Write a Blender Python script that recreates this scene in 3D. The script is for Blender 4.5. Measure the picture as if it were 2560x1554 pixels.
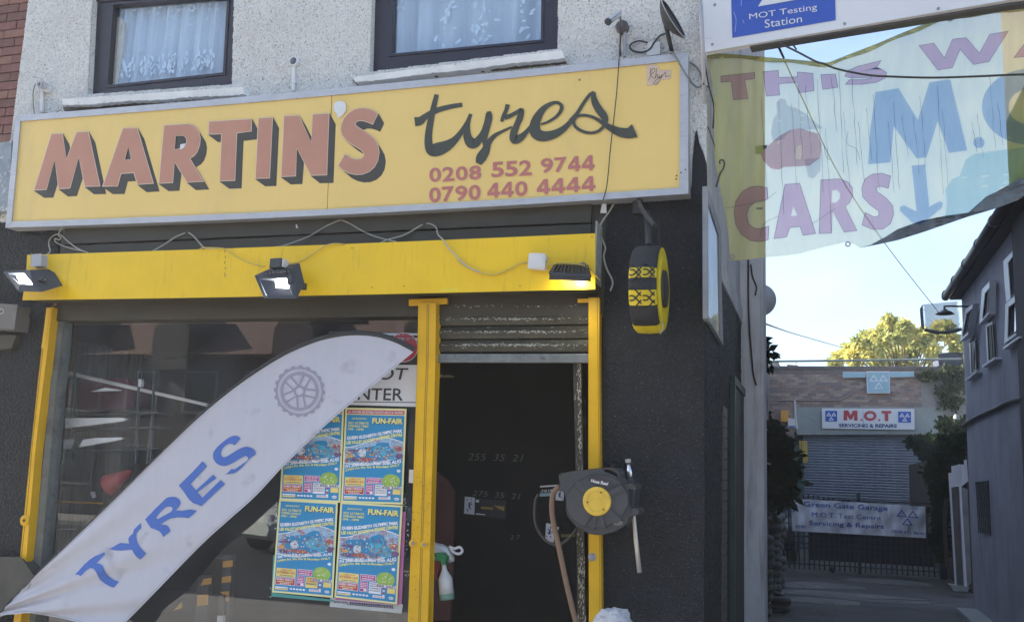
import bpy, math, random
from mathutils import Vector, Matrix, noise
from mathutils.geometry import tessellate_polygon
random.seed(7)
for o in list(bpy.data.objects): bpy.data.objects.remove(o)
S = bpy.context.scene
COL = S.collection
# ------------------------------------------------------------ camera, sky, sun, exposure
F_PX, W_PX, H_PX = 2440.0, 2560.0, 1554.0
RT = Vector((0.9542654, 0.29653245, 0.03802696))
DN = Vector((-0.01375228, 0.17060244, -0.98524397))
FW = Vector((-0.2986443, 0.93966128, 0.166878))
CAM = Vector((0, -5.9, 1.6))
cd = bpy.data.cameras.new('camera'); co = bpy.data.objects.new('camera', cd); COL.objects.link(co)
cd.sensor_width = 36; cd.lens = 36 * F_PX / W_PX; cd.clip_start = 0.05; cd.clip_end = 500
mw = Matrix((RT, -DN, -FW)).transposed().to_4x4(); mw.translation = CAM
co.matrix_world = mw
S.camera = co
SUN_EL, SUN_AZ = 28.0, -80.0          # azimuth: degrees from +Y towards +X
w = bpy.data.worlds.new("World"); S.world = w; w.use_nodes = True
wn = w.node_tree; wn.nodes.clear()
sky = wn.nodes.new('ShaderNodeTexSky'); sky.sky_type = 'NISHITA'; sky.sun_disc = False
sky.sun_elevation = math.radians(SUN_EL); sky.sun_rotation = math.radians(SUN_AZ)
sky.air_density = 1.0; sky.dust_density = 1.2; sky.ozone_density = 2.5
tc = wn.nodes.new('ShaderNodeTexCoord'); cm = wn.nodes.new('ShaderNodeMapping'); cm.inputs['Scale'].default_value = (1, 1, 2.6)
cn = wn.nodes.new('ShaderNodeTexNoise'); cn.inputs['Scale'].default_value = 2.1; cn.inputs['Detail'].default_value = 6
cr = wn.nodes.new('ShaderNodeMapRange'); cr.inputs['From Min'].default_value = .40; cr.inputs['From Max'].default_value = .72; cr.inputs['To Max'].default_value = .55
mx = wn.nodes.new('ShaderNodeMix'); mx.data_type = 'RGBA'; mx.inputs['B'].default_value = (4.3, 4.6, 5.0, 1)
bg = wn.nodes.new('ShaderNodeBackground'); bg.inputs['Strength'].default_value = 0.075
wo = wn.nodes.new('ShaderNodeOutputWorld')
L = wn.links.new
L(tc.outputs['Generated'], cm.inputs[0]); L(cm.outputs[0], cn.inputs['Vector']); L(cn.outputs['Fac'], cr.inputs['Value'])
L(cr.outputs[0], mx.inputs['Factor']); L(sky.outputs[0], mx.inputs['A']); L(mx.outputs['Result'], bg.inputs['Color']); L(bg.outputs[0], wo.inputs[0])
sd = bpy.data.lights.new('sun', 'SUN'); sd.energy = 5.0; sd.angle = math.radians(.5); sd.color = (1, .88, .70)
so = bpy.data.objects.new('sun', sd); COL.objects.link(so)
a, e = math.radians(SUN_AZ), math.radians(SUN_EL)
sdir = Vector((math.sin(a) * math.cos(e), math.cos(a) * math.cos(e), math.sin(e)))
so.rotation_euler = sdir.to_track_quat('Z', 'Y').to_euler(); so.location = (0, 0, 30)
vs = S.view_settings; vs.view_transform = 'Standard'; vs.look = 'None'; vs.gamma = 1; vs.exposure = 2.2
vs.use_curve_mapping = False
S.cycles.max_bounces = 7; S.cycles.transparent_max_bounces = 12

# ------------------------------------------------------------ helpers
def ray(px, py): return RT * (px - W_PX / 2) + DN * (py - H_PX / 2) + FW * F_PX
def P(px, py, Y=0.0):
    r = ray(px, py); return CAM + r * ((Y - CAM.y) / r.y)
def PX(px, py, X):
    r = ray(px, py); return CAM + r * ((X - CAM.x) / r.x)
def PZ(px, py, Z):
    r = ray(px, py); return CAM + r * ((Z - CAM.z) / r.z)
ZM = dict(Z1=(0,0,2.9925),Z2=(700,0,2.9925),Z3=(1400,0,3.74),Z4=(1760,0,2.9925),Z5=(0,480,3.52),Z6=(600,480,3.937),Z7=(1100,400,3.324),Z8=(1700,400,2.72),
 A1=(0,760,3.74),A2=(0,1130,3.528),A3=(560,760,4.4),A4=(660,1000,5.54),A5=(660,1240,4.765),A6=(1020,720,3.48),A7=(1020,1120,3.447),A8=(1480,480,3.562),
 B1=(1880,750,3.6235),B2=(1880,1130,3.528),B3=(1700,850,2.124),B5=(360,1300,5.891),B6=(1380,1140,4.677),B7=(2300,500,3.323),
 C1=(520,1070,11.506),C2=(0,620,9.35),C3=(1700,440,3.254),C4=(1880,800,3.325),C5=(2240,1050,2.969),R=(0,0,1))
def z(k, *pts):
    ox, oy, s = ZM[k]; return [(ox + p[0] / s, oy + p[1] / s) for p in pts]
def fY(Y): return lambda px, py: P(px, py, Y)
def fX(X): return lambda px, py: PX(px, py, X)

class MB:
    def __init__(s): s.v = []; s.f = []
    def add(s, vs_, fs):
        n = len(s.v); s.v += [tuple(q) for q in vs_]; s.f += [tuple(i + n for i in f) for f in fs]; return s
    def box(s, x0, y0, z0, x1, y1, z1):
        return s.add([(x0,y0,z0),(x1,y0,z0),(x1,y1,z0),(x0,y1,z0),(x0,y0,z1),(x1,y0,z1),(x1,y1,z1),(x0,y1,z1)],
                     [(0,3,2,1),(4,5,6,7),(0,1,5,4),(1,2,6,5),(2,3,7,6),(3,0,4,7)])
    def obox(s, c, ax, ay, az, hx, hy, hz):
        vv = []
        for k in (-1, 1):
            for (i, j) in ((-1,-1),(1,-1),(1,1),(-1,1)): vv.append(c + ax*hx*i + ay*hy*j + az*hz*k)
        return s.add(vv, [(0,3,2,1),(4,5,6,7),(0,1,5,4),(1,2,6,5),(2,3,7,6),(3,0,4,7)])
    def prism(s, loops, fn, off=(0, .01, 0), caps=True):
        """closed solid from picture-traced outlines laid on a world plane fn, thickness vector off"""
        wl = [[fn(*q) for q in l] for l in loops]
        return s.wprism(wl, off, caps)
    def wprism(s, wl, off, caps=True):
        off = Vector(off)
        flat = [q for l in wl for q in l]
        # 2-D basis
        o = flat[0]; 
        n = Vector((0,0,0)); l0 = wl[0]
        for i in range(len(l0)):
            a_, b_ = l0[i], l0[(i+1) % len(l0)]; n += a_.cross(b_) if False else (a_ - o).cross(b_ - o)
        n.normalize()
        u = (l0[1] - l0[0]).normalized(); v = n.cross(u)
        t2 = [[Vector(((q - o).dot(u), (q - o).dot(v), 0)) for q in l] for l in wl]
        tri = tessellate_polygon(t2)
        N = len(flat); base = len(s.v)
        s.v += [tuple(q) for q in flat]
        s.f += [tuple(i + base for i in t) for t in tri]
        if off.length > 0:
            s.v += [tuple(q + off) for q in flat]
            if caps: s.f += [tuple(i + base + N for i in reversed(t)) for t in tri]
            k = 0
            for l in wl:
                m = len(l)
                for i in range(m):
                    a_, b_ = base + k + i, base + k + (i + 1) % m
                    s.f.append((a_, b_, b_ + N, a_ + N))
                k += m
        return s
    def sheet(s, loops, fn, sub=3):
        """flat print: traced outline split finely and laid on a curved surface fn(px,py)"""
        flat = [Vector((q[0], q[1], 0)) for l in loops for q in l]
        tri = tessellate_polygon([[Vector((q[0], q[1], 0)) for q in l] for l in loops])
        ts = [tuple(flat[i] for i in t) for t in tri]
        for _ in range(sub):
            nt = []
            for (a_, b_, c_) in ts:
                ab, bc, ca = (a_+b_)/2, (b_+c_)/2, (c_+a_)/2
                nt += [(a_,ab,ca),(ab,b_,bc),(ca,bc,c_),(ab,bc,ca)]
            ts = nt
        vid = {}; base = len(s.v)
        for t in ts:
            f = []
            for q in t:
                key = (round(q.x, 3), round(q.y, 3))
                if key not in vid:
                    vid[key] = len(s.v); s.v.append(tuple(fn(q.x, q.y)))
                f.append(vid[key])
            s.f.append(tuple(f))
        return s
    def tube(s, pts, r, n=8, closed=False, cap=True):
        pts = [Vector(q) for q in pts]; m = len(pts); base = len(s.v)
        rs = r if isinstance(r, (list, tuple)) else [r] * m
        prev = None
        for i, q in enumerate(pts):
            if closed: t = pts[(i+1) % m] - pts[i-1]
            else: t = pts[min(i+1, m-1)] - pts[max(i-1, 0)]
            if t.length < 1e-9: t = Vector((0,0,1))
            t.normalize()
            if prev is None: a_ = t.orthogonal().normalized()
            else:
                a_ = prev - t * prev.dot(t)
                a_ = a_.normalized() if a_.length > 1e-6 else t.orthogonal().normalized()
            prev = a_; b_ = t.cross(a_)
            for k in range(n):
                g = 2*math.pi*k/n; s.v.append(tuple(q + (a_*math.cos(g) + b_*math.sin(g)) * rs[i]))
        for i in range(m if closed else m-1):
            j = (i+1) % m
            for k in range(n):
                s.f.append((base+i*n+k, base+i*n+(k+1)%n, base+j*n+(k+1)%n, base+j*n+k))
        if cap and not closed:
            s.f.append(tuple(base+k for k in reversed(range(n)))); s.f.append(tuple(base+(m-1)*n+k for k in range(n)))
        return s
    def lathe(s, c, axis, prof, n=32):
        """prof: list of (along axis, radius)"""
        axis = Vector(axis).normalized(); a_ = axis.orthogonal().normalized(); b_ = axis.cross(a_); base = len(s.v); c = Vector(c)
        for (h, r) in prof:
            for k in range(n):
                g = 2*math.pi*k/n; s.v.append(tuple(c + axis*h + (a_*math.cos(g)+b_*math.sin(g))*r))
        for i in range(len(prof)-1):
            for k in range(n):
                s.f.append((base+i*n+k, base+i*n+(k+1)%n, base+(i+1)*n+(k+1)%n, base+(i+1)*n+k))
        ring = prof[0] == prof[-1]
        if prof[0][1] > 1e-4 and not ring: s.f.append(tuple(base+k for k in reversed(range(n))))
        if prof[-1][1] > 1e-4 and not ring: s.f.append(tuple(base+(len(prof)-1)*n+k for k in range(n)))
        return s
    def build(s, name, mat, parent=None, smooth=False, bevel=0, label=None, kind=None):
        me = bpy.data.meshes.new(name); me.from_pydata(s.v, [], s.f); me.update()
        if smooth:
            for p in me.polygons: p.use_smooth = True
        if mat: me.materials.append(mat)
        o = bpy.data.objects.new(name, me); COL.objects.link(o)
        if parent is not None: put(o, parent)
        if bevel:
            b = o.modifiers.new('bevel', 'BEVEL'); b.width = bevel; b.segments = 2; b.limit_method = 'ANGLE'
        if label: o['label'] = label
        if kind: o['kind'] = kind
        return o
def world_loc(o):
    l = Vector(o.location); p = o.parent
    while p: l += Vector(p.location); p = p.parent
    return l
def put(o, parent):
    o.parent = parent; o.location = -world_loc(parent) if True else o.location
def thing(name, label, cat, loc=(0,0,0), group=None):
    o = bpy.data.objects.new(name, None); COL.objects.link(o); o.location = loc; o.empty_display_size = .1
    o['label'] = label; o['category'] = cat
    if group: o['group'] = group
    return o
def tag(o, label, cat, group=None, kind=None):
    if label: o['label'] = label
    if cat: o['category'] = cat
    if group: o['group'] = group
    if kind: o['kind'] = kind
    return o
def smoothpath(pts, k=6):
    pts = [Vector(q) for q in pts]
    if len(pts) < 3: return pts
    e = [pts[0]*2-pts[1]] + pts + [pts[-1]*2-pts[-2]]; out = []
    for i in range(1, len(e)-2):
        for j in range(k):
            t = j/k; p0, p1, p2, p3 = e[i-1:i+3]
            out.append(.5*((2*p1)+(-p0+p2)*t+(2*p0-5*p1+4*p2-p3)*t*t+(-p0+3*p1-3*p2+p3)*t**3))
    out.append(pts[-1]); return out
def offset_poly(pts, d):
    n = len(pts); ar = sum(pts[i][0]*pts[(i+1)%n][1]-pts[(i+1)%n][0]*pts[i][1] for i in range(n)); sg = 1 if ar > 0 else -1
    out = []
    for i in range(n):
        a_ = Vector(pts[i-1]); b_ = Vector(pts[i]); c_ = Vector(pts[(i+1)%n])
        e1 = (b_-a_); e2 = (c_-b_)
        e1 = e1.normalized() if e1.length > 1e-9 else Vector((1,0)); e2 = e2.normalized() if e2.length > 1e-9 else e1
        n1 = Vector((e1.y, -e1.x))*sg; n2 = Vector((e2.y, -e2.x))*sg
        m = n1+n2
        m = m/max(m.length_squared/2, .35) if m.length > 1e-6 else n1
        q = b_+m*d; out.append((q.x, q.y))
    return out

# ------------------------------------------------------------ materials
MATS = {}
def M(name, col, rough=.6, metal=0.0, var=.12, vs_=5.0, bump=0.0, bs=90.0, col2=None, mask=(14, .55, .7), spec=.4, streak=None, emit=None):
    if name in MATS: return MATS[name]
    m = bpy.data.materials.new(name); m.use_nodes = True; nt = m.node_tree; n = nt.nodes; b = n['Principled BSDF']; l = nt.links.new
    b.inputs['Roughness'].default_value = rough; b.inputs['Metallic'].default_value = metal
    b.inputs['Specular IOR Level'].default_value = spec
    t = n.new('ShaderNodeTexCoord')
    nz = n.new('ShaderNodeTexNoise'); nz.inputs['Scale'].default_value = vs_; nz.inputs['Detail'].default_value = 7; nz.inputs['Roughness'].default_value = .65
    l(t.outputs['Object'], nz.inputs['Vector'])
    mr = n.new('ShaderNodeMapRange'); mr.inputs['From Min'].default_value = .3; mr.inputs['From Max'].default_value = .7
    mr.inputs['To Min'].default_value = 1-var; mr.inputs['To Max'].default_value = 1+var
    l(nz.outputs['Fac'], mr.inputs['Value'])
    cur = n.new('ShaderNodeMix'); cur.data_type = 'RGBA'; cur.blend_type = 'MULTIPLY'; cur.inputs['Factor'].default_value = 1
    cur.inputs['A'].default_value = (*col, 1); l(mr.outputs[0], cur.inputs['B']); out = cur.outputs['Result']
    if col2:
        nm = n.new('ShaderNodeTexNoise'); nm.inputs['Scale'].default_value = mask[0]; nm.inputs['Detail'].default_value = 8; nm.inputs['Roughness'].default_value = .7
        if streak:
            mp = n.new('ShaderNodeMapping'); mp.inputs['Scale'].default_value = streak; l(t.outputs['Object'], mp.inputs[0]); l(mp.outputs[0], nm.inputs['Vector'])
        else: l(t.outputs['Object'], nm.inputs['Vector'])
        m2 = n.new('ShaderNodeMapRange'); m2.inputs['From Min'].default_value = mask[1]; m2.inputs['From Max'].default_value = mask[2]
        l(nm.outputs['Fac'], m2.inputs['Value'])
        x = n.new('ShaderNodeMix'); x.data_type = 'RGBA'; x.inputs['B'].default_value = (*col2, 1)
        l(m2.outputs[0], x.inputs['Factor']); l(out, x.inputs['A']); out = x.outputs['Result']
    l(out, b.inputs['Base Color'])
    if bump:
        nb = n.new('ShaderNodeTexNoise'); nb.inputs['Scale'].default_value = bs; nb.inputs['Detail'].default_value = 4
        l(t.outputs['Object'], nb.inputs['Vector'])
        bp = n.new('ShaderNodeBump'); bp.inputs['Strength'].default_value = min(1, bump); bp.inputs['Distance'].default_value = .004*max(1, bump)
        l(nb.outputs['Fac'], bp.inputs['Height']); l(bp.outputs[0], b.inputs['Normal'])
    if emit:
        b.inputs['Emission Color'].default_value = (*emit[0], 1); b.inputs['Emission Strength'].default_value = emit[1]
    MATS[name] = m; return m
def trans_mat(name, diff, tint, ft, fl=.25, rough=.6, dirt=None):
    """thin see-through cloth or film: transparent + translucent + diffuse"""
    m = bpy.data.materials.new(name); m.use_nodes = True; nt = m.node_tree; n = nt.nodes; n.clear(); l = nt.links.new
    o = n.new('ShaderNodeOutputMaterial'); d = n.new('ShaderNodeBsdfDiffuse'); tr = n.new('ShaderNodeBsdfTransparent'); tl = n.new('ShaderNodeBsdfTranslucent')
    t = n.new('ShaderNodeTexCoord'); nz = n.new('ShaderNodeTexNoise'); nz.inputs['Scale'].default_value = 7; nz.inputs['Detail'].default_value = 8
    mp = n.new('ShaderNodeMapping'); mp.inputs['Scale'].default_value = (2.5, 2.5, .5); l(t.outputs['Object'], mp.inputs[0]); l(mp.outputs[0], nz.inputs['Vector'])
    mr = n.new('ShaderNodeMapRange'); mr.inputs['To Min'].default_value = .8; mr.inputs['To Max'].default_value = 1.15; l(nz.outputs['Fac'], mr.inputs['Value'])
    for sh, c in ((d, diff), (tl, diff)):
        mm = n.new('ShaderNodeMix'); mm.data_type = 'RGBA'; mm.blend_type = 'MULTIPLY'; mm.inputs['Factor'].default_value = 1; mm.inputs['A'].default_value = (*c, 1)
        l(mr.outputs[0], mm.inputs['B']); out = mm.outputs['Result']
        if dirt:
            n2 = n.new('ShaderNodeTexNoise'); n2.inputs['Scale'].default_value = 5.5; n2.inputs['Detail'].default_value = 9; l(t.outputs['Object'], n2.inputs['Vector'])
            m3 = n.new('ShaderNodeMapRange'); m3.inputs['From Min'].default_value = .62; m3.inputs['From Max'].default_value = .85; mr.inputs['To Min'].default_value = .93; mr.inputs['To Max'].default_value = 1.05; l(n2.outputs['Fac'], m3.inputs['Value'])
            x3 = n.new('ShaderNodeMix'); x3.data_type = 'RGBA'; x3.inputs['B'].default_value = (*dirt, 1); l(m3.outputs[0], x3.inputs['Factor']); l(out, x3.inputs['A']); out = x3.outputs['Result']
        l(out, sh.inputs['Color'])
    tr.inputs['Color'].default_value = (*tint, 1)
    a_ = n.new('ShaderNodeMixShader'); a_.inputs[0].default_value = fl; l(d.outputs[0], a_.inputs[1]); l(tl.outputs[0], a_.inputs[2])
    b_ = n.new('ShaderNodeMixShader'); b_.inputs[0].default_value = ft; l(a_.outputs[0], b_.inputs[1]); l(tr.outputs[0], b_.inputs[2])
    l(b_.outputs[0], o.inputs[0]); MATS[name] = m; return m
def glass_mat(name, refl, tint=(.9,.93,.95), rough=0.0, dirt=0.0, hi=.9):
    m = bpy.data.materials.new(name); m.use_nodes = True; nt = m.node_tree; n = nt.nodes; n.clear(); l = nt.links.new
    o = n.new('ShaderNodeOutputMaterial'); g = n.new('ShaderNodeBsdfGlossy'); g.inputs['Roughness'].default_value = rough; g.inputs['Color'].default_value = (.95,.97,1,1)
    tr = n.new('ShaderNodeBsdfTransparent'); tr.inputs['Color'].default_value = (*tint, 1)
    lw = n.new('ShaderNodeLayerWeight'); lw.inputs['Blend'].default_value = .5
    pw = n.new('ShaderNodeMath'); pw.operation = 'POWER'; pw.inputs[1].default_value = 4; l(lw.outputs['Facing'], pw.inputs[0])
    mr = n.new('ShaderNodeMapRange'); mr.inputs['To Min'].default_value = refl; mr.inputs['To Max'].default_value = hi; l(pw.outputs[0], mr.inputs['Value'])
    x = n.new('ShaderNodeMixShader'); l(mr.outputs[0], x.inputs[0]); l(tr.outputs[0], x.inputs[1]); l(g.outputs[0], x.inputs[2]); last = x.outputs[0]
    if dirt:
        d = n.new('ShaderNodeBsdfDiffuse'); d.inputs['Color'].default_value = (.42,.46,.55,1)
        t = n.new('ShaderNodeTexCoord'); nz = n.new('ShaderNodeTexNoise'); nz.inputs['Scale'].default_value = 3; nz.inputs['Detail'].default_value = 8; l(t.outputs['Object'], nz.inputs['Vector'])
        m2 = n.new('ShaderNodeMapRange'); m2.inputs['From Min'].default_value = .4; m2.inputs['From Max'].default_value = .8; m2.inputs['To Min'].default_value = dirt*.4; m2.inputs['To Max'].default_value = dirt*2; l(nz.outputs['Fac'], m2.inputs['Value'])
        y = n.new('ShaderNodeMixShader'); l(m2.outputs[0], y.inputs[0]); l(last, y.inputs[1]); l(d.outputs[0], y.inputs[2]); last = y.outputs[0]
    l(last, o.inputs[0]); MATS[name] = m; return m
def leaf_mat(name, c1, c2, trans=.5):
    m = bpy.data.materials.new(name); m.use_nodes = True; nt = m.node_tree; n = nt.nodes; n.clear(); l = nt.links.new
    o = n.new('ShaderNodeOutputMaterial'); d = n.new('ShaderNodeBsdfDiffuse'); tl = n.new('ShaderNodeBsdfTranslucent')
    t = n.new('ShaderNodeTexCoord'); nz = n.new('ShaderNodeTexNoise'); nz.inputs['Scale'].default_value = 1.6; nz.inputs['Detail'].default_value = 6; l(t.outputs['Object'], nz.inputs['Vector'])
    mr = n.new('ShaderNodeMapRange'); mr.inputs['From Min'].default_value = .35; mr.inputs['From Max'].default_value = .65; l(nz.outputs['Fac'], mr.inputs['Value'])
    x = n.new('ShaderNodeMix'); x.data_type = 'RGBA'; x.inputs['A'].default_value = (*c1,1); x.inputs['B'].default_value = (*c2,1); l(mr.outputs[0], x.inputs['Factor'])
    l(x.outputs['Result'], d.inputs['Color']); l(x.outputs['Result'], tl.inputs['Color'])
    s_ = n.new('ShaderNodeMixShader'); s_.inputs[0].default_value = trans; l(d.outputs[0], s_.inputs[1]); l(tl.outputs[0], s_.inputs[2]); l(s_.outputs[0], o.inputs[0])
    MATS[name] = m; return m

white_pebble = M('white_pebbledash', (.87,.845,.80), .8, var=.07, vs_=2.0, col2=(.12,.12,.12), mask=(82,.54,.66), bump=3.0, bs=120)  # dark specks put shade and dirt between the pebbles into the colour
black_pebble = M('black_painted_render', (.017,.018,.022), .55, var=.3, vs_=5, col2=(.30,.31,.34), mask=(105,.60,.72), bump=3.0, bs=110, spec=.35)  # pale specks are sparkle painted into the black render
grey_render = M('grey_render', (.72,.73,.76), .85, var=.15, vs_=2, col2=(.27,.27,.28), mask=(4,.5,.75), streak=(4,4,.25), bump=.4, bs=60)
dark_wood = M('dark_painted_wood', (.058,.049,.034), .5, var=.12, vs_=3, bump=.15, bs=30)
sign_yellow = M('faded_yellow_board', (.84,.59,.19), .45, var=.035, vs_=1.2, col2=(.72,.52,.20), mask=(2.2,.52,.85), streak=(2,2,.6))
box_yellow = M('bright_yellow_paint', (.84,.54,.012), .38, var=.06, vs_=3, col2=(.46,.29,.04), mask=(5,.55,.85), streak=(5,5,.5), bump=.08, bs=20)
post_yellow = M('chipped_yellow_paint', (.72,.41,.010), .4, var=.08, vs_=6, col2=(.16,.10,.03), mask=(45,.66,.72), bump=.15, bs=40)
alu = M('aluminium_trim', (.50,.50,.52), .45, .35, var=.08, vs_=6, col2=(.36,.36,.37), mask=(8,.5,.8), streak=(1,1,6))
salmon = M('salmon_letter_paint', (.52,.25,.17), .5, var=.05)
pale_line = M('pale_pink_outline', (.80,.66,.50), .5, var=.02)
shadow_paint = M('charcoal_letter_paint', (.065,.06,.052), .5, var=.05)
script_paint = M('charcoal_script_paint', (.062,.064,.050), .45, var=.05)
phone_red = M('faded_red_vinyl', (.50,.17,.155), .5, var=.03)
white_paint = M('white_paint', (.74,.74,.74), .6, var=.06, vs_=8)
sill_white = M('old_white_sill_paint', (.80,.78,.74), .7, var=.10, vs_=6, col2=(.28,.26,.24), mask=(16,.62,.72), bump=1.4, bs=35)
upvc_brown = M('dark_brown_frame', (.035,.030,.045), .35, var=.06, vs_=4)
upvc_white = M('white_window_frame', (.60,.62,.68), .35, var=.04)
black_plastic = M('black_plastic', (.04,.04,.042), .45, var=.1, vs_=20, bump=.1)
reel_plastic = M('charcoal_reel_plastic', (.065,.065,.070), .5, var=.12, vs_=12, col2=(.12,.12,.12), mask=(9,.6,.8), bump=.2, bs=150)
cream_plastic = M('off_white_plastic', (.70,.68,.66), .4, var=.04)
grey_plastic = M('grey_plastic', (.42,.42,.45), .5, var=.06)
chrome = M('chrome', (.75,.75,.75), .22, .9, var=.05)
steel = M('dull_steel', (.30,.30,.31), .45, .6, var=.15, vs_=12)
shutter_steel = M('worn_shutter_slats', (.070,.065,.048), .45, .25, var=.25, vs_=9, col2=(.50,.49,.44), mask=(30,.62,.68), streak=(.7,1,2.5), bump=.2, bs=60)
bottom_rail = M('galvanised_bottom_rail', (.20,.21,.21), .4, .4, var=.25, vs_=14, col2=(.10,.08,.07), mask=(20,.58,.7))
peeling = M('peeling_dark_frame', (.05,.045,.035), .6, var=.2, vs_=15, col2=(.52,.50,.42), mask=(24,.60,.64), streak=(3,3,.5), bump=.3)
flag_white = M('white_flag_cloth', (.47,.47,.55), .8, var=.05, vs_=2, col2=(.26,.26,.29), mask=(6,.62,.80), bump=.05)
flag_blue = M('blue_flag_print', (.07,.15,.46), .8, var=.03)
flag_grey = M('lilac_grey_flag_print', (.30,.28,.36), .8, var=.03)
rubber = M('tyre_rubber', (.025,.025,.028), .65, var=.3, vs_=10, bump=.4, bs=60)
tyre_yellow = M('tyre_yellow_paint', (.68,.52,.02), .45, var=.15, vs_=12, col2=(.08,.07,.02), mask=(30,.66,.72))
brick_red = [M('brick_red_a', (.22,.10,.085), .85, var=.2, vs_=12, bump=.8), M('brick_red_b', (.17,.085,.075), .85, var=.2, vs_=12, bump=.8), M('brick_red_c', (.26,.13,.10), .85, var=.2, vs_=12, bump=.8)]
brick_brown = [M('brick_brown_a', (.33,.25,.21), .85, var=.2, vs_=12, bump=.8), M('brick_brown_b', (.29,.20,.17), .85, var=.2, vs_=12, bump=.8), M('brick_brown_c', (.38,.30,.25), .85, var=.2, vs_=12, bump=.8), M('brick_brown_d', (.22,.18,.18), .85, var=.2, vs_=12, bump=.8)]
mortar = M('mortar', (.30,.28,.26), .9, var=.15, vs_=15)
mortar_dark = M('sooty_mortar', (.17,.10,.09), .9, var=.2, vs_=15)
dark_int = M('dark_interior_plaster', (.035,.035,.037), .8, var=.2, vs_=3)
chalk = M('chalk', (.15,.15,.15), .9, var=.3, vs_=60)
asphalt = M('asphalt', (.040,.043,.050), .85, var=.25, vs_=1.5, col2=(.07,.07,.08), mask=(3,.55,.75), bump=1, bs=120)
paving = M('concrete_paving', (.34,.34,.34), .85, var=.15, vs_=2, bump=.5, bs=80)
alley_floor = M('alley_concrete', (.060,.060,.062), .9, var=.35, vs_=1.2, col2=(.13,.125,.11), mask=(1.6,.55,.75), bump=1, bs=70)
concrete = M('lintel_concrete', (.30,.32,.31), .8, var=.12, vs_=2, col2=(.2,.21,.2), mask=(3,.55,.8), bump=.2)
slat_grey = M('garage_shutter_grey', (.24,.26,.31), .5, .2, var=.1)
sign_white = M('white_sign_board', (.70,.70,.72), .45, var=.04, vs_=2)
mot_blue = M('sign_blue', (.04,.10,.45), .45, var=.05)
pale_blue = M('pale_blue_board', (.30,.48,.56), .4, var=.04)
mot_red = M('sign_red', (.46,.06,.07), .5, var=.06)
navy = M('navy_lettering', (.05,.07,.20), .5, var=.05)
orange_p = M('orange_plastic', (.70,.34,.06), .5, var=.06)
green_dark = M('dark_green_paint', (.03,.055,.05), .5, var=.2)
gate_black = M('dark_gate_paint', (.02,.025,.04), .5, var=.2)
bldg_grey = M('grey_painted_render', (.33,.335,.40), .85, var=.18, vs_=1.5, col2=(.20,.20,.23), mask=(1.6,.5,.8), streak=(2,2,.3), bump=.4, bs=50)
dark_roof = M('dark_roof', (.035,.035,.045), .6, var=.2)
red_p = M('red_plastic', (.45,.05,.045), .45, var=.08)
green_p = M('green_plastic', (.03,.20,.09), .4, var=.08)
hose_m = M('orange_brown_hose', (.20,.12,.075), .5, var=.1, vs_=20)
wire_dark = M('dark_cable', (.04,.035,.03), .5)
wire_pale = M('pale_cable', (.45,.42,.36), .5, var=.1)
wire_yellow = M('painted_cable', (.55,.42,.10), .5, var=.1)
car_silver = M('silver_car_paint', (.66,.74,.74), .3, .0, var=.03)
car_black = M('black_car_paint', (.02,.02,.022), .25, .2, var=.03)
lamp_on = M('floodlight_glow', (.9,.9,.9), .3, emit=((.95,.97,1), 11.0))
lamp_on2 = M('floodlight_glow_soft', (.9,.9,.8), .3, emit=((.95,1,.86), 3.2))
reflector = M('floodlight_reflector', (.75,.77,.80), .3, .5, var=.25, vs_=30)
lamp_body = M('floodlight_grey_body', (.055,.058,.068), .5, .2, var=.15, vs_=20)
shop_glass = glass_mat('shop_window_glass', .085, (.93,.95,.97), .0, dirt=.035)
up_glass = glass_mat('upstairs_window_glass', .10, (.88,.95,1.0), .0)
cloud_glass = glass_mat('side_window_glass', .25, (.7,.75,.8), .03, hi=.7)
lace = trans_mat('lace_curtain', (.80,.86,.95), (1,1,1), .03, .25)
banner_m = trans_mat('yellow_banner_mesh', (.92,.84,.22), (.98,.99,.97), .50, .5)
b_red = trans_mat('banner_red_print', (.50,.10,.20), (.80,.64,.82), .89, .4)
b_blue = trans_mat('banner_blue_print', (.06,.09,.25), (.60,.73,.95), .88, .4)
b_cyan = trans_mat('banner_cyan_print', (.10,.25,.33), (.74,.89,.98), .90, .4)
b_line = trans_mat('banner_outline', (.15,.12,.20), (.45,.42,.55), .6, .4)
b_skin = trans_mat('banner_faded_figure', (.25,.24,.32), (.80,.84,.90), .88, .4)
gold_leaf = leaf_mat('golden_leaf', (.60,.55,.17), (.22,.28,.11), .4)  # darker second tone puts the crown's inner shade into the leaf colour
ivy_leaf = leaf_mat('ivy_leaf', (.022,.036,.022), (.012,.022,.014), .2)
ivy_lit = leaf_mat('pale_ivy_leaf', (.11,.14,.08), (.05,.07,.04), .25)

flag_white = trans_mat('flag_cloth', (.64,.64,.71), (1,1,1), .015, .22, dirt=(.34,.34,.38))
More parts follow.
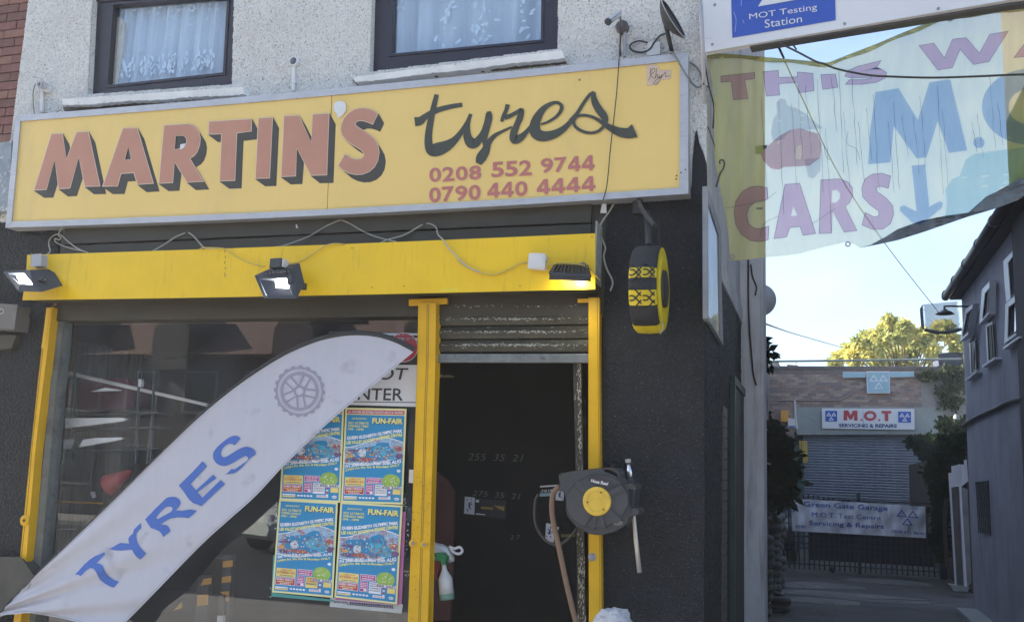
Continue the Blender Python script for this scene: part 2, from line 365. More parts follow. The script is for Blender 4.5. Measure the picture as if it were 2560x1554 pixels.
# ------------------------------------------------------------ text and marks
_tc = {}
def glyphs(body, bold=0.0, shear=0.0):
    k = (body, bold, shear)
    if k in _tc: return _tc[k]
    c = bpy.data.curves.new('t', 'FONT'); c.body = body; c.offset = bold; c.shear = shear; c.resolution_u = 3
    o = bpy.data.objects.new('t', c); COL.objects.link(o)
    dg = bpy.context.evaluated_depsgraph_get(); dg.update()
    me = bpy.data.meshes.new_from_object(o.evaluated_get(dg))
    vs_ = [(v.co.x, v.co.y) for v in me.vertices]; fs = [tuple(p.vertices) for p in me.polygons]
    bpy.data.objects.remove(o); bpy.data.curves.remove(c); bpy.data.meshes.remove(me)
    x0 = min(v[0] for v in vs_); x1 = max(v[0] for v in vs_); y0 = min(v[1] for v in vs_); y1 = max(v[1] for v in vs_)
    r = ([((v[0]-x0)/(x1-x0), (v[1]-y0)/(y1-y0)) for v in vs_], fs); _tc[k] = r; return r
def digits(mb, s, qpx, fn, bold=.011, gap=.10):
    q = [fn(*p) for p in qpx]; n = len(s); wd_ = (1-gap*(n-1)/n)/n
    for i, ch in enumerate(s):
        u0 = i*(wd_+gap/n); c4 = lambda u, v: bil(q, u0+wd_*u, v)
        if ch == '4':
            mb.wprism([[c4(*p) for p in ((.54,1),(.84,1),(.84,.38),(1,.38),(1,.17),(.84,.17),(.84,0),(.57,0),(.57,.17),(0,.17),(0,.38))], [c4(*p) for p in ((.57,.38),(.57,.72),(.26,.38))]], (0,0,0))
        else:
            vs_, fs = glyphs(ch, bold); mb.add([c4(u, v) for (u, v) in vs_], fs)
def bil(q, u, v):      # q = TL,TR,BR,BL ; v up
    t = q[0]*(1-u)+q[1]*u; b = q[3]*(1-u)+q[2]*u; return b*(1-v)+t*v
def text(mb, body, q, bold=0.0, shear=0.0, arc=0.0):
    """lettering filling the world quad q (TL,TR,BR,BL)"""
    vs_, fs = glyphs(body, bold, shear)
    return mb.add([bil(q, u, v) + (q[0]-q[3])*(arc*4*u*(1-u)) for (u, v) in vs_], fs)
def textp(mb, body, qpx, fn, bold=0.0, shear=0.0):
    return text(mb, body, [fn(*p) for p in qpx], bold, shear)
def ribbon(path, widths):
    """outline polygon of a brush stroke"""
    pts = [Vector((p[0], p[1], w_)) for p, w_ in zip(path, widths)]; sp = smoothpath(pts, 5); Lf = []; Rt = []
    for i, q in enumerate(sp):
        t = sp[min(i+1, len(sp)-1)] - sp[max(i-1, 0)]; t = Vector((t.x, t.y)); t = t.normalized() if t.length > 0 else Vector((1,0))
        nn = Vector((-t.y, t.x))*(q.z/2); Lf.append((q.x+nn.x, q.y+nn.y)); Rt.append((q.x-nn.x, q.y-nn.y))
    return Lf, Rt
def stroke(mb, path, widths, fn, off=None):
    Lf, Rt = ribbon(path, widths); n = len(Lf)
    mb.add([fn(*p) for p in Lf]+[fn(*p) for p in Rt], [(i, i+1, n+i+1, n+i) for i in range(n-1)])
def circle(cx, cy, r, n=32, ry=None, bump=0, k=1):
    out = []
    for i in range(n):
        b = bump if (i % k) < k/2 else 0; g = 2*math.pi*i/n
        out.append((cx+(r+b)*math.cos(g), cy+((ry or r)+b)*math.sin(g)))
    return out
def rect(x0, y0, x1, y1): return [(x0,y0),(x1,y0),(x1,y1),(x0,y1)]
def mot_logo(mb, q, lw=.09):
    """three outlined triangles inside the world quad q"""
    def tri(cx, by, s):
        o = [(cx-s/2, by), (cx+s/2, by), (cx, by+s*.87)]
        i = offset_poly(o, -lw*.62)
        wl = [[bil(q, *p) for p in o], [bil(q, *p) for p in i]]
        mb.wprism(wl, (0,0,0))
    tri(.27, .50, .46); tri(.73, .50, .46); tri(.50, .08, .46)
# ============================================================ SETTING
XR = -0.65        # right corner of the shop, where the alley begins
def struct(name, mb, mat, **k):
    o = mb.build(name, mat, **k); o['kind'] = 'structure'; return o
struct('ground', MB().add([(-150,-150,-.02),(150,-150,-.02),(150,150,-.02),(-150,150,-.02)], [(0,1,2,3)]), paving)
struct('road', MB().add([(-150,-14.5,-.012),(150,-14.5,-.012),(150,-4.2,-.012),(-150,-4.2,-.012)], [(0,1,2,3)]), asphalt)
struct('pavement', MB().box(-150,-4.2,-.016,150,-.02,.10), paving)
struct('far_pavement', MB().box(-150,-17,-.016,150,-14.5,.10), paving)
lm = MB()
for i in range(-10, 10): lm.box(i*4, -9.4, -.008, i*4+2, -9.3, -.004)
ly = MB().box(-60,-4.55,-.008,60,-4.48,-.004).box(-60,-4.72,-.008,60,-4.65,-.004)
struct('road_marking', ly, M('road_yellow', (.55,.38,.05), .7, var=.2))
struct('road_marking', lm, white_paint)
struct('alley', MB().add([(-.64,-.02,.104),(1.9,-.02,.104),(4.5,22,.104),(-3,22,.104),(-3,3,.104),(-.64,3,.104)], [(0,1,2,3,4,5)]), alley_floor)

# ---------------------------------------------------------------- shop building
shop = thing('shop_building', 'two storey corner shop with white pebbledash above and black painted render around its shopfront', 'building', (-3.4, 0, 0))
SZ = 3.36    # level where the black render stops
ZT = 8.2
w1o = z('Z1',(712,-300),(1765,-400),(1740,635),(660,710)); w1p = z('Z1',(850,40),(1697,-28),(1663,540),(805,635))
w2o = z('Z2',(698,-300),(2092,-420),(2078,370),(675,542)); w2p = z('Z2',(848,-280),(1958,-380),(1948,295),(838,400))
W1 = [P(*p) for p in w1o]; W2 = [P(*p) for p in w2o]
XL = -6.12
outer = [Vector((XL,0,3.30)), Vector((XR,0,3.30)), Vector((XR,0,ZT)), Vector((XL,0,ZT))]
MB().wprism([outer, W1, W2], (0,.22,0)).build('upper_wall', white_pebble, shop)
def inpoly(x, zz, poly):
    c = False; n = len(poly)
    for i in range(n):
        a_, b_ = poly[i], poly[(i+1) % n]
        if (a_.z > zz) != (b_.z > zz) and x < (b_.x-a_.x)*(zz-a_.z)/(b_.z-a_.z)+a_.x: c = not c
    return c
def rough_sheet(name, mat, x0, x1, z0, z1, Y, step, amp, freq, holes=(), parent=None, axis='y', inside=None):
    mb = MB(); nx = int((x1-x0)/step); nz_ = int((z1-z0)/step); idx = {}
    for j in range(nz_+1):
        for i in range(nx+1):
            x = x0+(x1-x0)*i/nx; zz = z0+(z1-z0)*j/nz_
            q = Vector((x*freq, Y, zz*freq)); n_ = .6*noise.noise(q)+.8*noise.noise(q*1.9)
            h = amp*(.5+.95*n_)
            if i in (0, nx) or j in (0, nz_): h = -.002
            mb.v.append((x, Y-h, zz) if axis == 'y' else (Y+h, x, zz))
    for j in range(nz_):
        for i in range(nx):
            x = x0+(x1-x0)*(i+.5)/nx; zz = z0+(z1-z0)*(j+.5)/nz_
            if any(inpoly(x, zz, h) for h in holes): continue
            if inside and not inside(x, zz): continue
            a_ = j*(nx+1)+i; mb.f.append((a_, a_+1, a_+nx+2, a_+nx+1))
    return mb.build(name, mat, parent, smooth=True)
rough_sheet('pebbledash', white_pebble, XL-.004, XR+.004, 4.18, 5.36, -.004, .0062, .011, 58, (W1, W2), shop)
rough_sheet('pebbledash', white_pebble, -.80, XR+.004, 3.42, 4.18, -.004, .0062, .011, 58, (), shop)
rough_sheet('pebbledash', white_pebble, XL-.004, -6.0, 3.42, 4.18, -.004, .0062, .011, 58, (), shop)
# lower front: left pier, fascia, right pier
DOORW = (P(1092,1100).x-.055, P(1478,1100).x-.04)     # doorway
MB().box(-8.2,.0,.1,-5.50,.22,3.30).build('lower_wall', black_pebble, shop)
MB().box(P(1505,1000).x,.0,.1,XR,.22,3.30).build('lower_wall', black_pebble, shop)
def spike(x, zz):   # ragged top edge of the black paint, with the pointed patch beside the sign
    return True
rough_sheet('black_render', black_pebble, P(1502,1000).x, XR+.004, .4, 3.41, -.006, .0065, .010, 55, parent=shop)
rough_sheet('black_render', black_pebble, -6.75, -5.52, .4, 3.41, -.006, .007, .010, 55, parent=shop)
MB().box(-5.50,-.015,2.62,P(1505,1000).x,.2,3.34).build('fascia', dark_wood, shop)
MB().box(-5.45,-.05,3.20,-1.36,-.018,3.36).build('fascia_board', dark_wood, shop, bevel=.004)
MB().box(-5.45,-.035,3.10,-1.36,-.018,3.195).build('fascia_board', dark_wood, shop, bevel=.004)
# painted spike of black on the white wall right of the sign
MB().prism([z('Z3',(1238,1500),(1265,1235),(1282,1220),(1300,1330),(1345,1440),(1372,1540),(1380,1900),(1225,1900))], fY(-.018), (0,.01,0)).build('black_paint_patch', black_pebble, shop)
# alley side of the shop
MB().box(XR-.22,.22,.1,XR,2.9,3.15).build('side_wall', black_pebble, shop)
MB().box(XR-.22,.22,3.15,XR,2.9,ZT).build('side_wall', grey_render, shop)
MB().box(XR-.03,.6,3.0,XR+.02,2.9,3.14).build('ledge', grey_render, shop)
for bx_ in ((-8.2,9.2,0,-1.1,9.4,6.8),(-1.3,2.9,0,-1.1,9.2,6.8),(-8.4,0.22,0,-8.2,9.4,6.8)): MB().box(*bx_).build('rear_wall', grey_render, shop)  # unseen rear wing, height and length set to shade the alley
MB().box(-8.4,0,ZT+.002,XR,3.2,ZT+.2).build('roof', dark_roof, shop)
MB().box(-8.4,3.2,6.81,-1.1,9.4,6.95).build('roof', dark_roof, shop)  # roof over the unseen rear wing that shades the alley
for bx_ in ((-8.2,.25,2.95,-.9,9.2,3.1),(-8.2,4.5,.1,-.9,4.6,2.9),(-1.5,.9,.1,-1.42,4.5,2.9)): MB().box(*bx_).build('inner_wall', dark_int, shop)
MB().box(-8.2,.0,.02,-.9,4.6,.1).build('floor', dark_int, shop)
MB().box(-8.2,1.4,3.12,-.9,1.5,ZT-.1).build('upstairs_partition', M('upstairs_room', (.35,.37,.40), .9), shop)
# pier at the back corner
pl = [P(*p, 2.8) for p in z('R',(1841,640),(1894,640),(1915,1554),(1856,1554))]
pxl, pxr = -.668, -.452
pier = thing('pier', 'tall streaky grey rendered pier on the left side of the alley behind the banner', 'pier', (pxl, 2.9, 0))
MB().box(pxl,2.8,.1,pxr,3.25,7.6).build('shaft', grey_render, pier, bevel=.01)
MB().box(pxl-.02,2.795,6.0,pxr+.03,3.26,6.15).build('band', grey_render, pier)
rough_sheet('black_render', black_pebble, .0, 2.795, .1, 3.13, XR+.002, .011, .008, 45, parent=shop, axis='x')
# dark door and panels on side wall
d = MB().box(XR,1.75,.1,XR+.035,2.72,2.35); sdoor = thing('side_door', 'black boarded side door in the alley wall beside the pier', 'door', (XR,2.2,.1))
d.build('door_leaf', M('black_door', (.02,.022,.027), .6, var=.3), sdoor, bevel=.006)
MB().box(XR,1.66,.1,XR+.045,1.745,2.355).build('door_frame', green_dark, sdoor)
MB().box(XR,1.66,2.36,XR+.045,2.78,2.42).build('door_frame', green_dark, sdoor)
k = 0
tile = MB().box(XR+.001,1.02,0,XR+.018,1.32,.065)
first = None
for i in range(26):
    zz = .25+i*.073
    if first is None:
        first = tile.build('brick', M('dark_tile', (.085,.08,.08), .5, var=.3), shop); base_l = Vector(first.location); first.location = base_l+Vector((0,0,zz))
    else:
        o = first.copy(); COL.objects.link(o); o.parent = shop; o.location = base_l+Vector((0,0,zz))

# windows upstairs
def upwin(o_, p_, wl, lab):
    f = MB().prism([o_, p_], fY(.05), (0,.07,0)).build('window', upvc_brown, shop, bevel=.006, label=lab)
    io = offset_poly(p_, 7)
    MB().prism([io, offset_poly(p_, 1.0)], fY(.042), (0,.02,0)).build('bead', upvc_brown, f, bevel=.003)
    MB().prism([offset_poly(p_, 3)], fY(.085), (0,0,0)).build('pane', up_glass, f)
    return f
wa = upwin(w1o, w1p, W1, 'left upstairs window with dark brown frame and flowered net curtain')
wb = upwin(w2o, w2p, W2, 'right upstairs window with dark brown frame and plain pleated net curtain')
MB().prism([z('Z1',(718,12),(1756,-52),(1757,-95),(716,-35))], fY(.035), (0,.02,0)).build('transom', upvc_brown, wa, bevel=.004)
def sill(pts, lab):
    # ragged underside
    tl, tr, br, bl = pts; low = []
    for i in range(71):
        t = i/70; low.append((br[0]*(1-t)+bl[0]*t, br[1]*(1-t)+bl[1]*t+random.uniform(-1.3, 1.3)+1.5*math.sin(t*17)))
    MB().prism([[tl, tr]+low], fY(-.085), (0,.14,0)).build('sill', sill_white, shop, bevel=.006, label=lab)
sill(z('Z1',(462,742),(1818,652),(1826,706),(468,790)), 'left window sill')
sill(z('Z2',(548,578),(2110,376),(2130,432),(560,620)), 'cracked right window sill')
MB().prism([z('Z1',(470,800),(1822,712),(1822,722),(480,830))], fY(-.03), (0,.03,0)).build('sill_shadow', dark_wood, shop)  # dark strip painted where the left sill casts its shadow
MB().prism([z('Z2',(542,600),(2125,432),(2138,468),(570,632))], fY(-.03), (0,.03,0)).build('sill_shadow', dark_wood, shop)  # same painted shadow strip below the right sill

def curtain(poly, Y, folds, name, label, amp=.022):
    xs = [P(*p, Y).x for p in poly]; zs = [P(*p, Y).z for p in poly]
    x0, x1, z0, z1 = min(xs)-.05, max(xs)+.05, min(zs)-.05, max(zs)+.1
    mb = MB(); nx, nz_ = 150, 10
    for j in range(nz_+1):
        for i in range(nx+1):
            u = i/nx; g = u*folds*2*math.pi+1.5*math.sin(u*5)+.25*j/nz_*math.sin(u*9)
            mb.v.append((x0+(x1-x0)*u, Y+amp*math.sin(g)+.008*math.sin(g*2.3), z0+(z1-z0)*j/nz_))
    for j in range(nz_):
        for i in range(nx):
            a_ = j*(nx+1)+i; mb.f.append((a_, a_+1, a_+nx+2, a_+nx+1))
    c = tag(mb.build(name, lace, smooth=True), label, 'curtain', 'net curtains behind the upstairs windows')
    return c, (x0, x1, z0, z1)
lacew = M('white_lace_thread', (.70,.76,.84), .8)
c1, bb = curtain(w1p, .15, 9, 'net_curtain', 'net curtain with embroidered flowers and leaves in the left upstairs window')
em = MB(); random.seed(3)
def leafmark(cx, cz, r, an, Y):
    pts = []
    for i in range(8):
        g = 2*math.pi*i/8; x = r*math.cos(g); y = r*.38*math.sin(g)
        pts.append(Vector((cx+x*math.cos(an)-y*math.sin(an), Y, cz+x*math.sin(an)+y*math.cos(an))))
    em.wprism([pts], (0,.0012,0))
def sprig(cx, cz, s, n, Y):
    for i in range(n): leafmark(cx+random.uniform(-1,1)*s, cz+random.uniform(-1,1)*s*1.1, random.uniform(.008,.017), random.uniform(0, math.pi), Y+random.uniform(-.002,.002))
for i in range(13):
    x = bb[0]+.1+(bb[1]-bb[0]-.15)*i/13+random.uniform(-.02,.02)
    sprig(x, bb[2]+.13+random.uniform(-.02,.03), .05, 11, .118)
    for k in range(5): leafmark(x+random.uniform(-.03,.03), bb[2]+.10+.03*k, .03, math.pi/2+random.uniform(-.6,.6), .117)
for i in range(7): sprig(bb[0]+.12+i*.18, bb[2]+.62+random.uniform(-.05,.05), .055, 16, .118)
for i in range(90): leafmark(random.uniform(bb[0]+.05,bb[1]-.05), random.uniform(bb[2]+.2,bb[3]), .008, random.uniform(0,3), .118)
for i in range(16):
    x = random.uniform(bb[0]+.1,bb[1]-.1); zz = random.uniform(bb[2]+.25,bb[2]+.95); g0 = random.uniform(0,6)
    em.tube([(x+.05*math.cos(g0+t*.5)*(1+t*.12), .118, zz+.06*math.sin(g0+t*.5)) for t in range(6)], .0018, 4)
put(em.build('embroidery', lacew), c1)
MB().box(-8.4,3.0,6.9,XR,3.15,ZT-.01).build('rear_wall', grey_render, shop); MB().box(-8.4,.22,6.8,-8.2,3.0,ZT-.01).build('rear_wall', grey_render, shop); MB().box(XR-.22,2.9,.1,-.9,3.15,6.9).build('rear_wall', grey_render, shop)
rb_ = MB().prism([z('Z1',(848,118),(905,135),(941,172),(930,300),(880,632),(803,638))], fY(.105), (0,.006,0)).build('reflection', M('cream_reflection', (.62,.52,.38), .7, var=.15, vs_=8, col2=(.35,.25,.16), mask=(5,.55,.62), streak=(5,5,.6)))  # sunlit house's reflection, painted as a cream strip behind the glass
tag(rb_, 'narrow cream reflection of a sunlit house, painted in behind the left side of the left upstairs window', 'reflection')
c2, bb = curtain(w2p, .16, 6, 'net_curtain', 'plain pleated net curtain with faded floral weave in the right upstairs window', .03)
em = MB()
for i in range(170):
    col = random.choice([.12,.42,.62,.9]); x = bb[0]+(bb[1]-bb[0])*(col+random.gauss(0,.035)); leafmark(x, random.uniform(bb[2]+.05,bb[3]), random.uniform(.01,.03), random.uniform(0,3), .115+random.uniform(-.003,.003))
put(em.build('embroidery', lacew), c2)

# ---------------------------------------------------------------- the big shop sign
sign = thing('shop_sign', 'long faded yellow shop sign reading MARTIN\'S tyres with two phone numbers in an aluminium frame', 'sign', P(850,380,-.1))
SY = -.13
so_ = [(40,289),(1718,131),(1721,484),(14,569)]
# outline follows the slight bow of the real trim
def edge(a_, b_, n, bow):
    return [(a_[0]*(1-t/n)+b_[0]*t/n, a_[1]*(1-t/n)+b_[1]*t/n+bow*4*(t/n)*(1-t/n)) for t in range(n)]
outer_s = edge((40,289),(1719,131),8,7)+edge((1719,131),(1721,484),1,0)+edge((1721,484),(14,569),8,9)+edge((14,569),(40,289),1,0)
inner_s = edge((50,303),(1701,151),8,7)+edge((1701,151),(1700,469),1,0)+edge((1700,469),(29,554),8,9)+edge((29,554),(50,303),1,0)
fy = fY(SY); fyb = fY(SY+.012)
# four frame bars, mitred
def bar(o1, o2, i1, i2): return [o1]+[o2]+[i2]+[i1]
topo = outer_s[0:9]; topi = inner_s[0:9]; boto = outer_s[9:18]; boti = inner_s[9:18]
MB().prism([topo+topi[::-1]], fy, (0,.125,0)).build('frame_bar', alu, sign, bevel=.003)
MB().prism([boto+boti[::-1]], fy, (0,.125,0)).build('frame_bar', alu, sign, bevel=.003)
MB().prism([[topo[8],boto[0],boti[0],topi[8]]], fy, (0,.125,0)).build('frame_bar', alu, sign, bevel=.003)
MB().prism([[topo[0],topi[0],boti[8],boto[8]]], fy, (0,.125,0)).build('frame_bar', alu, sign, bevel=.003)
g = offset_poly(inner_s, 2)
topg = g[0:9]; botg = g[9:18]
def cutline(t): # point on top and bottom at px x
    return t
def interp(line, x):
    line = sorted(line)
    for a_, b_ in zip(line, line[1:]):
        if a_[0] <= x <= b_[0]: return a_[1]+(b_[1]-a_[1])*(x-a_[0])/(b_[0]-a_[0])
    return line[-1][1]
xs1, xs2 = 829, 817
tp = [p for p in topg if p[0] < xs1]+[(xs1, interp(topg, xs1))]; bp_ = [(xs2, interp(botg, xs2))]+[p for p in botg if p[0] < xs2]
MB().prism([tp+bp_], fyb, (0,.006,0)).build('panel', sign_yellow, sign)
tp = [(xs1+1.6, interp(topg, xs1+1.6))]+[p for p in topg if p[0] > xs1+1.6]; bp_ = [p for p in botg if p[0] > xs2+1.6]+[(xs2+1.6, interp(botg, xs2+1.6))]
MB().prism([tp+bp_], fyb, (0,.006,0)).build('panel', sign_yellow, sign)
MB().prism([offset_poly(inner_s, 1)], fY(SY+.03), (0,.09,0)).build('backing', M('sign_backing', (.05,.045,.03), .8), sign)
# block letters
LET = {
 'M': (z('Z1',(385,1003),(465,1000),(497,1195),(572,990),(660,988),(745,1390),(635,1393),(590,1172),(522,1405),(440,1410),(410,1190),(345,1417),(257,1420)), []),
 'A': (z('Z1',(920,962),(1025,960),(1145,1370),(1030,1378),(1003,1290),(903,1297),(878,1390),(770,1392)), z('Z1',(962,1100),(985,1195),(930,1200))),
 'R': (z('Z1',(1228,940),(1400,928),(1438,936),(1466,955),(1488,990),(1497,1035),(1492,1085),(1474,1135),(1450,1165),(1418,1185),(1520,1355),(1400,1362),(1305,1208),(1290,1365),(1190,1370)), z('Z1',(1313,1015),(1370,1013),(1390,1026),(1398,1050),(1392,1085),(1370,1110),(1303,1122))),
 'T': (z('Z1',(1563,912),(1880,892),(1878,980),(1770,993),(1755,1348),(1645,1352),(1660,1000),(1560,1003)), []),
 'I': (z('Z1',(1935,885),(2037,880),(2015,1330),(1912,1333)), []),
 'N': (z('Z2',(32,870),(140,865),(235,1070),(245,857),(365,850),(348,1307),(232,1310),(125,1105),(115,1315),(10,1320)), []),
 'S': (z('Z2',(730,850),(700,830),(665,816),(630,810),(590,812),(555,822),(515,846),(480,885),(460,930),(455,970),(466,1010),(492,1046),(530,1074),(575,1100),(610,1122),(630,1148),(628,1170),(610,1187),(575,1193),(535,1185),(485,1155),(437,1240),(470,1270),(515,1293),(565,1304),(615,1302),(665,1283),(705,1248),(730,1200),(740,1140),(730,1085),(705,1040),(670,1010),(620,978),(575,950),(560,932),(566,912),(590,902),(620,902),(655,912),(693,928)), []),
}
fc = fY(SY+.010)
for ch, (po, ho) in LET.items():
    def sh(pl_, hole=False):
        q = offset_poly(pl_, -4.6 if not hole else 3.0); return [(x+20.5, y+23.5) for x, y in q]
    front = offset_poly(po, 1.5); back = sh(front)
    wl = [P(*p, SY+.0065) for p in front]; bl_ = [P(*p, SY+.0112) for p in back]
    mb = MB(); n = len(wl); mb.add(wl+bl_, [(i, (i+1) % n, (i+1) % n+n, i+n) for i in range(n)])
    mb.wprism([bl_], (0,0,0)); mb.build('letter_shade', shadow_paint, sign)
    loops = [offset_poly(po, 1.5)]
    mb = MB(); mb.prism([offset_poly(po, 1.5)]+([offset_poly(ho, -1.0)] if ho else []), fY(SY+.0062), (0,0,0)); mb.build('letter_outline', pale_line, sign)
    mb = MB(); mb.prism([po]+([ho] if ho else []), fY(SY+.0052), (0,0,0)); mb.build('letter', salmon, sign)
mb = MB(); mb.prism([z('Z2',(402,815),(400,790),(410,770),(428,758),(450,755),(475,763),(492,780),(496,805),(490,830),(470,860),(430,886),(428,856),(408,836))], fY(SY+.0045), (0,0,0)); mb.build('apostrophe', white_paint, sign)
mb = MB(); mb.prism([z('Z1',(1350,1080),(1390,1073),(1375,1105),(1345,1120))], fY(SY+.0048), (0,0,0)); mb.build('chip', white_paint, sign)
# brush script "tyres"
K = 0
def st(k, path, wd):
    global K
    s_ = ZM[k][2]; f = fY(SY+.0095-K*.0005); K += 1
    mb = MB(); stroke(mb, z(k, *path), [v/s_ for v in wd], f); mb.build('script_stroke', script_paint, sign)
st('Z2', [(1008,912),(1050,905),(1090,872),(1170,828),(1270,800),(1364,784)], [70,62,46,42,36,32])
st('Z2', [(1172,708),(1150,800),(1128,900),(1112,1000),(1112,1080),(1135,1125),(1180,1118),(1250,1090),(1310,1045),(1365,975),(1405,905),(1432,855)], [34,42,48,54,62,82,100,80,52,36,26,18])
st('Z2', [(1425,853),(1400,940),(1402,1020),(1430,1070),(1470,1065),(1515,1000),(1540,920),(1560,850)], [22,42,62,78,66,40,30,40])
st('Z2', [(1562,834),(1565,880),(1545,960),(1530,1040),(1535,1090)], [30,48,50,40,30])
st('Z2', [(1735,950),(1660,985),(1600,1020),(1560,1070),(1535,1130),(1505,1180),(1485,1225)], [16,22,32,44,66,76,46])
st('Z2', [(1657,910),(1672,870),(1690,830),(1705,782)], [22,30,30,34])
st('Z2', [(1680,880),(1720,868),(1770,842),(1808,825),(1795,880),(1770,940),(1748,1000),(1755,1045),(1800,1030),(1850,980),(1900,915)], [38,32,30,34,46,46,56,66,54,32,24])
st('Z2', [(1952,932),(2020,905),(2080,860),(2108,805),(2085,772),(2040,772),(1975,810),(1925,880),(1905,950),(1920,1000),(1975,1020),(2050,1005),(2120,965),(2180,905),(2230,850)], [16,20,24,28,24,26,42,64,80,86,76,62,46,34,30])
st('Z3', [(95,1130),(160,1060),(220,965),(275,890),(318,862)], [36,34,32,30,28])
st('Z3', [(318,862),(315,905),(330,965),(368,1030),(410,1085),(425,1130),(415,1175)], [30,50,66,72,70,52,30])
st('Z3', [(415,1175),(360,1225),(290,1243),(210,1228),(150,1190),(128,1145),(155,1092),(215,1078),(290,1090),(350,1118),(420,1165),(490,1205),(560,1235),(640,1245),(700,1222)], [26,28,26,28,30,28,26,26,28,32,44,66,84,98,130])
# phone numbers and sticker
mb = MB()
fs_ = fY(SY+.0085)
digits(mb, '0208', z('Z2',(1116,1256),(1505,1236),(1505,1342),(1118,1364)), fs_, .024)
digits(mb, '552', z('Z2',(1582,1214),(1884,1196),(1884,1310),(1582,1328)), fs_, .024)
digits(mb, '9744', z('Z2',(1950,1186),(2352,1160),(2354,1272),(1952,1298)), fs_, .024)
digits(mb, '0790', z('Z2',(1114,1404),(1500,1380),(1502,1492),(1116,1516)), fs_, .024)
digits(mb, '440', z('Z2',(1552,1372),(1852,1352),(1852,1464),(1552,1482)), fs_, .024)
digits(mb, '4444', z('Z2',(1920,1344),(2358,1316),(2360,1426),(1922,1456)), fs_, .024)
mb.build('phone_number', phone_red, sign)
stk = MB().prism([z('Z3',(810,608),(905,602),(925,655),(1040,655),(1035,738),(945,748),(910,795),(812,802))], fY(SY+.009), (0,.002,0)).build('sticker', M('pinkish_paper', (.66,.50,.38), .7), sign)
mb = MB()
for path in ([(845,640),(850,700),(825,755)],[(835,690),(870,640),(890,655),(870,685),(845,700),(880,735),(900,715)],[(905,640),(897,700),(890,730),(905,700),(915,705),(912,730),(930,720)],[(930,700),(928,725),(945,715),(955,695),(945,730),(900,785),(875,780),(905,745),(960,715)],[(965,710),(985,675),(990,700),(985,720),(1000,715),(1028,708)]):
    stroke(mb, z('Z3', *path), [1.0]*len(path), fY(SY+.0078-random.random()*.0005))
put(mb.build('handwriting', wire_dark), stk)
for k_, x_, y_ in (('Z7',1965,130),('Z7',1962,158),('Z2',2240,598),('Z7',2040,80),('Z7',2002,105)):
    MB().prism([[(p[0], p[1]) for p in circle(*z(k_,(x_,y_))[0], 2.2, 8)]], fY(SY-.001 if x_ > 2000 and k_ == 'Z7' else SY+.010), (0,.002,0)).build('rust_spot', M('rust', (.08,.05,.03), .8), sign)

# ---------------------------------------------------------------- yellow shutter box
BY = -.20
boxt = thing('shutter_box', 'long bright yellow painted steel shutter box above the shopfront', 'shutter box', P(780,680,-.1))
fb = fY(BY)
TLb, TRb, BRb, BLb = (66,637),(1488,583),(1488,722.5),(112,750)
front = edge((68,637),(1488,583),6,3)+[(1488,583)]+edge((1488,722.5),(56,750),6,2.5)+[(56,750)]+z('C2',(552,1025),(1010,1035),(985,850),(880,710),(742,552),(608,480))
front = edge((68,637),(1488,583),6,3)+[(1488,583)]+edge((1488,722.5),(56,750),6,2.5)+[(56,750)]+[(59,729),(64,700)]
MB().prism([front], fb, (0,.004,0)).build('cover_plate', box_yellow, boxt)
# seam between plates
c_ = [P(*p, BY+.005) for p in [(72,640),(1484,588),(1484,720),(62,748)]]
MB().wprism([c_], (0,.17,0)).build('box_body', dark_wood, boxt)
xr_ = P(1488,650,BY).x
MB().box(xr_-.004,BY+.004,2.785,xr_+.004,-.03,3.17).build('end_plate', M('grubby_end_plate', (.40,.38,.33), .6, var=.3, vs_=14, col2=(.08,.08,.07), mask=(30,.62,.68)), boxt, bevel=.002)
MB().prism([z('Z7',(0,1060),(152,1056),(155,1094),(0,1098))], fY(BY-.002), (0,.001,0)).build('tape_patch', M('yellow_tape', (.80,.60,.03), .4), boxt)
mb = MB()
for x_, y_ in (((560),(622))), ((563,690)), ((1300,715)), ((1010,715)), ((930,718)), ((1480,592)), ((1480,718)), ((880,620)):
    mb.prism([circle(x_, y_, 1.6, 7)], fY(BY-.0015), (0,.001,0))
mb.build('screw', wire_dark, boxt)
mb = MB()
for i in range(5): mb.prism([rect(561+i%2, 625+i*14, 563+i%2, 631+i*14)], fY(BY-.0015), (0,.001,0))
mb.build('scratch', M('scratch', (.30,.22,.05), .7), boxt)

# ---------------------------------------------------------------- shop front posts, glazing
front_t = thing('shopfront', 'wide shop window and open doorway framed by yellow shutter rails', 'shopfront', (-3.5, -.05, .1))
FYp = -.07
def post(pts, lab, seams):
    p_ = MB().prism([pts], fY(FYp), (0,.07,0)).build('post', post_yellow, front_t, bevel=.004, label=lab)
    mb = MB()
    for s_ in seams: stroke(mb, s_, [1.4]*len(s_), fY(FYp-.0012))
    mb.build('groove', M('groove', (.22,.13,.02), .6), p_)
    return p_
pl_ = post([(117,770),(131,768),(119,878),(100,1030),(89,1130),(80,1235),(64,1425),(62,1449),(48,1421),(76,1140),(95,960),(106,865)], 'left yellow shutter rail', [[(119,775),(108,868),(97,965),(80,1118),(70,1240),(50,1418)]])
MB().prism([[(117,770),(125,770),(112,870),(103,870)]], fY(-.074), (0,.003,0)).build('raised_strip', post_yellow, pl_)  # thin strip set proud of the rail, same yellow paint
MB().prism([[(50,1432),(66,1432),(52,1560),(34,1560)]], fY(FYp), (0,.07,0)).build('post', post_yellow, front_t, bevel=.004, label='foot of the left yellow shutter rail')
mb = MB().lathe(P(64,1300,-.07), (0,-1,0), [(0,.038),(.012,.038),(.018,.03),(.018,.016),(.03,.016)], 20); mb.build('lock', post_yellow, pl_)
mb = MB().lathe(P(60,1300,-.10), (0,-1,0), [(0,.010),(.004,.010)], 14); mb.build('keyhole', wire_dark, pl_)
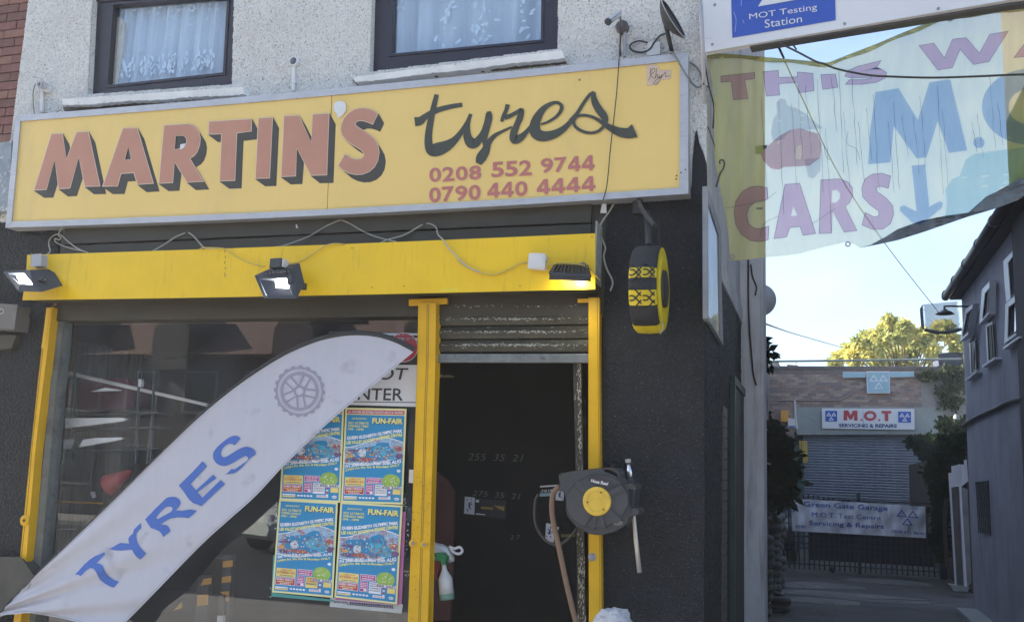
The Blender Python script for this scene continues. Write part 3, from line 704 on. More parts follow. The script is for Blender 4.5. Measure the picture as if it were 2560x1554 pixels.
pc = post([(1047,757),(1091,757),(1089,905),(1086,1010),(1080,1200),(1070,1570),(1020,1570),(1030,1300),(1036,1130),(1044,900)], 'double yellow shutter rail between window and door',
     [[(1068,760),(1066,905),(1062,1010),(1057,1200),(1046,1568)],[(1072,760),(1070,905),(1066,1010),(1061,1200),(1050,1568)]])
pr = post([(1473,745),(1497,745),(1498,905),(1501,1200),(1504,1570),(1474,1570),(1471,1200),(1471,905)], 'right yellow shutter rail beside the black pier', [[(1493,746),(1496,1000),(1499,1300),(1500,1568)]])
MB().prism([[(1022,748),(1118,745),(1118,759),(1022,764)]], fY(-.062), (0,.02,0)).build('head_plate', post_yellow, front_t)
MB().prism([[(1444,747),(1496,745),(1496,754),(1444,756)]], fY(-.062), (0,.02,0)).build('head_plate', post_yellow, front_t)
for (x_, y_) in z('A7',(42,818),(140,830),(1588,935)):
    mb = MB().lathe(P(x_, y_, FYp), (0,-1,0), [(0,.024),(.006,.024),(.009,.018),(.009,.0)], 18); lk = mb.build('lock', post_yellow if x_ < 1400 else steel, pc if x_ < 1400 else pr)
    MB().lathe(P(x_, y_, FYp-.010), (0,-1,0), [(0,.012),(.004,.010),(.004,0)], 12).build('keyhole', steel, lk)
mb = MB(); mb2 = MB(); random.seed(5)
for i in range(110):
    y_ = random.choice([random.uniform(1140,1340), random.uniform(1300,1550), random.uniform(1180,1300)]); t = (y_-900)/650
    x_ = random.uniform(1040-18*t, 1086-14*t)
    mb.prism([[(x_+random.uniform(-1.6,1.6), y_+random.uniform(-2.4,2.4)) for _ in range(3)]], fY(FYp-.0018), (0,.001,0))
mb.build('paint_chip', M('chip_brown', (.14,.09,.03), .8), pc, kind='stuff')
# window frame: left jamb grey, head brown
MB().prism([[(142,800),(158,800),(142,950),(121,1200),(101,1430),(88,1560),(66,1560),(82,1430),(104,1200),(128,950)]], fY(.0), (0,.10,0)).build('jamb', M('grey_jamb', (.17,.18,.17), .5, var=.2, col2=(.09,.09,.09), mask=(8,.5,.7)), front_t, bevel=.004)
MB().prism([[(100,758),(1050,750),(1050,772),(150,790),(140,806),(120,800)]], fY(-.005), (0,.1,0)).build('head_rail', M('dark_brown_wood', (.075,.06,.04), .5, var=.2, vs_=8, streak=None), front_t, bevel=.004)
MB().prism([[(150,785),(1046,767),(1046,776),(180,794)]], fY(-.012), (0,.02,0)).build('bead', M('worn_brown_bead', (.19,.13,.10), .6, var=.25, vs_=12), front_t, bevel=.003)
MB().prism([[(135,752),(142,752),(140,764),(133,764)]], fY(-.02), (0,.02,0)).build('latch', M('pinkish_metal', (.40,.20,.15), .6), front_t)
gl = MB().prism([[(118,775),(1052,760),(1040,1600),(66,1600)]], fY(.06), (0,0,0)).build('window_pane', shop_glass, front_t)
MB().box(-5.5,.0,.1,P(1020,1550,0).x,.2,.42).build('stallriser', dark_wood, front_t)
# door frame inside the opening
dfp = z('A6',(1448,640),(1506,640),(1515,1100),(1522,1500))
MB().prism([z('A6',(1440,655),(1507,655),(1513,1000),(1524,1496))+z('A7',(1530,1500),(1465,1500),(1440,40))], fY(.03), (0,.09,0)).build('door_frame', peeling, front_t, bevel=.005)
MB().box(P(1455,1200).x+.05,.125,.1,P(1505,1000).x,.2,2.62).build('reveal', dark_int, front_t)
# shutter slats over the door
sy = [745,782,815,849,883]
for i, (a_, b_) in enumerate(zip(sy, sy[1:])):
    mb = MB(); prof = [(0,.030),(.012,.016),(.4,-.004),(.72,.002),(.93,.010),(1,.032)]; vv = []
    xl, xr2 = P(1086,830).x, P(1476,830).x; z1 = P(1280,a_).z; z0 = P(1280,b_).z+.004
    for (t, yy) in prof:
        vv += [(xl, -.01+yy, z1+(z0-z1)*t), (xr2, -.01+yy, z1+(z0-z1)*t)]
    mb.add(vv, [(2*j, 2*j+1, 2*j+3, 2*j+2) for j in range(5)])
    vv2 = [(q[0], q[1]+.006, q[2]) for q in vv]; mb.add(vv2, [(2*j, 2*j+2, 2*j+3, 2*j+1) for j in range(5)])
    mb.build('slat', shutter_steel, front_t)
mb = MB().box(P(1086,890).x,-.028,P(1280,907).z,P(1476,890).x,.012,P(1280,885).z); mb.build('bottom_rail', bottom_rail, front_t, bevel=.006)
random.seed(61); fk = MB()
for (yy_, n_) in ((765,40),(797,170),(829,190),(862,260)):
    for i in range(n_):
        x_ = min(1466, max(1092, random.gauss(1270, 85))); y_ = yy_+random.gauss(0, 1.7); s_ = random.uniform(.5, 2.2)
        fk.prism([[(x_-s_*1.6, y_+random.uniform(-.5,.5)), (x_, y_-s_*random.uniform(.3,.9)), (x_+s_*1.5, y_+random.uniform(-.4,.4)), (x_+random.uniform(-1,1), y_+s_*.6)]], fY(-.026-i*.00001), (0,0,0))
fk.build('paint_flakes', M('bare_flake', (.40,.40,.36), .7), front_t, kind='stuff')
fk = MB()
for i in range(230):
    y_ = random.choice([random.uniform(900,1020), random.uniform(1020,1160), random.uniform(1330,1560), random.uniform(1400,1560)]); t_ = (y_-900)/650; x_ = (random.choice([1447,1450]) if random.random() < .7 else 1444)+t_*random.choice([9,2,14])+random.gauss(0,.9); h_ = random.uniform(1,7); w_ = random.uniform(.5,1.8)
    fk.prism([[(x_-w_, y_), (x_+random.uniform(-w_,w_)*.4, y_-h_), (x_+w_, y_+random.uniform(-1,1)), (x_, y_+h_*.8)]], fY(.027-i*.00001), (0,0,0))
fk.build('paint_flakes', M('cream_flake', (.42,.40,.30), .7), front_t, kind='stuff')
MB().box(P(1086,890).x,-.01,2.60,P(1476,890).x,.03,2.9).build('shutter_roll', shutter_steel, front_t)
# ---------------------------------------------------------------- things behind the glass and in the doorway
random.seed(11)
def cyl(mb, a_, b_, r, n=12): return mb.tube([a_, b_], r, n)
plank = MB().prism([z('A1',(640,628),(1940,930),(1932,955),(640,662))], fY(.40), (0,.05,0)).build('plank', M('bare_wood', (.70,.64,.56), .7, var=.2, streak=None), bevel=.004)
tag(plank, 'long pale plank slanting across the inside of the shop window', 'plank')
post_in = MB().prism([z('A1',(1432,850),(1446,850),(1378,1490),(1362,1490))], fY(.5), (0,.03,0)).build('post', steel)
tag(post_in, 'thin metal upright inside the window below the slanting plank', 'post')
shelf = thing('shelf_rack', 'metal shelf rack with window reflections built as pale boards in the dark left end of the shop window', 'shelf', P(220,1050,1.0))
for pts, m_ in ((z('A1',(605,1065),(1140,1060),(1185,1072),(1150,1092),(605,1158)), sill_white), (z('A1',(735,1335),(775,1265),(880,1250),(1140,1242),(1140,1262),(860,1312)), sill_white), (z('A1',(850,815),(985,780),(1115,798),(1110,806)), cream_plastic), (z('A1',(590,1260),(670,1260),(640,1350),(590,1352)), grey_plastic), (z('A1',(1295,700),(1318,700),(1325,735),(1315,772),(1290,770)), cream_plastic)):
    MB().prism([pts], fY(.28), (0,.03,0)).build('board', m_, shelf)  # pale wedges are reflections in the glass, built as boards
MB().prism([z('A1',(600,700),(1180,690),(1250,780),(1250,970),(860,1010),(600,960))], fY(.6), (0,.3,0)).build('van_reflection', M('maroon_reflection', (.20,.05,.07), .5), shelf)  # stands in for a dark red van mirrored in the glass
MB().prism([z('A1',(1245,850),(1262,850),(1258,965),(1245,960))], fY(.8), (0,.03,0)).build('edge_strip', red_p, shelf)
for xx in (590, 690, 1290, 1430):
    MB().prism([z('A1',(xx,620),(xx+8,620),(xx-22,1490),(xx-32,1490))], fY(.38), (0,.03,0)).build('upright', M('rack_grey', (.10,.11,.12), .5), shelf)
for yy in (1040, 1170, 1370):
    MB().prism([z('A1',(590,yy),(1480,yy-30),(1480,yy-22),(590,yy+9))], fY(.36), (0,.2,0)).build('rail', M('rack_grey', (.10,.11,.12), .5), shelf)
cone = MB().lathe(P(272,1213,.4), (P(345,1166,.4)-P(272,1213,.4)).normalized(), [(0,.085),(.01,.085),(.22,.02),(.225,0)], 20).build('traffic_cone', red_p, smooth=True)
tag(cone, 'red traffic cone lying on its side behind the window glass', 'cone')
b_ = MB().prism([z('A2',(482,424),(895,443),(895,457),(482,440))], fY(.5), (0,.03,0)).build('batten', orange_p)
tag(b_, 'thin orange batten low inside the shop window, left of the white flag', 'batten')
b_ = MB().prism([z('A2',(455,676),(665,668),(665,680),(455,686))], fY(.5), (0,.03,0)).build('strip', cream_plastic)
tag(b_, 'short pale strip inside the window under the orange batten', 'strip')
tk = MB().prism([z('A2',(795,350),(835,342),(850,392),(815,408))], fY(.5), (0,.004,0)).build('paper_tag', cream_plastic)
tag(tk, 'small white paper tag hanging inside the window above the orange batten', 'tag')
# hazard barrier
br = thing('hazard_barrier', 'dark barrier frame with yellow hazard bands seen low through the shop window', 'barrier', P(500,1480,.4))
for i, (xx, x2, y0, y1) in enumerate(((1170,1290,500,1530),(800,960,820,1530))):
    MB().prism([z('B5',(xx,y0),(x2,y0),(x2-50,y1),(xx-60,y1))], fY(.42), (0,.06,0)).build('upright', M('barrier_grey', (.06,.06,.07), .6), br)
for q in ([(1160,600),(1305,582),(1302,680),(1158,692)],[(1148,832),(1282,812),(1276,905),(1142,920)],[(1120,1050),(1250,1040),(1248,1185),(1185,1190),(1180,1110)],[(880,858),(992,840),(985,935),(830,955)],[(785,1095),(945,1085),(940,1240),(775,1255)],[(425,1330),(556,1190),(550,1290)]):
    MB().prism([z('B5', *q)], fY(.415), (0,.004,0)).build('hazard_band', orange_p, br)
MB().prism([z('B5',(1090,1100),(1170,1100),(1165,1400),(1085,1400))], fY(.38), (0,.03,0)).build('sleeve', black_plastic, br)
MB().prism([z('B5',(1080,1395),(1165,1395),(1162,1500),(1072,1500))], fY(.38), (0,.03,0)).build('torn_label', sill_white, br)
# doorway: black board wall inside
DY = .85
bw = thing('board_wall', 'black board wall inside the doorway with chalked tyre sizes and labels', 'wall', P(1280,1400,DY))
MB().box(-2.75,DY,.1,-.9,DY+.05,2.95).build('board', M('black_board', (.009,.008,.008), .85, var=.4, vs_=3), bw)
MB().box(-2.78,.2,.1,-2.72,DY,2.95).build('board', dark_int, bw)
mb = MB()
textp(mb, '255  35  21', z('A7',(520,42),(995,55),(990,112),(515,100)), fY(DY-.003), -.012, .2)
textp(mb, '275  35  21', z('A7',(555,362),(970,390),(968,440),(553,408)), fY(DY-.003), -.004, .2)
textp(mb, '2 7', z('A7',(880,745),(965,745),(965,785),(880,785)), fY(DY-.003), -.01, .2)
mb.build('chalk_writing', chalk, bw)
MB().prism([z('A7',(235,200),(330,270),(395,370),(390,900),(360,1480),(215,1480))], fY(.5), (0,.04,0)).build('red_panel', M('dark_red_panel', (.085,.032,.03), .6), bw)
def label_card(pts, n, seed):
    c = MB().prism([pts], fY(DY-.006), (0,.003,0)).build('label', sign_white, bw)
    mb = MB(); random.seed(seed)
    cx = sum(p[0] for p in pts)/4; cy = sum(p[1] for p in pts)/4
    for i in range(n):
        x_ = cx+random.uniform(-8,8); y_ = cy+random.uniform(-16,14); mb.prism([rect(x_-1.3, y_-1.6, x_+1.3, y_+1.6)], fY(DY-.009), (0,.002,0))
    mb.prism([rect(cx-2.5, cy-8, cx+2, cy+4)], fY(DY-.0095), (0,.002,0)); mb.build('print', navy, c)
label_card(z('A7',(490,414),(576,424),(572,572),(482,560)), 9, 1)
label_card(z('A7',(1270,355),(1345,375),(1340,452),(1272,446)), 6, 2)
label_card(z('A7',(1190,642),(1258,655),(1256,808),(1182,800)), 9, 3)
MB().prism([z('A7',(580,432),(845,450),(840,606),(576,580))], fY(DY-.004), (0,.002,0)).build('label', M('dark_label', (.03,.03,.035), .5), bw)
mb = MB(); mb.prism([z('A7',(630,500),(735,508),(733,528),(628,520))], fY(DY-.007), (0,.001,0)); mb.prism([z('A7',(735,490),(830,500),(828,540),(780,520))], fY(DY-.007), (0,.001,0)); mb.build('print', M('gold_print', (.30,.21,.05), .5), bw)
mb = MB(); mb.prism([z('A7',(585,440),(612,443),(612,466),(585,464))], fY(DY-.007), (0,.001,0)); mb.prism([z('A7',(585,558),(665,566),(665,574),(585,568))], fY(DY-.007), (0,.001,0)); mb.build('print', sign_white, bw)
mb = MB(); mb.prism([z('A7',(1138,322),(1290,312),(1290,326),(1138,336))], fY(DY-.007), (0,.001,0)); textp(mb, '-710 UHP', z('A7',(1140,358),(1270,345),(1270,372),(1140,385)), fY(DY-.007), .02); mb.build('print', sign_white, bw)
MB().prism([z('A7',(1135,388),(1265,380),(1262,408),(1135,415))], fY(DY-.005), (0,.001,0)).build('print', pale_blue, bw)
mb = MB(); mb.prism([z('A7',(1272,672),(1300,676),(1298,700),(1272,696))], fY(DY-.007), (0,.001,0)); mb.build('print', cream_plastic, bw)
mb = MB(); mb.prism([z('A7',(1315,740),(1440,735),(1440,760),(1320,765))], fY(DY-.007), (0,.001,0)); mb.build('print', M('olive_print', (.14,.13,.04), .6), bw)
# strip light inside
sl = MB().prism([z('A6',(262,752),(300,750),(310,764),(330,752),(362,754),(395,764),(395,774),(262,774))], fY(DY-.02), (0,.02,0)).build('wall_clip', M('brassy_metal', (.65,.50,.28), .35, .5))
tag(sl, 'small brassy clip on the dark wall just inside the door top', 'clip')
# spray bottle and carrier bag
bag = thing('carrier_bag', 'crumpled white carrier bag hanging inside the doorway above the spray bottle', 'bag', P(1110,1370,.12))
random.seed(2)
mb = MB(); bo = z('A7',(220,798),(250,812),(300,825),(350,850),(375,890),(398,940),(398,975),(360,985),(330,978),(300,950),(222,955)); cx, cy = z('A7',(305,900))[0]
n = len(bo); rings = []
for k, (s_, dy) in enumerate(((1,.03),(.93,0),(.7,-.035),(.35,-.05),(.02,-.045))):
    for p in bo: mb.v.append(tuple(P(cx+(p[0]-cx)*s_+random.uniform(-1.2,1.2), cy+(p[1]-cy)*s_+random.uniform(-1.2,1.2), .12+dy+random.uniform(-.008,.008))))
for k in range(4):
    for i in range(n): mb.f.append((k*n+i, k*n+(i+1)%n, (k+1)*n+(i+1)%n, (k+1)*n+i))
mb.build('bag_body', M('thin_white_plastic', (.62,.62,.64), .4, var=.08), bag, smooth=True)
MB().tube(smoothpath([P(*p, .10) for p in z('A7',(355,845),(400,862),(445,850),(468,880),(450,905),(415,905),(385,885),(365,860))]), .009, 6).build('handle', M('thin_white_plastic', (.6,.6,.6)), bag, smooth=True)
sb = thing('spray_bottle', 'white spray bottle with green trigger head hanging in the doorway', 'bottle', P(1113,1460,.05))
bx = P(*z('A7',(338,1305))[0], .05); tpz = P(*z('A7',(310,1000))[0], .05)
up = (tpz-bx); Lb = up.length; up.normalize(); rb = .043*6.0/6.0
MB().lathe(bx, up, [(0,.040),(.004,.046),(Lb*.18,.047)], 20).build('liquid', M('pale_green_liquid', (.16,.26,.20), .3), sb, smooth=True)
MB().lathe(bx+up*Lb*.18, up, [(0,.047),(Lb*.42,.044),(Lb*.52,.034),(Lb*.66,.017),(Lb*.80,.013),(Lb*.82,.014)], 20).build('bottle_body', M('cloudy_plastic', (.55,.56,.56), .35, var=.12), sb, smooth=True)
MB().prism([z('A7',(250,905),(300,905),(330,935),(322,985),(305,1000),(288,998),(285,970),(232,960),(240,930))], fY(.02), (0,.05,0)).build('trigger_head', green_p, sb, bevel=.006)
MB().prism([z('A7',(228,904),(250,905),(248,930),(230,928))], fY(.03), (0,.03,0)).build('nozzle', green_p, sb, bevel=.004)
rt = MB().prism([z('A7',(222,975),(262,962),(285,975),(262,1060),(245,1120),(215,1125),(208,1040))], fY(.075), (0,.05,0)).build('cloth', M('red_rag', (.27,.05,.045), .8, var=.2), bevel=.01)
tag(rt, 'red rag hanging beside the spray bottle in the doorway', 'rag')
# pile of white netting at the bottom
mb = MB(); random.seed(4)
cnt = P(1533,1572,-.3); nn = 26
for j in range(9):
    for i in range(nn):
        g = 2*math.pi*i/nn; f = math.pi/2*j/8
        r_ = 1+.10*noise.noise(Vector((math.cos(g)*2, math.sin(g)*2, j*.5)))*2
        mb.v.append((cnt.x+.12*r_*math.cos(g)*math.cos(f), cnt.y+.10*r_*math.sin(g)*math.cos(f), cnt.z+.115*r_*math.sin(f)))
for j in range(8):
    for i in range(nn): mb.f.append((j*nn+i, j*nn+(i+1)%nn, (j+1)*nn+(i+1)%nn, (j+1)*nn+i))
cl = mb.build('cloth_bundle', M('grey_white_cloth', (.52,.52,.54), .8, var=.15, vs_=14, col2=(.25,.25,.26), mask=(24,.5,.7), streak=(1,1,3), bump=1, bs=60), smooth=True)
tag(cl, 'bundle of off-white cloth at the foot of the right yellow rail', 'cloth bundle')

# ---------------------------------------------------------------- hose reel
reel = thing('hose_reel', 'charcoal hose reel with a yellow hub and the words Hose Reel on the right rail', 'hose reel', P(1490,1255,-.25))
RY = -.30
hr = z('B6',(88,222),(112,196),(250,170),(400,152),(520,140),(590,132),(680,128),(752,150),(790,195),(797,250),(850,312),(940,318),(988,345),(975,380),(902,382),(916,450),(916,570),(930,602),(1000,605),(1018,635),(1000,660),(902,706),(862,778),(790,832),(700,890),(600,915),(520,917),(430,900),(330,850),(250,790),(178,700),(160,640),(152,450),(130,412),(98,392),(92,330))
hh = z('B6',(598,152),(640,145),(720,172),(772,215),(768,242),(735,228),(690,205),(620,180))
MB().prism([hr, hh], fY(RY), (0,.15,0)).build('casing', reel_plastic, reel, bevel=.010)
cxr, cyr = z('B6',(535,525))[0]
pin = []
for i in range(40):
    g = 2*math.pi*i/40; r_ = 73+5*math.cos(2*g+.6); pin.append((cxr+r_*math.cos(g)-2, cyr+r_*math.sin(g)*.95))
MB().prism([pin], fY(RY-.018), (0,.03,0)).build('raised_face', reel_plastic, reel, bevel=.009)
for an in (-2.45, -.55, .75, 2.1, 1.35, 1.75):
    a_ = Vector((cxr+34*math.cos(an), cyr+34*math.sin(an))); b_ = Vector((cxr+72*math.cos(an), cyr+70*math.sin(an))); w_ = Vector((-math.sin(an), math.cos(an)))*(5 if abs(an) < 1 or an < 0 else 3)
    MB().prism([[tuple(a_-w_), tuple(b_-w_*1.7), tuple(b_+w_*1.7), tuple(a_+w_)]], fY(RY-.026), (0,.012,0)).build('rib', reel_plastic, reel, bevel=.005)
ell = [(z('B6',(575,305))[0][0]+32*math.cos(g/24*6.2832)*.98+6*math.sin(g/24*6.2832)*.9, z('B6',(575,305))[0][1]+13*math.sin(g/24*6.2832)+6*math.cos(g/24*6.2832)) for g in range(24)]
MB().prism([ell], fY(RY-.024), (0,.01,0)).build('badge', M('badge_black', (.045,.045,.048), .4), reel, bevel=.002)
mb = MB(); textp(mb, 'Hose', z('B6',(458,262),(556,282),(552,322),(452,298)), fY(RY-.027), .03, .2); textp(mb, 'Reel', z('B6',(570,284),(660,302),(656,340),(566,324)), fY(RY-.027), .03, .2); mb.build('lettering', sign_white, reel)
hub = MB().lathe(P(cxr-1.2, cyr, RY-.02), (0,-1,0), [(0,.082),(.012,.082),(.018,.076),(.018,.058),(.014,.056),(.014,0)], 40).build('hub', M('yellow_hub', (.70,.46,.06), .5, var=.12, vs_=15, col2=(.35,.20,.04), mask=(18,.6,.75)), reel)
for x_, y_ in z('B6',(573,422),(415,536),(603,622)):
    MB().lathe(P(x_, y_, RY-.04), (0,-1,0), [(0,.005),(.002,.005)], 8).build('screw', wire_dark, hub)
for x_, y_ in z('B6',(108,220),(405,158),(125,388),(176,640),(770,830),(530,905),(876,345),(968,358),(918,648),(1008,625)):
    MB().lathe(P(x_, y_, RY), (0,-1,0), [(0,.006),(.003,.006),(.003,0)], 8).build('screw', wire_dark, reel)
MB().prism([z('B6',(700,775),(760,728),(830,765),(820,800),(740,808))], fY(RY-.014), (0,.003,0)).build('worn_patch', M('worn_patch', (.17,.165,.14), .7), reel)
MB().obox(P(1585,1240,-.08), Vector((1,0,0)), Vector((0,1,0)), Vector((0,0,1)), .022, .10, .10).build('bracket', M('bracket_grey', (.06,.06,.065), .5), reel, bevel=.004)
hp = [P(*p, RY+.03) for p in z('A7',(1310,330),(1262,370),(1242,450),(1243,560),(1262,680),(1300,850),(1352,1100),(1410,1350),(1460,1540))]
MB().tube(smoothpath(hp), .0165, 10).build('hose', hose_m, reel, smooth=True)
hp = [P(*p, -.05) for p in z('A7',(1120,395),(1095,470),(1100,650),(1180,785),(1290,832),(1390,770),(1455,690))]
MB().tube(smoothpath(hp), .0085, 8).build('hose_loop', M('dark_hose', (.06,.05,.045), .5), reel, smooth=True)
gun = thing('tyre_inflator_rod', 'slim chrome rod with a ribbed nozzle hanging beside the hose reel', 'rod', P(1600,1300,-.12))
GP = lambda *p: [P(*q, -.14) for q in z('A7', *p)]
MB().tube(GP((1930,400),(1944,560),(1965,800),(1995,1070)), [.010,.010,.013,.013], 10).build('rod', M('old_bare_rod', (.62,.56,.50), .35, .4), gun, smooth=True)
MB().tube(GP((1901,128),(1912,210),(1918,285)), [.011,.018,.011], 12).build('barrel', chrome, gun, smooth=True)
MB().tube(GP((1895,92),(1899,122)), [.017,.017], 12).build('nozzle', M('nozzle_metal', (.45,.43,.38), .4, .5), gun)
MB().tube(GP((1924,330),(1940,520)), [.018,.018], 10).build('clamp', black_plastic, gun)

# ---------------------------------------------------------------- floodlights
def flood(name, label, face, inner, Y0, back, m_glow, n_fins=0, back_scale=.72):
    t = thing(name, label, 'floodlight', P(*face[0], Y0))
    fp = [P(*p, Y0+dy) for p, dy in zip(face, (.05,.05,-.05,-.05))]
    ip = [P(*p, Y0+dy) for p, dy in zip(inner, (.04,.04,-.045,-.045))]
    nrm = (fp[1]-fp[0]).cross(fp[3]-fp[0]).normalized()
    if nrm.y > 0: nrm = -nrm
    c = sum(fp, Vector())/4
    mb = MB(); bk_ = [c+(q-c)*back_scale+back for q in fp]
    mb.add(fp+bk_, [(0,1,5,4),(1,2,6,5),(2,3,7,6),(3,0,4,7),(4,5,6,7)]); mb.build('housing', lamp_body, t, bevel=.004)
    mb = MB(); mb.add(fp+ip, [(0,1,5,4),(1,2,6,5),(2,3,7,6),(3,0,4,7)]); mb.build('bezel', lamp_body, t)
    rp = [q-nrm*.03*1+(c-q)*.12 for q in ip]
    mb = MB(); mb.add(ip+rp, [(0,1,5,4),(1,2,6,5),(2,3,7,6),(3,0,4,7)]).add(rp, [(0,1,2,3)]); mb.build('reflector', reflector, t)
    cc = sum(rp, Vector())/4; ux = (rp[1]-rp[0]); uy = (rp[3]-rp[0])
    return t, fp, ip, rp, nrm, c
t, fp, ip, rp, nrm, c = flood('floodlight', 'lit grey floodlight with a terminal box on top at the middle of the yellow box', z('Z6',(142,820),(500,768),(566,1046),(238,1048)), z('Z6',(190,855),(455,843),(515,1012),(255,1018)), -.42, Vector((.03,.10,.10)), lamp_on)
q = [bil(rp, u, v)+nrm*.004 for (u, v) in ((.42,.99),(.96,.99),(.99,.08),(.70,.02),(.45,.45))]
MB().wprism([q], (0,0,0)).build('lamp', lamp_on, t)
MB().obox(P(*z('Z6',(375,708))[0], -.34), Vector((1,0,.05)).normalized(), Vector((0,1,0)), Vector((0,0,1)), .041, .04, .032).build('terminal_box', lamp_body, t, bevel=.004)
MB().obox(P(*z('Z6',(445,705))[0], -.33), Vector((1,0,.05)).normalized(), Vector((0,1,0)), Vector((0,0,1)), .006, .035, .028).build('terminal_cover', cream_plastic, t, bevel=.003)
MB().obox(P(*z('Z6',(565,905))[0], -.33), Vector((1,0,0)), Vector((0,1,0)), Vector((0,0,1)), .016, .10, .022).build('bracket', lamp_body, t, bevel=.004)
mb = MB()
for i in range(7):
    x_ = 235+i*38; mb.prism([z('Z6',(x_,778-i*4),(x_+22,775-i*4),(x_+22,800-i*4),(x_,803-i*4))], fY(-.40), (0,.02,0))
mb.build('fins', lamp_body, t)
def spot(name, loc, energy, color, aim, size=.06, ang=150):
    ld = bpy.data.lights.new(name, 'SPOT'); ld.energy = energy; ld.color = color; ld.shadow_soft_size = size; ld.spot_size = math.radians(ang); ld.spot_blend = .5
    o = bpy.data.objects.new(name, ld); COL.objects.link(o); o.location = loc; o.rotation_euler = (-Vector(aim)).to_track_quat('Z', 'Y').to_euler(); return o
spot('floodlight_beam', c+nrm*.06, 6, (.9,.95,1), nrm)
t, fp, ip, rp, nrm, c = flood('floodlight', 'lit floodlight turned sideways at the left end of the yellow box', z('C2',(60,545),(700,520),(1000,1020),(430,1010)), z('C2',(180,583),(560,583),(770,850),(460,845)), -.34, Vector((.10,.12,.05)), lamp_on2, back_scale=.8)
MB().wprism([[bil(rp, u, v)+nrm*.004 for (u, v) in ((.30,.96),(.98,.98),(.99,.10),(.75,.30),(.48,.40))]], (0,0,0)).build('lamp', lamp_on, t)
MB().lathe(P(*z('C2',(1035,735))[0], -.33), (-1,.0,.0), [(0,.022),(.02,.022),(.02,.012),(.05,.012)], 14).build('bracket_knuckle', lamp_body, t)
MB().tube([P(*z('C2',(1035,735))[0], -.33), P(*z('C2',(1090,745))[0], -.20)], .008, 8).build('bracket', steel, t)
spot('floodlight_beam', c+nrm*.06, 2.5, (.95,1,.88), nrm)
t = thing('floodlight', 'finned grey floodlight facing down at the right end of the yellow box', 'floodlight', P(1425,675,-.25))
rp1 = [P(*p, Y) for p, Y in zip(z('Z7',(950,872),(1228,880),(1248,955),(910,935)), (-.22,-.22,-.36,-.36))]
MB().wprism([rp1], (0,.01,-.035)).build('housing', lamp_body, t, bevel=.006)
MB().prism([z('Z7',(905,930),(1250,952),(1248,972),(908,952))], fY(-.365), (0,.02,0)).build('rim', lamp_body, t, bevel=.003)
for i in range(10):
    u = .08+i*.092
    MB().add([rp1[0]*(1-u)+rp1[1]*u+Vector((0,0,.001)), rp1[3]*(1-u)+rp1[2]*u+Vector((0,0,.001)), rp1[3]*(1-u)+rp1[2]*u+Vector((0,0,.018)), rp1[0]*(1-u)+rp1[1]*u+Vector((0,0,.018)),
              rp1[0]*(1-u)+rp1[1]*u+Vector((.006,0,.001)), rp1[3]*(1-u)+rp1[2]*u+Vector((.006,0,.001)), rp1[3]*(1-u)+rp1[2]*u+Vector((.006,0,.018)), rp1[0]*(1-u)+rp1[1]*u+Vector((.006,0,.018))],
             [(0,1,2,3),(4,7,6,5),(1,5,6,2),(0,3,7,4),(3,2,6,7)]).build('fin', lamp_body, t)
gl_ = [q+Vector((0,.012,-.045)) for q in rp1]; cc = sum(gl_, Vector())/4
MB().add([cc+(q-cc)*.75 for q in gl_], [(0,1,2,3)]).build('lamp', lamp_on2, t)
MB().tube([P(*z('Z7',(1185,862))[0], -.24), P(*z('Z7',(1185,862))[0], -.20)], .012, 10).build('bracket', steel, t)
spot('floodlight_beam', P(*z('Z7',(1145,990))[0], -.245), .55, (1,1,.75), (.0,.55,-.6), .02, 140)
# junction boxes
jb = thing('junction_box', 'grey junction box at the left end of the yellow box', 'junction box', P(93,650,-.22))
MB().prism([z('C2',(735,150),(960,148),(985,190),(970,415),(735,420))], fY(-.25), (0,.05,0)).build('box', grey_plastic, jb, bevel=.006)
for yy in (200,255,310): MB().tube([P(*z('C2',(985,yy))[0], -.225), P(*z('C2',(1015,yy+5))[0], -.225)], .008, 8).build('gland', cream_plastic, jb)
jb = thing('junction_box', 'white square junction box right of centre on the yellow box', 'junction box', P(1341,652,-.22))
MB().prism([z('Z7',(745,772),(865,774),(876,785),(872,890),(862,904),(738,898),(728,888),(738,780))], fY(-.26), (0,.06,0)).build('box', cream_plastic, jb, bevel=.008)
MB().prism([z('Z7',(756,786),(858,788),(856,888),(748,882))], fY(-.263), (0,.004,0)).build('lid', cream_plastic, jb, bevel=.002)
# ---------------------------------------------------------------- cables
def cable(label, k, pts, Y, r=.0045, m=wire_pale, name='cable'):
    if not isinstance(Y, (list, tuple)): Y = [Y]*len(pts)
    q = [P(*p, y) for p, y in zip(z(k, *pts), Y)]
    return tag(MB().tube(smoothpath(q), r, 6).build(name, m, smooth=True), label, 'cable')
cable('pale cable looping from the left junction box up behind the shop sign', 'Z5', [(400,560),(440,520),(428,450),(450,400),(500,372),(540,380),(600,435),(680,495),(775,535)], [-.22,-.2,-.06,-.06,-.06,-.06,-.08,-.12,-.16])
cable('second pale cable sagging left of the first, from the hook to the yellow box', 'Z5', [(575,268),(515,370),(535,400),(520,420),(485,410),(490,440),(560,475),(640,500),(730,520)], [-.13,-.06,-.06,-.06,-.06,-.06,-.06,-.08,-.12])
cable('pale cable rising to a peak above the left half of the yellow box', 'Z5', [(1345,520),(1450,460),(1540,400),(1628,362)], [-.15,-.08,-.06,-.055], .006)
cable('pale cable falling to the box edge just left of the middle floodlight', 'Z5', [(1660,357),(1700,385),(1750,440),(1800,490),(1890,500)], [-.055,-.06,-.07,-.1,-.19], .006)
cable('thin painted cable hanging from the box edge to the middle floodlight', 'Z5', [(1755,505),(1800,490),(1960,495),(2010,520),(2100,580),(2200,625),(2330,655)], -.215, .004, wire_yellow)
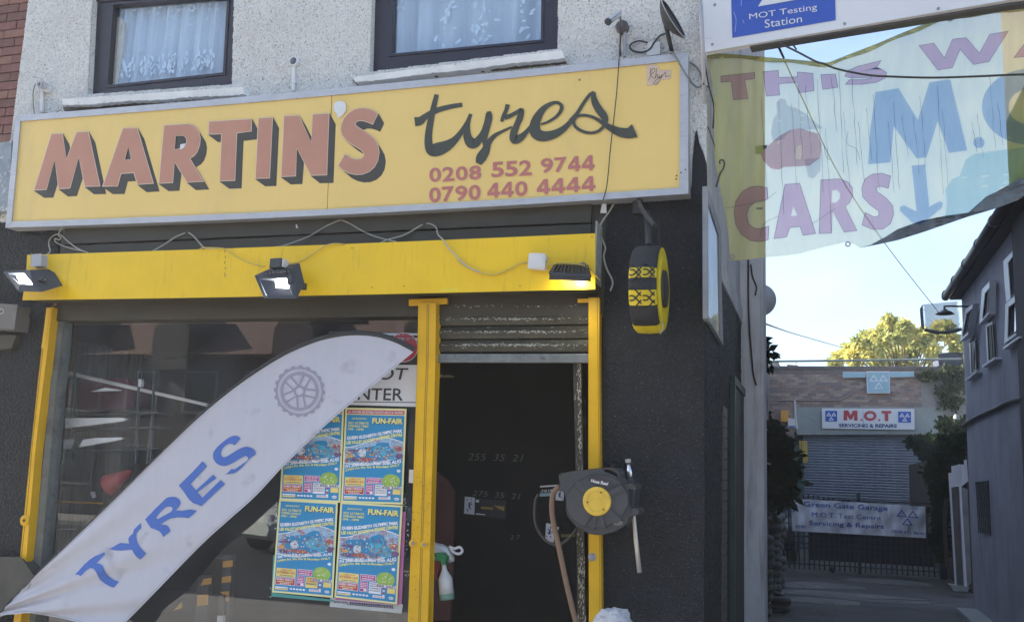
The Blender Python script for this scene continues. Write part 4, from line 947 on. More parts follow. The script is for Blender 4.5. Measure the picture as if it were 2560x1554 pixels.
cable('pale cable running up to the highest peak above the middle floodlight', 'Z6', [(320,545),(420,530),(540,490),(680,435),(850,335),(990,275)], [-.19,-.14,-.08,-.06,-.055,-.055])
cable('pale cable running down to the right from the highest peak', 'Z6', [(1000,275),(1080,310),(1200,380),(1310,430),(1440,468),(1540,490)], [-.055,-.055,-.06,-.06,-.08,-.14])
cable('painted cable from the middle floodlight up to the box top', 'Z6', [(450,705),(560,690),(660,650),(760,580),(860,522),(940,508),(1030,515)], [-.30,-.22,-.215,-.215,-.215,-.215,-.2], .0045, wire_yellow)
cable('pale cable climbing from the box top to the hook under the phone number', 'Z6', [(1390,497),(1470,465),(1600,430),(1700,378),(1798,318)], [-.17,-.08,-.06,-.055,-.055], .0055)
cable('long cable drooping across the right of the yellow box to the white junction box', 'Z6', [(1835,310),(1880,315),(1930,350),(1950,420),(2000,470),(2060,555),(2150,650),(2250,740),(2362,785)], [-.055,-.055,-.06,-.08,-.2,-.215,-.215,-.215,-.215], .005)
cable('lower run of the drooping cable, ending at the white junction box', 'Z7', [(140,830),(200,875),(300,925),(400,950),(480,948),(570,910),(660,862),(735,848)], -.215, .005, wire_yellow)
cable('short looped cable between the white junction box and the finned floodlight', 'Z7', [(872,830),(890,850),(880,880),(920,865),(1060,860),(1190,875),(1250,910),(1300,965),(1332,1000)], [-.24,-.25,-.25,-.25,-.25,-.26,-.23,-.20,-.17], .005, wire_yellow)
cable('pale cable snaking down the black render at the right end of the yellow box', 'Z7', [(1445,362),(1405,430),(1355,500),(1332,560),(1345,650),(1375,730),(1360,800),(1385,900),(1425,980),(1435,1030),(1415,1085)], -.04, .006, wire_pale)
cable('thin dark cable hanging down across the right of the shop sign', 'Z3', [(570,170),(560,400),(548,620),(530,860),(520,960),(497,1170),(470,1400),(440,1720),(400,1880)], [-.1,-.1,-.15,-.145,-.145,-.145,-.145,-.145,-.145], .0038, wire_dark)
cable('black cable curling from the dark wall lamp to the camera pole', 'Z3', [(985,315),(930,340),(880,400),(840,460),(770,490),(700,482),(655,450),(670,410),(740,385),(820,400)], -.03, .006, wire_dark)
cable('grey cable draped over the top right corner of the sign frame', 'Z3', [(940,495),(1050,492),(1080,530),(1130,620),(1200,730),(1260,805),(1310,815),(1335,760),(1300,660),(1240,600),(1200,580)], [-.06,-.15,-.15,-.15,-.15,-.06,-.04,-.03,-.03,-.03,-.03], .006, M('grey_cable', (.20,.20,.20), .5))
cable('thin wire at the top left corner of the sign', 'Z1', [(455,820),(400,850),(330,845),(290,870)], [-.14,-.06,-.06,-.04], .003, wire_dark)
cl_ = MB().prism([z('Z7',(1345,365),(1380,362),(1383,440),(1332,438))], fY(-.06), (0,.01,0)).build('tag_plate', cream_plastic)
tag(cl_, 'small white plastic tag under the sign beside the black render', 'tag')
ck = MB().prism([z('Z6',(548,318),(560,318),(563,340),(575,355),(560,352),(552,358))], fY(-.052), (0,.003,0)).build('paint_fleck', cream_plastic); tag(ck, 'white fleck of paint on the dark fascia above the middle floodlight', 'paint fleck')
# ---------------------------------------------------------------- small cameras on the upper wall
def frame_of(d):
    d = Vector(d).normalized(); u = Vector((0,0,1)).cross(d).normalized(); return d, u
t = thing('security_camera', 'small ring faced security camera on a white conduit at the left end of the wall', 'camera', P(105,215,-.05))
c = P(*z('Z1',(300,625))[0], -.10)
MB().lathe(c+Vector((0,.07,.0)), (-.1,-1,-.1), [(0,.024),(.005,.028),(.07,.028),(.075,.024),(.075,.015),(.06,.012)], 20).build('camera_body', grey_plastic, t, smooth=False)
MB().lathe(c+Vector((0,.0,-.002)), (-.1,-1,-.1), [(0,.012),(.004,.0)], 12).build('lens', black_plastic, t)
MB().lathe(c+Vector((.012,.09,-.02)), (0,-1,0), [(0,.03),(.04,.03),(.045,.02),(.045,0)], 18).build('mount', cream_plastic, t)
MB().prism([z('Z1',(245,580),(270,575),(320,600),(330,650),(345,660),(338,620),(310,588),(260,568))], fY(-.10), (0,.015,0)).build('hood', grey_plastic, t)
MB().tube([P(*z('Z1',(318,680))[0], -.03), P(*z('Z1',(312,840))[0], -.03)], .0125, 10).build('conduit', white_paint, t)
MB().tube(smoothpath([P(*p, -.05) for p in z('Z1',(265,630),(248,690),(250,780),(258,860))]), .003, 6).build('lead', wire_dark, t)
t = thing('security_camera', 'round white fitting on a short conduit between the two upstairs windows', 'camera', P(733,155,-.05))
c = P(*z('Z1',(2200,462))[0], -.03)
MB().lathe(c+Vector((0,.03,0)), (0,-1,0), [(0,.036),(.04,.036),(.045,.034),(.045,.028),(.03,.027),(.03,0)], 22).build('housing', white_paint, t)
MB().lathe(c, (0,-1,0), [(0,.028),(.012,.018),(.016,.0)], 16).build('dome', M('smoky_dome', (.12,.13,.17), .15), t, smooth=True)
MB().tube([P(*z('Z1',(2198,490))[0], -.02), P(*z('Z1',(2196,682))[0], -.02)], .0135, 10).build('conduit', white_paint, t)
MB().box(c.x+.01,-.03,c.z-.16,c.x+.03,-.005,c.z-.15).build('clip', white_paint, t)
t = thing('security_camera', 'silver bullet security camera on a round mount above the right of the sign', 'camera', P(1540,50,-.08))
a_ = P(*z('Z3',(455,200))[0], -.22); b_ = P(*z('Z3',(555,125))[0], -.14)
MB().tube([a_, b_], .021, 18).build('camera_body', chrome, t, smooth=False)
MB().tube([a_+(a_-b_).normalized()*.012+Vector((0,0,-.003)), a_], .023, 18).build('lens_hood', lamp_body, t)
c = P(*z('Z3',(578,245))[0], -.05)
MB().lathe(c+Vector((0,.05,0)), (0,-1,0), [(0,.042),(.05,.042),(.055,.03),(.055,0)], 20).build('mount', M('rusty_mount', (.10,.085,.085), .6, var=.4, vs_=30), t)
MB().tube([c, b_], .008, 8).build('arm', steel, t)
MB().tube([P(*z('Z3',(605,290))[0], -.03), P(*z('Z3',(605,530))[0], -.03)], .011, 10).build('conduit', grey_plastic, t)
MB().tube(smoothpath([P(*p, -.045) for p in z('Z3',(575,300),(565,370),(560,450),(570,530))]), .006, 6).build('lead', wire_dark, t)
# dark dish lamp on the wall
t = thing('wall_dish', 'dark dish seen edge on above the top right corner of the sign', 'dish', P(1680,50,-.1))
a_ = P(*z('Z3',(962,12))[0], -.22); b_ = P(*z('Z3',(1140,350))[0], -.22); mid = (a_+b_)/2; R_ = (a_-b_).length/2
vw = (mid-CAM).normalized(); dn0 = (a_-b_).normalized(); ax = dn0.cross(vw); ax = (ax if ax.x > 0 else -ax).normalized()-vw*.16; ax.normalize()
dn_ = (a_-b_).normalized(); ax = (ax-dn_*ax.dot(dn_)).normalized()
MB().lathe(mid-ax*.06, ax, [(0,.02),(.02,R_*.55),(.045,R_*.85),(.06,R_),(.066,R_),(.056,R_*.93),(.035,R_*.75),(.02,R_*.4),(.015,0)], 30).build('dish', black_plastic, t, smooth=True)
MB().lathe(mid+ax*.0055, ax, [(0,R_*1.0),(.004,R_*1.0),(.004,R_*.93),(0,R_*.93),(0,R_*1.0)], 30).build('rim', grey_plastic, t)
MB().tube([mid-ax*.05, Vector((mid.x-.02, 0, mid.z-.17))], .014, 10).build('arm', black_plastic, t)
pb = MB().prism([z('Z3',(820,400),(932,395),(935,505),(818,515))], fY(-.03), (0,.03,0)).build('blank_plate', white_paint, bevel=.003)
tag(pb, 'small white blank plate on the wall just above the sign frame', 'plate')

# ---------------------------------------------------------------- hanging tyre sign
t = thing('tyre_sign', 'black and yellow painted tyre hanging from a bracket on the black pier', 'tyre', P(1630,700,-.3))
ty = -.36
tl = P(*z('A8',(310,500))[0], ty); tb = P(*z('A8',(350,1220))[0], ty)
cxw0 = P(*z('A8',(300,820))[0], ty-.25).x; cxw1 = P(*z('A8',(565,820))[0], ty-.25).x
zc = (P(1600,620,ty).z+P(1600,820,ty).z)/2; Rt_ = (P(1600,620,ty).z-P(1600,820,ty).z)/2+.02
cen = Vector(((cxw0+cxw1)/2, ty+.05, zc)); wd = (cxw1-cxw0)/2
prof = [(-wd*.8,Rt_*.62),(-wd,Rt_*.80),(-wd*.95,Rt_*.93),(-wd*.78,Rt_*.985),(0,Rt_),(wd*.78,Rt_*.985),(wd*.95,Rt_*.93),(wd,Rt_*.80),(wd*.8,Rt_*.62)]
def arc_lathe(prof, g0, g1, n, dr=0):
    mb = MB(); m_ = len(prof)
    for i in range(n+1):
        g = g0+(g1-g0)*i/n
        for (h, r) in prof: mb.v.append((cen.x+h, cen.y-math.cos(g)*(r+dr), cen.z+math.sin(g)*(r+dr)))
    for i in range(n):
        for j in range(m_-1): mb.f.append((i*m_+j, i*m_+j+1, (i+1)*m_+j+1, (i+1)*m_+j))
    return mb
arc_lathe(prof, 0, 2*math.pi, 56).build('tyre_casing', rubber, t, smooth=True)
def gz(zz): return math.asin(max(-1, min(1, (zz-cen.z)/Rt_)))
for (ya, yb) in ((668,762),(872,1000)):
    g1 = gz(P(*z('A8',(430,ya))[0], ty-.2).z); g0 = gz(P(*z('A8',(430,yb))[0], ty-.2).z)
    pb_ = arc_lathe(prof[1:-1], g0, g1, 8, .0025).build('painted_band', tyre_yellow, t, smooth=True)
    mb = MB(); random.seed(int(ya))
    for side in (-1, 1):
        for k in range(4):
            gg = g0+(g1-g0)*(k+.5)/4
            pts = []
            for s_ in range(7):
                u = s_/6; h = side*(.06+u*.8)*wd; a2 = gg+.10*math.sin(u*3.1+side)*(1 if k % 2 else -1); r = Rt_+.004
                pts.append((cen.x+h, cen.y-math.cos(a2)*r, cen.z+math.sin(a2)*r))
            mb.tube(pts, .0042, 5)
    mb.build('tread_groove', rubber, pb_)
g0 = gz(cen.z-Rt_*.97); arc_lathe(prof, -math.pi*.62, -math.pi*.36, 10, .003).build('painted_band', tyre_yellow, t, smooth=True)
arc_lathe([(wd*.8,Rt_*.62),(wd*1.02,Rt_*.80),(wd*.97,Rt_*.93)], 0, 2*math.pi, 48, .003).build('sidewall_paint', tyre_yellow, t, smooth=True)
xr3 = cen.x+wd
mb = MB().lathe(Vector((xr3-.02, cen.y, cen.z)), (1,0,0), [(0,Rt_*.66),(.018,Rt_*.78),(.026,Rt_*.76),(.028,Rt_*.6),(.014,Rt_*.36),(.008,Rt_*.33)], 40); mb.build('wheel_disc', tyre_yellow, t, smooth=True)
MB().lathe(Vector((xr3-.015, cen.y, cen.z)), (1,0,0), [(0,Rt_*.44),(.030,Rt_*.42),(.031,0)], 24).build('hub_hole', black_plastic, t)
# bracket from the wall under the sign to the tyre
wA = P(*z('A8',(420,60))[0], 0); top = Vector((cen.x, cen.y, cen.z+Rt_))
MB().obox(wA+Vector((0,-.03,-.04)), Vector((1,0,0)), Vector((0,1,0)), Vector((0,0,1)), .03, .03, .07).build('wall_bracket', black_plastic, t, bevel=.004)
MB().tube([wA+Vector((0,-.05,0)), P(*z('A8',(440,150))[0], -.2), P(*z('A8',(560,300))[0], cen.y)], .016, 8).build('bracket_arm', black_plastic, t)
MB().tube([P(*z('A8',(490,180))[0], -.05), P(*z('A8',(505,480))[0], cen.y+.02)], .022, 8).build('hanger', black_plastic, t)
MB().tube([P(*z('A8',(590,240))[0], -.06), P(*z('A8',(610,600))[0], -.25), P(*z('A8',(655,800))[0], -.2)], .004, 6).build('stay_wire', wire_dark, t)
for yo in ([(548,520),(600,500),(600,560),(575,610)],[(600,1110),(628,1160),(628,1210),(605,1260)]):
    MB().tube(smoothpath([P(*p, cen.y-.02) for p in z('A8', *yo)]), .005, 6).build('tie_wire', wire_pale, t, smooth=True)
# ---------------------------------------------------------------- feather flag
fl = thing('feather_flag', 'white feather flag reading TYRES with a wheel emblem leaning across the shop window', 'flag', P(0,1545,-.75))
U_ = [(-120,1625),(-60,1578),(0,1528)]+z('A2',(380,1020),(880,540),(1430,0))+[(490,1049)]+z('A3',(0,1010),(300,790),(600,600),(800,500),(1000,420),(1125,385),(1250,360),(1380,345),(1500,343),(1600,350),(1700,365),(1800,393),(1900,430),(1990,475),(2080,525))
L_ = [(-120,1640),(-60,1600),(0,1552),(57,1552),(120,1575),(170,1590),(240,1600),(315,1552),(493,1371),(565,1305),(640,1238),(703,1170),(776,1099)]+z('A3',(1150,1300),(1400,1090),(1600,925),(1800,760),(1950,635),(2080,527))
L_ = [(-120,1642),(-60,1590),(0,1541),(40,1534),(70,1531),(105,1536),(150,1544),(200,1556),(270,1580),(318,1550),(493,1371),(565,1305),(640,1238),(703,1170),(776,1099)]+z('A3',(1150,1300),(1400,1090),(1600,925),(1800,760),(1950,635),(2082,527))
def resample(pts, n):
    pts = [Vector(p) for p in pts]; d = [0]
    for a_, b_ in zip(pts, pts[1:]): d.append(d[-1]+(b_-a_).length)
    out = []; k = 0
    for i in range(n+1):
        t_ = d[-1]*i/n
        while k < len(d)-2 and d[k+1] < t_: k += 1
        f = (t_-d[k])/max(d[k+1]-d[k], 1e-9); out.append(pts[k].lerp(pts[k+1], f))
    return out
def sp2(pts): return [(v.x, v.y) for v in smoothpath([Vector((p[0], p[1], 0)) for p in pts], 5)]
def flagY(px, py):
    # folds fan out from the lower left corner and soften towards the tip
    ang = math.atan2(1545-py, px+60); r_ = math.hypot(px+60, 1545-py)
    s_ = max(0, 1-r_/1150)
    v = .046*math.sin(ang*26+.8)*s_**1.6+.026*math.sin(ang*47)*s_**3+.006*math.sin(px*.031+py*.012)*math.sin(py*.027)
    q = (px*.64-(1545-py)*.77)    # distance across the diagonal
    v += .016*math.sin(q*.020+r_*.0016+1.2)*min(1, r_/700)+.007*math.sin(q*.052+r_*.003)*min(1, r_/500)
    return -.128+.022*min(1, r_/1000)+v*.55
def fF(px, py): return P(px, py, flagY(px, py))
Us = resample(sp2(U_), 150); Ls = resample(sp2(L_), 150); nv = 36
mb = MB()
for i in range(151):
    for j in range(nv+1):
        q = Us[i].lerp(Ls[i], j/nv); mb.v.append(tuple(fF(q.x, q.y)))
for i in range(150):
    for j in range(nv):
        a_ = i*(nv+1)+j; mb.f.append((a_, a_+1, a_+nv+2, a_+nv+1))
mb.build('cloth', flag_white, fl, smooth=True)
mb = MB(); hemp = [(Ls[i].lerp(Us[i], min(.5, 5/max(1, (Ls[i]-Us[i]).length)))) for i in range(20, 146)]
for k in range(0, 125, 1):
    a_, b_ = hemp[k], hemp[k+1]; d_ = (b_-a_).normalized() if (b_-a_).length > 0 else Vector((1,0)); n_ = Vector((-d_.y, d_.x))*.45
    mb.add([P(q.x, q.y, flagY(q.x, q.y)-.003) for q in (a_-n_, b_-n_, b_+n_, a_+n_)], [(0,1,2,3)])
mb.build('seam', M('seam_thread', (.30,.30,.34), .8), fl, kind='stuff')
# dark pole sleeve along the top edge
sleeve_w = lambda t_: 3.5+ (10*max(0, (t_-.52)/.48)**.8 if t_ > .52 else 0)
mb = MB(); up_ = []
for i in range(151):
    a_ = Us[max(0,i-1)]; b_ = Us[min(150,i+1)]; d_ = (b_-a_).normalized(); n_ = Vector((d_.y, -d_.x)); 
    if n_.y > 0: n_ = -n_
    up_.append(Us[i]+n_*sleeve_w(i/150))
end = [Vector(p) for p in z('A3',(2122,440),(2128,520))]
for i in range(151):
    mb.v.append(tuple(P(up_[i].x, up_[i].y, flagY(Us[i].x, Us[i].y)))); q = (up_[i]+Us[i])/2; mb.v.append(tuple(P(q.x, q.y, flagY(Us[i].x, Us[i].y)-.012))); mb.v.append(tuple(P(Us[i].x, Us[i].y, flagY(Us[i].x, Us[i].y)-.001)))
for i in range(150): mb.f += [(3*i,3*i+3,3*i+4,3*i+1),(3*i+1,3*i+4,3*i+5,3*i+2)]
mb.build('pole_sleeve', M('black_sleeve', (.035,.035,.038), .6), fl, smooth=True)
MB().tube([P(q.x, q.y, flagY(q.x, q.y)+.008) for q in Us[:150:3]], .006, 8).build('pole', black_plastic, fl, smooth=True)
fT = lambda px, py: P(px, py, flagY(px, py)-.0035)
for pts, hole in ((z('A2',(920,878),(928,895),(885,940),(850,978),(880,980),(905,998),(918,1030),(932,1062),(958,1090),(1000,1120),(1048,1140),(1003,1190),(970,1180),(925,1155),(880,1120),(862,1085),(845,1050),(820,1022),(795,1018),(760,1040),(735,1065),(712,1090),(690,1078),(662,1075),(700,1035),(740,990),(790,945),(840,912),(885,895)), None),
    (z('A2',(1243,622),(1245,665),(1222,690),(1205,712),(1200,745),(1210,790),(1228,825),(1252,855),(1290,892),(1238,945),(1205,920),(1180,890),(1165,858),(1135,857),(1080,865),(1020,863),(962,852),(1010,825),(1060,797),(1138,803),(1132,760),(1145,735),(1172,715),(1180,680),(1210,650)), None),
    (z('A2',(1280,590),(1375,490),(1470,400),(1510,390),(1550,393),(1580,412),(1592,440),(1580,475),(1550,512),(1600,515),(1680,503),(1735,515),(1700,550),(1665,578),(1620,573),(1560,572),(1500,583),(1450,610),(1420,637),(1470,640),(1492,665),(1503,695),(1440,745),(1425,715),(1405,695),(1370,678),(1330,665),(1308,632)), z('A2',(1377,572),(1425,515),(1465,482),(1495,475),(1518,485),(1522,500),(1510,522),(1455,552),(1388,590))),
    (z('A2',(1787,77),(1826,122),(1750,205),(1680,280),(1728,332),(1800,268),(1880,195),(1908,228),(1830,285),(1742,352),(1785,400),(1860,325),(1945,243),(1985,280),(1890,365),(1775,475),(1740,458),(1700,445),(1660,405),(1620,345),(1577,292),(1690,180)), None),
    (z('C1',(937,290),(880,240),(830,215),(765,210),(700,222),(600,265),(500,335),(380,430),(270,530),(190,630),(150,700),(138,790),(155,880),(200,960),(270,1025),(350,1065),(440,1080),(540,1070),(640,1030),(760,970),(900,880),(1000,825),(1060,795),(1110,800),(1150,835),(1155,870),(1120,930),(1010,1010),(900,1085),(790,1160),(740,1172),(675,1165),(560,1285),(488,1335),(640,1305),(740,1290),(840,1240),(930,1165),(1020,1080),(1110,970),(1180,890),(1260,820),(1350,765),(1375,720),(1365,670),(1310,605),(1230,555),(1130,530),(1040,535),(950,565),(830,630),(720,700),(620,760),(530,815),(440,835),(385,800),(365,750),(375,680),(410,600),(480,510),(560,455),(640,435),(700,450),(765,488)), None)):
    MB().sheet([pts]+([hole] if hole else []), fT, 2).build('letter', flag_blue, fl)
wc, wr = z('A3',(828,957))[0], 1/4.4
def ring(r1, r0, bump=0, k=1, n=96): return [circle(*wc, r1*wr, n, r1*wr*1.015, bump*wr, k), circle(*wc, r0*wr, n if False else 48, r0*wr*1.015)]
mb = MB()
for lp in (ring(262,243,18,6,120), ring(211,180), ring(62,43)): mb.sheet(lp, fT, 0)
mb.build('emblem', flag_grey, fl)
mb = MB()
for i in range(5):
    g = math.radians(-62+72*i); d_ = Vector((math.cos(g), math.sin(g))); n_ = Vector((-d_.y, d_.x)); c_ = Vector(wc)
    for s_ in (-1, 1):
        o_ = c_+n_*s_*34*wr; mb.sheet([[tuple(o_+d_*40*wr-n_*9*wr*(.9)), tuple(o_+d_*184*wr-n_*9*wr+n_*s_*8*wr), tuple(o_+d_*184*wr+n_*9*wr+n_*s_*8*wr), tuple(o_+d_*40*wr+n_*9*wr)]], lambda x, y: P(x, y, flagY(x, y)-.0045), 1)
mb.build('emblem_spokes', flag_grey, fl)

# ---------------------------------------------------------------- no entry sign and posters on the glass
dn = thing('warning_sign', 'white DO NOT ENTER sign with red disc above, half hidden by the flag', 'sign', P(930,930,.05))
MB().prism([z('A3',(1150,300),(2140,315),(2125,668),(1150,660))], fY(.046), (0,.006,0)).build('black_board', M('sign_black', (.045,.045,.045), .5), dn)
MB().prism([z('A3',(1150,662),(2124,668),(2110,1127),(1150,1100))], fY(.045), (0,.006,0)).build('white_board', sign_white, dn)
mb = MB(); f_ = fY(.042); mb.prism([z('A3',(1700,318),(2136,320),(2136,342),(1700,340))], f_, (0,.001,0)); mb.prism([z('A3',(1700,368),(2134,371),(2134,402),(1700,398))], f_, (0,.001,0)); mb.build('stripe', sign_white, dn)
MB().prism([circle(1008, 868, 37, 40)], fY(.0435), (0,.001,0)).build('disc_rim', sign_white, dn)
MB().prism([circle(1008, 868, 35.5, 40)], fY(.042), (0,.001,0)).build('disc', mot_red, dn)
mb = MB(); blk = f_ = fY(.043)
textp(mb, 'DO NOT', z('A3',(1120,700),(2030,700),(2000,832),(1110,830)), f_, .01)
textp(mb, 'ENTER', z('A3',(1380,925),(1975,925),(1968,1060),(1370,1048)), f_, .01)
mb.prism([z('A3',(1200,1064),(2112,1076),(2112,1084),(1200,1072))], f_, (0,.001,0)); mb.build('lettering', M('sign_text_grey', (.05,.05,.055), .5), dn)
PYQ = .040
post_blue = M('poster_blue', (.035,.27,.52), .35, var=.04); post_edge = M('poster_yellow_edge', (.80,.76,.38), .4, var=.03)
py_y = M('poster_yellow_print', (.85,.80,.25), .4); py_w = M('poster_white_print', (.82,.82,.85), .4); py_r = M('poster_red_print', (.55,.07,.10), .4); py_m = M('poster_magenta_print', (.55,.06,.28), .4)
py_g = M('poster_green_print', (.33,.50,.10), .4, var=.2, vs_=30); py_n = M('poster_dark_print', (.09,.05,.12), .4); py_o = M('poster_pale_yellow_box', (.85,.68,.22), .4)
pic_sky = M('poster_picture', (.33,.50,.66), .4, var=.25, vs_=18, col2=(.38,.16,.20), mask=(22,.50,.62)); pic_c = [M('poster_pic_cyan', (.10,.42,.60), .4, var=.2, vs_=30), M('poster_pic_rust', (.42,.13,.12), .4, var=.3, vs_=40), M('poster_pic_purple', (.16,.10,.22), .4, var=.4, vs_=30), M('poster_pic_white', (.66,.70,.76), .4, var=.15, vs_=40), M('poster_pic_orange', (.66,.38,.12), .4, var=.3, vs_=40)]
def poster(q, label, Y, banner=False, date='Fri 20th AUG - Mon 30th AUG', open2='OPENING TIMES', half=False, seed=1):
    q = [P(*p, Y) for p in q]; random.seed(seed)
    t = thing('funfair_poster', label, 'poster', q[3], 'funfair posters on the shop window')
    # slight paper buckle
    def at(u, v, d=0.0): 
        p = bil(q, u, v); return p+Vector((0, -d-.0035*math.sin(u*3.1)*math.sin(v*3.1), 0))
    def grid(mb, u0, v0, u1, v1, d, n=6):
        b0 = len(mb.v)
        for j in range(n+1):
            for i in range(n+1): mb.v.append(tuple(at(u0+(u1-u0)*i/n, v0+(v1-v0)*j/n, d)))
        for j in range(n):
            for i in range(n): a_ = b0+j*(n+1)+i; mb.f.append((a_, a_+1, a_+n+2, a_+n+1))
    def shape(mb, pts, d, sub=0): 
        tri = tessellate_polygon([[Vector((p[0], p[1], 0)) for p in pts]]); b0 = len(mb.v)
        mb.v += [tuple(at(p[0], p[1], d)) for p in pts]; mb.f += [tuple(i+b0 for i in x) for x in tri]
    mb = MB(); grid(mb, 0, 0, 1, 1, 0); mb.build('paper', post_edge, t)
    vt = .965 if not banner else .925
    mb = MB(); grid(mb, .03, .02, .97, vt if banner else .98, .0008); mb.build('blue_print', post_blue, t)
    def tx(mb, s_, u0, v0, u1, v1, sl=0.0, wave=0, bold=.02, d=.0024):
        vs_, fs = glyphs(s_, bold); b0 = len(mb.v)
        for (a_, b_) in vs_:
            u = u0+(u1-u0)*a_; v = v0+(v1-v0)*b_+sl*a_+wave*math.sin((u-.05)*2*math.pi)*-1
            mb.v.append(tuple(at(u, v, d)))
        mb.f += [tuple(i+b0 for i in x) for x in fs]
    def bars(mb, u0, v0, u1, v1, d):
        u = u0
        while u < u1: l_ = random.uniform(.012, .035); grid(mb, u, v0, min(u1, u+l_), v1, d, 1); u += l_+.007
    Y_, W_, R_, MG, N_, O_, G_ = MB(), MB(), MB(), MB(), MB(), MB(), MB()
    if banner:
        grid(R_, .03, .935, .97, .978, .001); tx(W_, 'ALL OUR FAIRS ARE SUITABLE FOR BOTH ADULTS & CHILDREN', .05, .943, .95, .970, 0, 0, .02)
    o = -.03 if banner else .02
    tx(Y_, 'FUN-FAIR', .46, .865+o, .95, .925+o, 0, 0, .035, .003); tx(N_, 'FUN-FAIR', .468, .858+o, .958, .918+o, 0, 0, .045, .0016)
    tx(Y_, "GEORGE IRVIN'S", .12, .905+o, .36, .925+o, 0, 0, .01)
    tx(Y_, '2021 ULTIMATE', .06, .855+o, .40, .880+o); tx(Y_, open2, .06, .822+o, .40, .846+o); tx(Y_, '1PM - 10PM', .06, .79+o, .32, .812+o)
    def wv(u): return .020*math.sin((u-.05)*2*math.pi)*-1
    tx(W_, 'QUEEN ELIZABETH OLYMPIC PARK', .05, .683+o, .95, .724+o, .085, .008, .05); tx(Y_, 'LEE VALLEY HOCKEY & TENNIS CENTRE', .05, .640+o, .95, .674+o, .09, .010, .045)
    # picture band between two waves
    top = [(.03+.94*i/20, .635+o+.075*(i/20)+.035*math.sin((i/20-.35)*math.pi*1.7)-.03*(i/20)**4) for i in range(21)]
    bot = [(.03+.94*i/20, .415+.075*(i/20)-.045*math.sin(i/20*math.pi*1.15)+.0) for i in range(21)]
    shape(W_, [(p[0], p[1]+.008) for p in top]+[(p[0], p[1]-.008) for p in bot[::-1]], .0012)
    mb = MB(); shape(mb, top+bot[::-1], .0018); mb.build('picture', pic_sky, t)
    def blob(mi, cu, cv, ru, rv, d, n=14, jag=.15):
        mb = MB(); shape(mb, [(cu+ru*math.cos(g*6.2832/n)*(1+random.uniform(-jag,jag)), cv+rv*math.sin(g*6.2832/n)*(1+random.uniform(-jag,jag))) for g in range(n)], d); mb.build('picture_shape', pic_c[mi], t)
    blob(2, .16, .545, .12, .012, .0021); blob(0, .62, .545, .13, .055, .0022); blob(0, .78, .52, .10, .06, .00235, 18, .05); blob(1, .90, .575, .065, .032, .0024, 16, .06); blob(3, .32, .52, .07, .045, .0025, 9, .2)
    blob(1, .40, .455, .16, .022, .0026, 16, .4); blob(4, .12, .495, .06, .028, .0023, 7, .3); blob(2, .92, .50, .06, .03, .0025, 12, .3); blob(2, .16, .45, .11, .02, .0027, 14, .3)
    for ci in range(5):
        mb = MB()
        for i in range(34):
            u = random.uniform(.05,.95); vlo = .425+.075*u-.04*math.sin(u*3.6); vhi = .60+o+.06*u; v = random.uniform(vlo+.01, vhi-.012); a0 = random.uniform(0,6); s_ = random.uniform(.008,.028)
            shape(mb, [(u+s_*math.cos(a0+k*1.57)*random.uniform(.4,1), v+.62*s_*math.sin(a0+k*1.57)*random.uniform(.4,1)) for k in range(4)], .0030+ci*.00025+i*.000006)
        mb.build('picture_fleck', pic_c[ci], t, kind='stuff')
    mb = MB()
    for i in range(16):
        g = i*6.2832/16; shape(mb, [(.78,.52),(.78+.09*math.cos(g),.52+.055*math.sin(g)),(.78+.09*math.cos(g+.05),.52+.055*math.sin(g+.05))], .0044)
    for i in range(26):
        u = random.uniform(.08,.92); v = .52+.06*u+random.uniform(-.06,.07); g = random.uniform(0,3); l_ = random.uniform(.01,.04); shape(mb, [(u,v),(u+l_*math.cos(g),v+.7*l_*math.sin(g)),(u+l_*math.cos(g)+.006,v+.7*l_*math.sin(g)+.004),(u+.006,v+.003)], .0030+i*.00003)
    mb.build('picture_detail', pic_c[2], t, kind='stuff')
    tx(W_, date, .05, .353, .95, .393, .085, -.012, .04); tx(Y_, 'OPEN Fri, Sat, Sun & Mondays ONLY', .05, .315, .93, .345, .085, -.012, .035)
    shape(G_, [(.80+.145*math.cos(g*6.2832/24), .235+.075*math.sin(g*6.2832/24)) for g in range(24)], .0014)
    for i in range(12): g = random.uniform(0,6.28); r_ = random.uniform(.2,1); shape(W_, [(.80+.11*r_*math.cos(g)+dx, .235+.055*r_*math.sin(g)+dy) for dx, dy in ((0,0),(.02,.004),(.014,.014))], .0020+i*.00003)
    grid(W_, .66, .155, .97, .182, .0030, 1); tx(N_, 'E20 3AD', .67, .158, .96, .179, d=.0042, bold=.03)
    grid(O_, .05, .175, .375, .265, .0014, 1); tx(R_, '1 TOKEN = £1.50', .12, .240, .31, .253, d=.0025); tx(R_, '10 TOKENS = £10', .07, .208, .355, .233, d=.0025); bars(N_, .10, .187, .33, .193, .0025)
    grid(W_, .045, .088, .375, .168, .0012, 1); grid(R_, .052, .093, .368, .163, .0018, 1); tx(W_, 'EVERY FRIDAY', .07, .135, .35, .156, d=.003, bold=.03); bars(O_, .08, .117, .34, .127, .003); bars(W_, .12, .101, .30, .109, .003)
    grid(W_, .40, .205, .645, .268, .0012, 1); grid(MG, .406, .21, .638, .263, .0018, 1); tx(W_, 'COVID SECURE', .42, .240, .62, .255, d=.003, bold=.03); bars(W_, .43, .219, .61, .229, .003)
    grid(W_, .40, .09, .525, .195, .0012, 1); grid(MG, .405, .093, .52, .192, .0018, 1)
    for i in range(4): bars(W_, .415, .173-i*.017, .51, .181-i*.017, .003)
    grid(W_, .465, .098, .512, .12, .0030, 1)
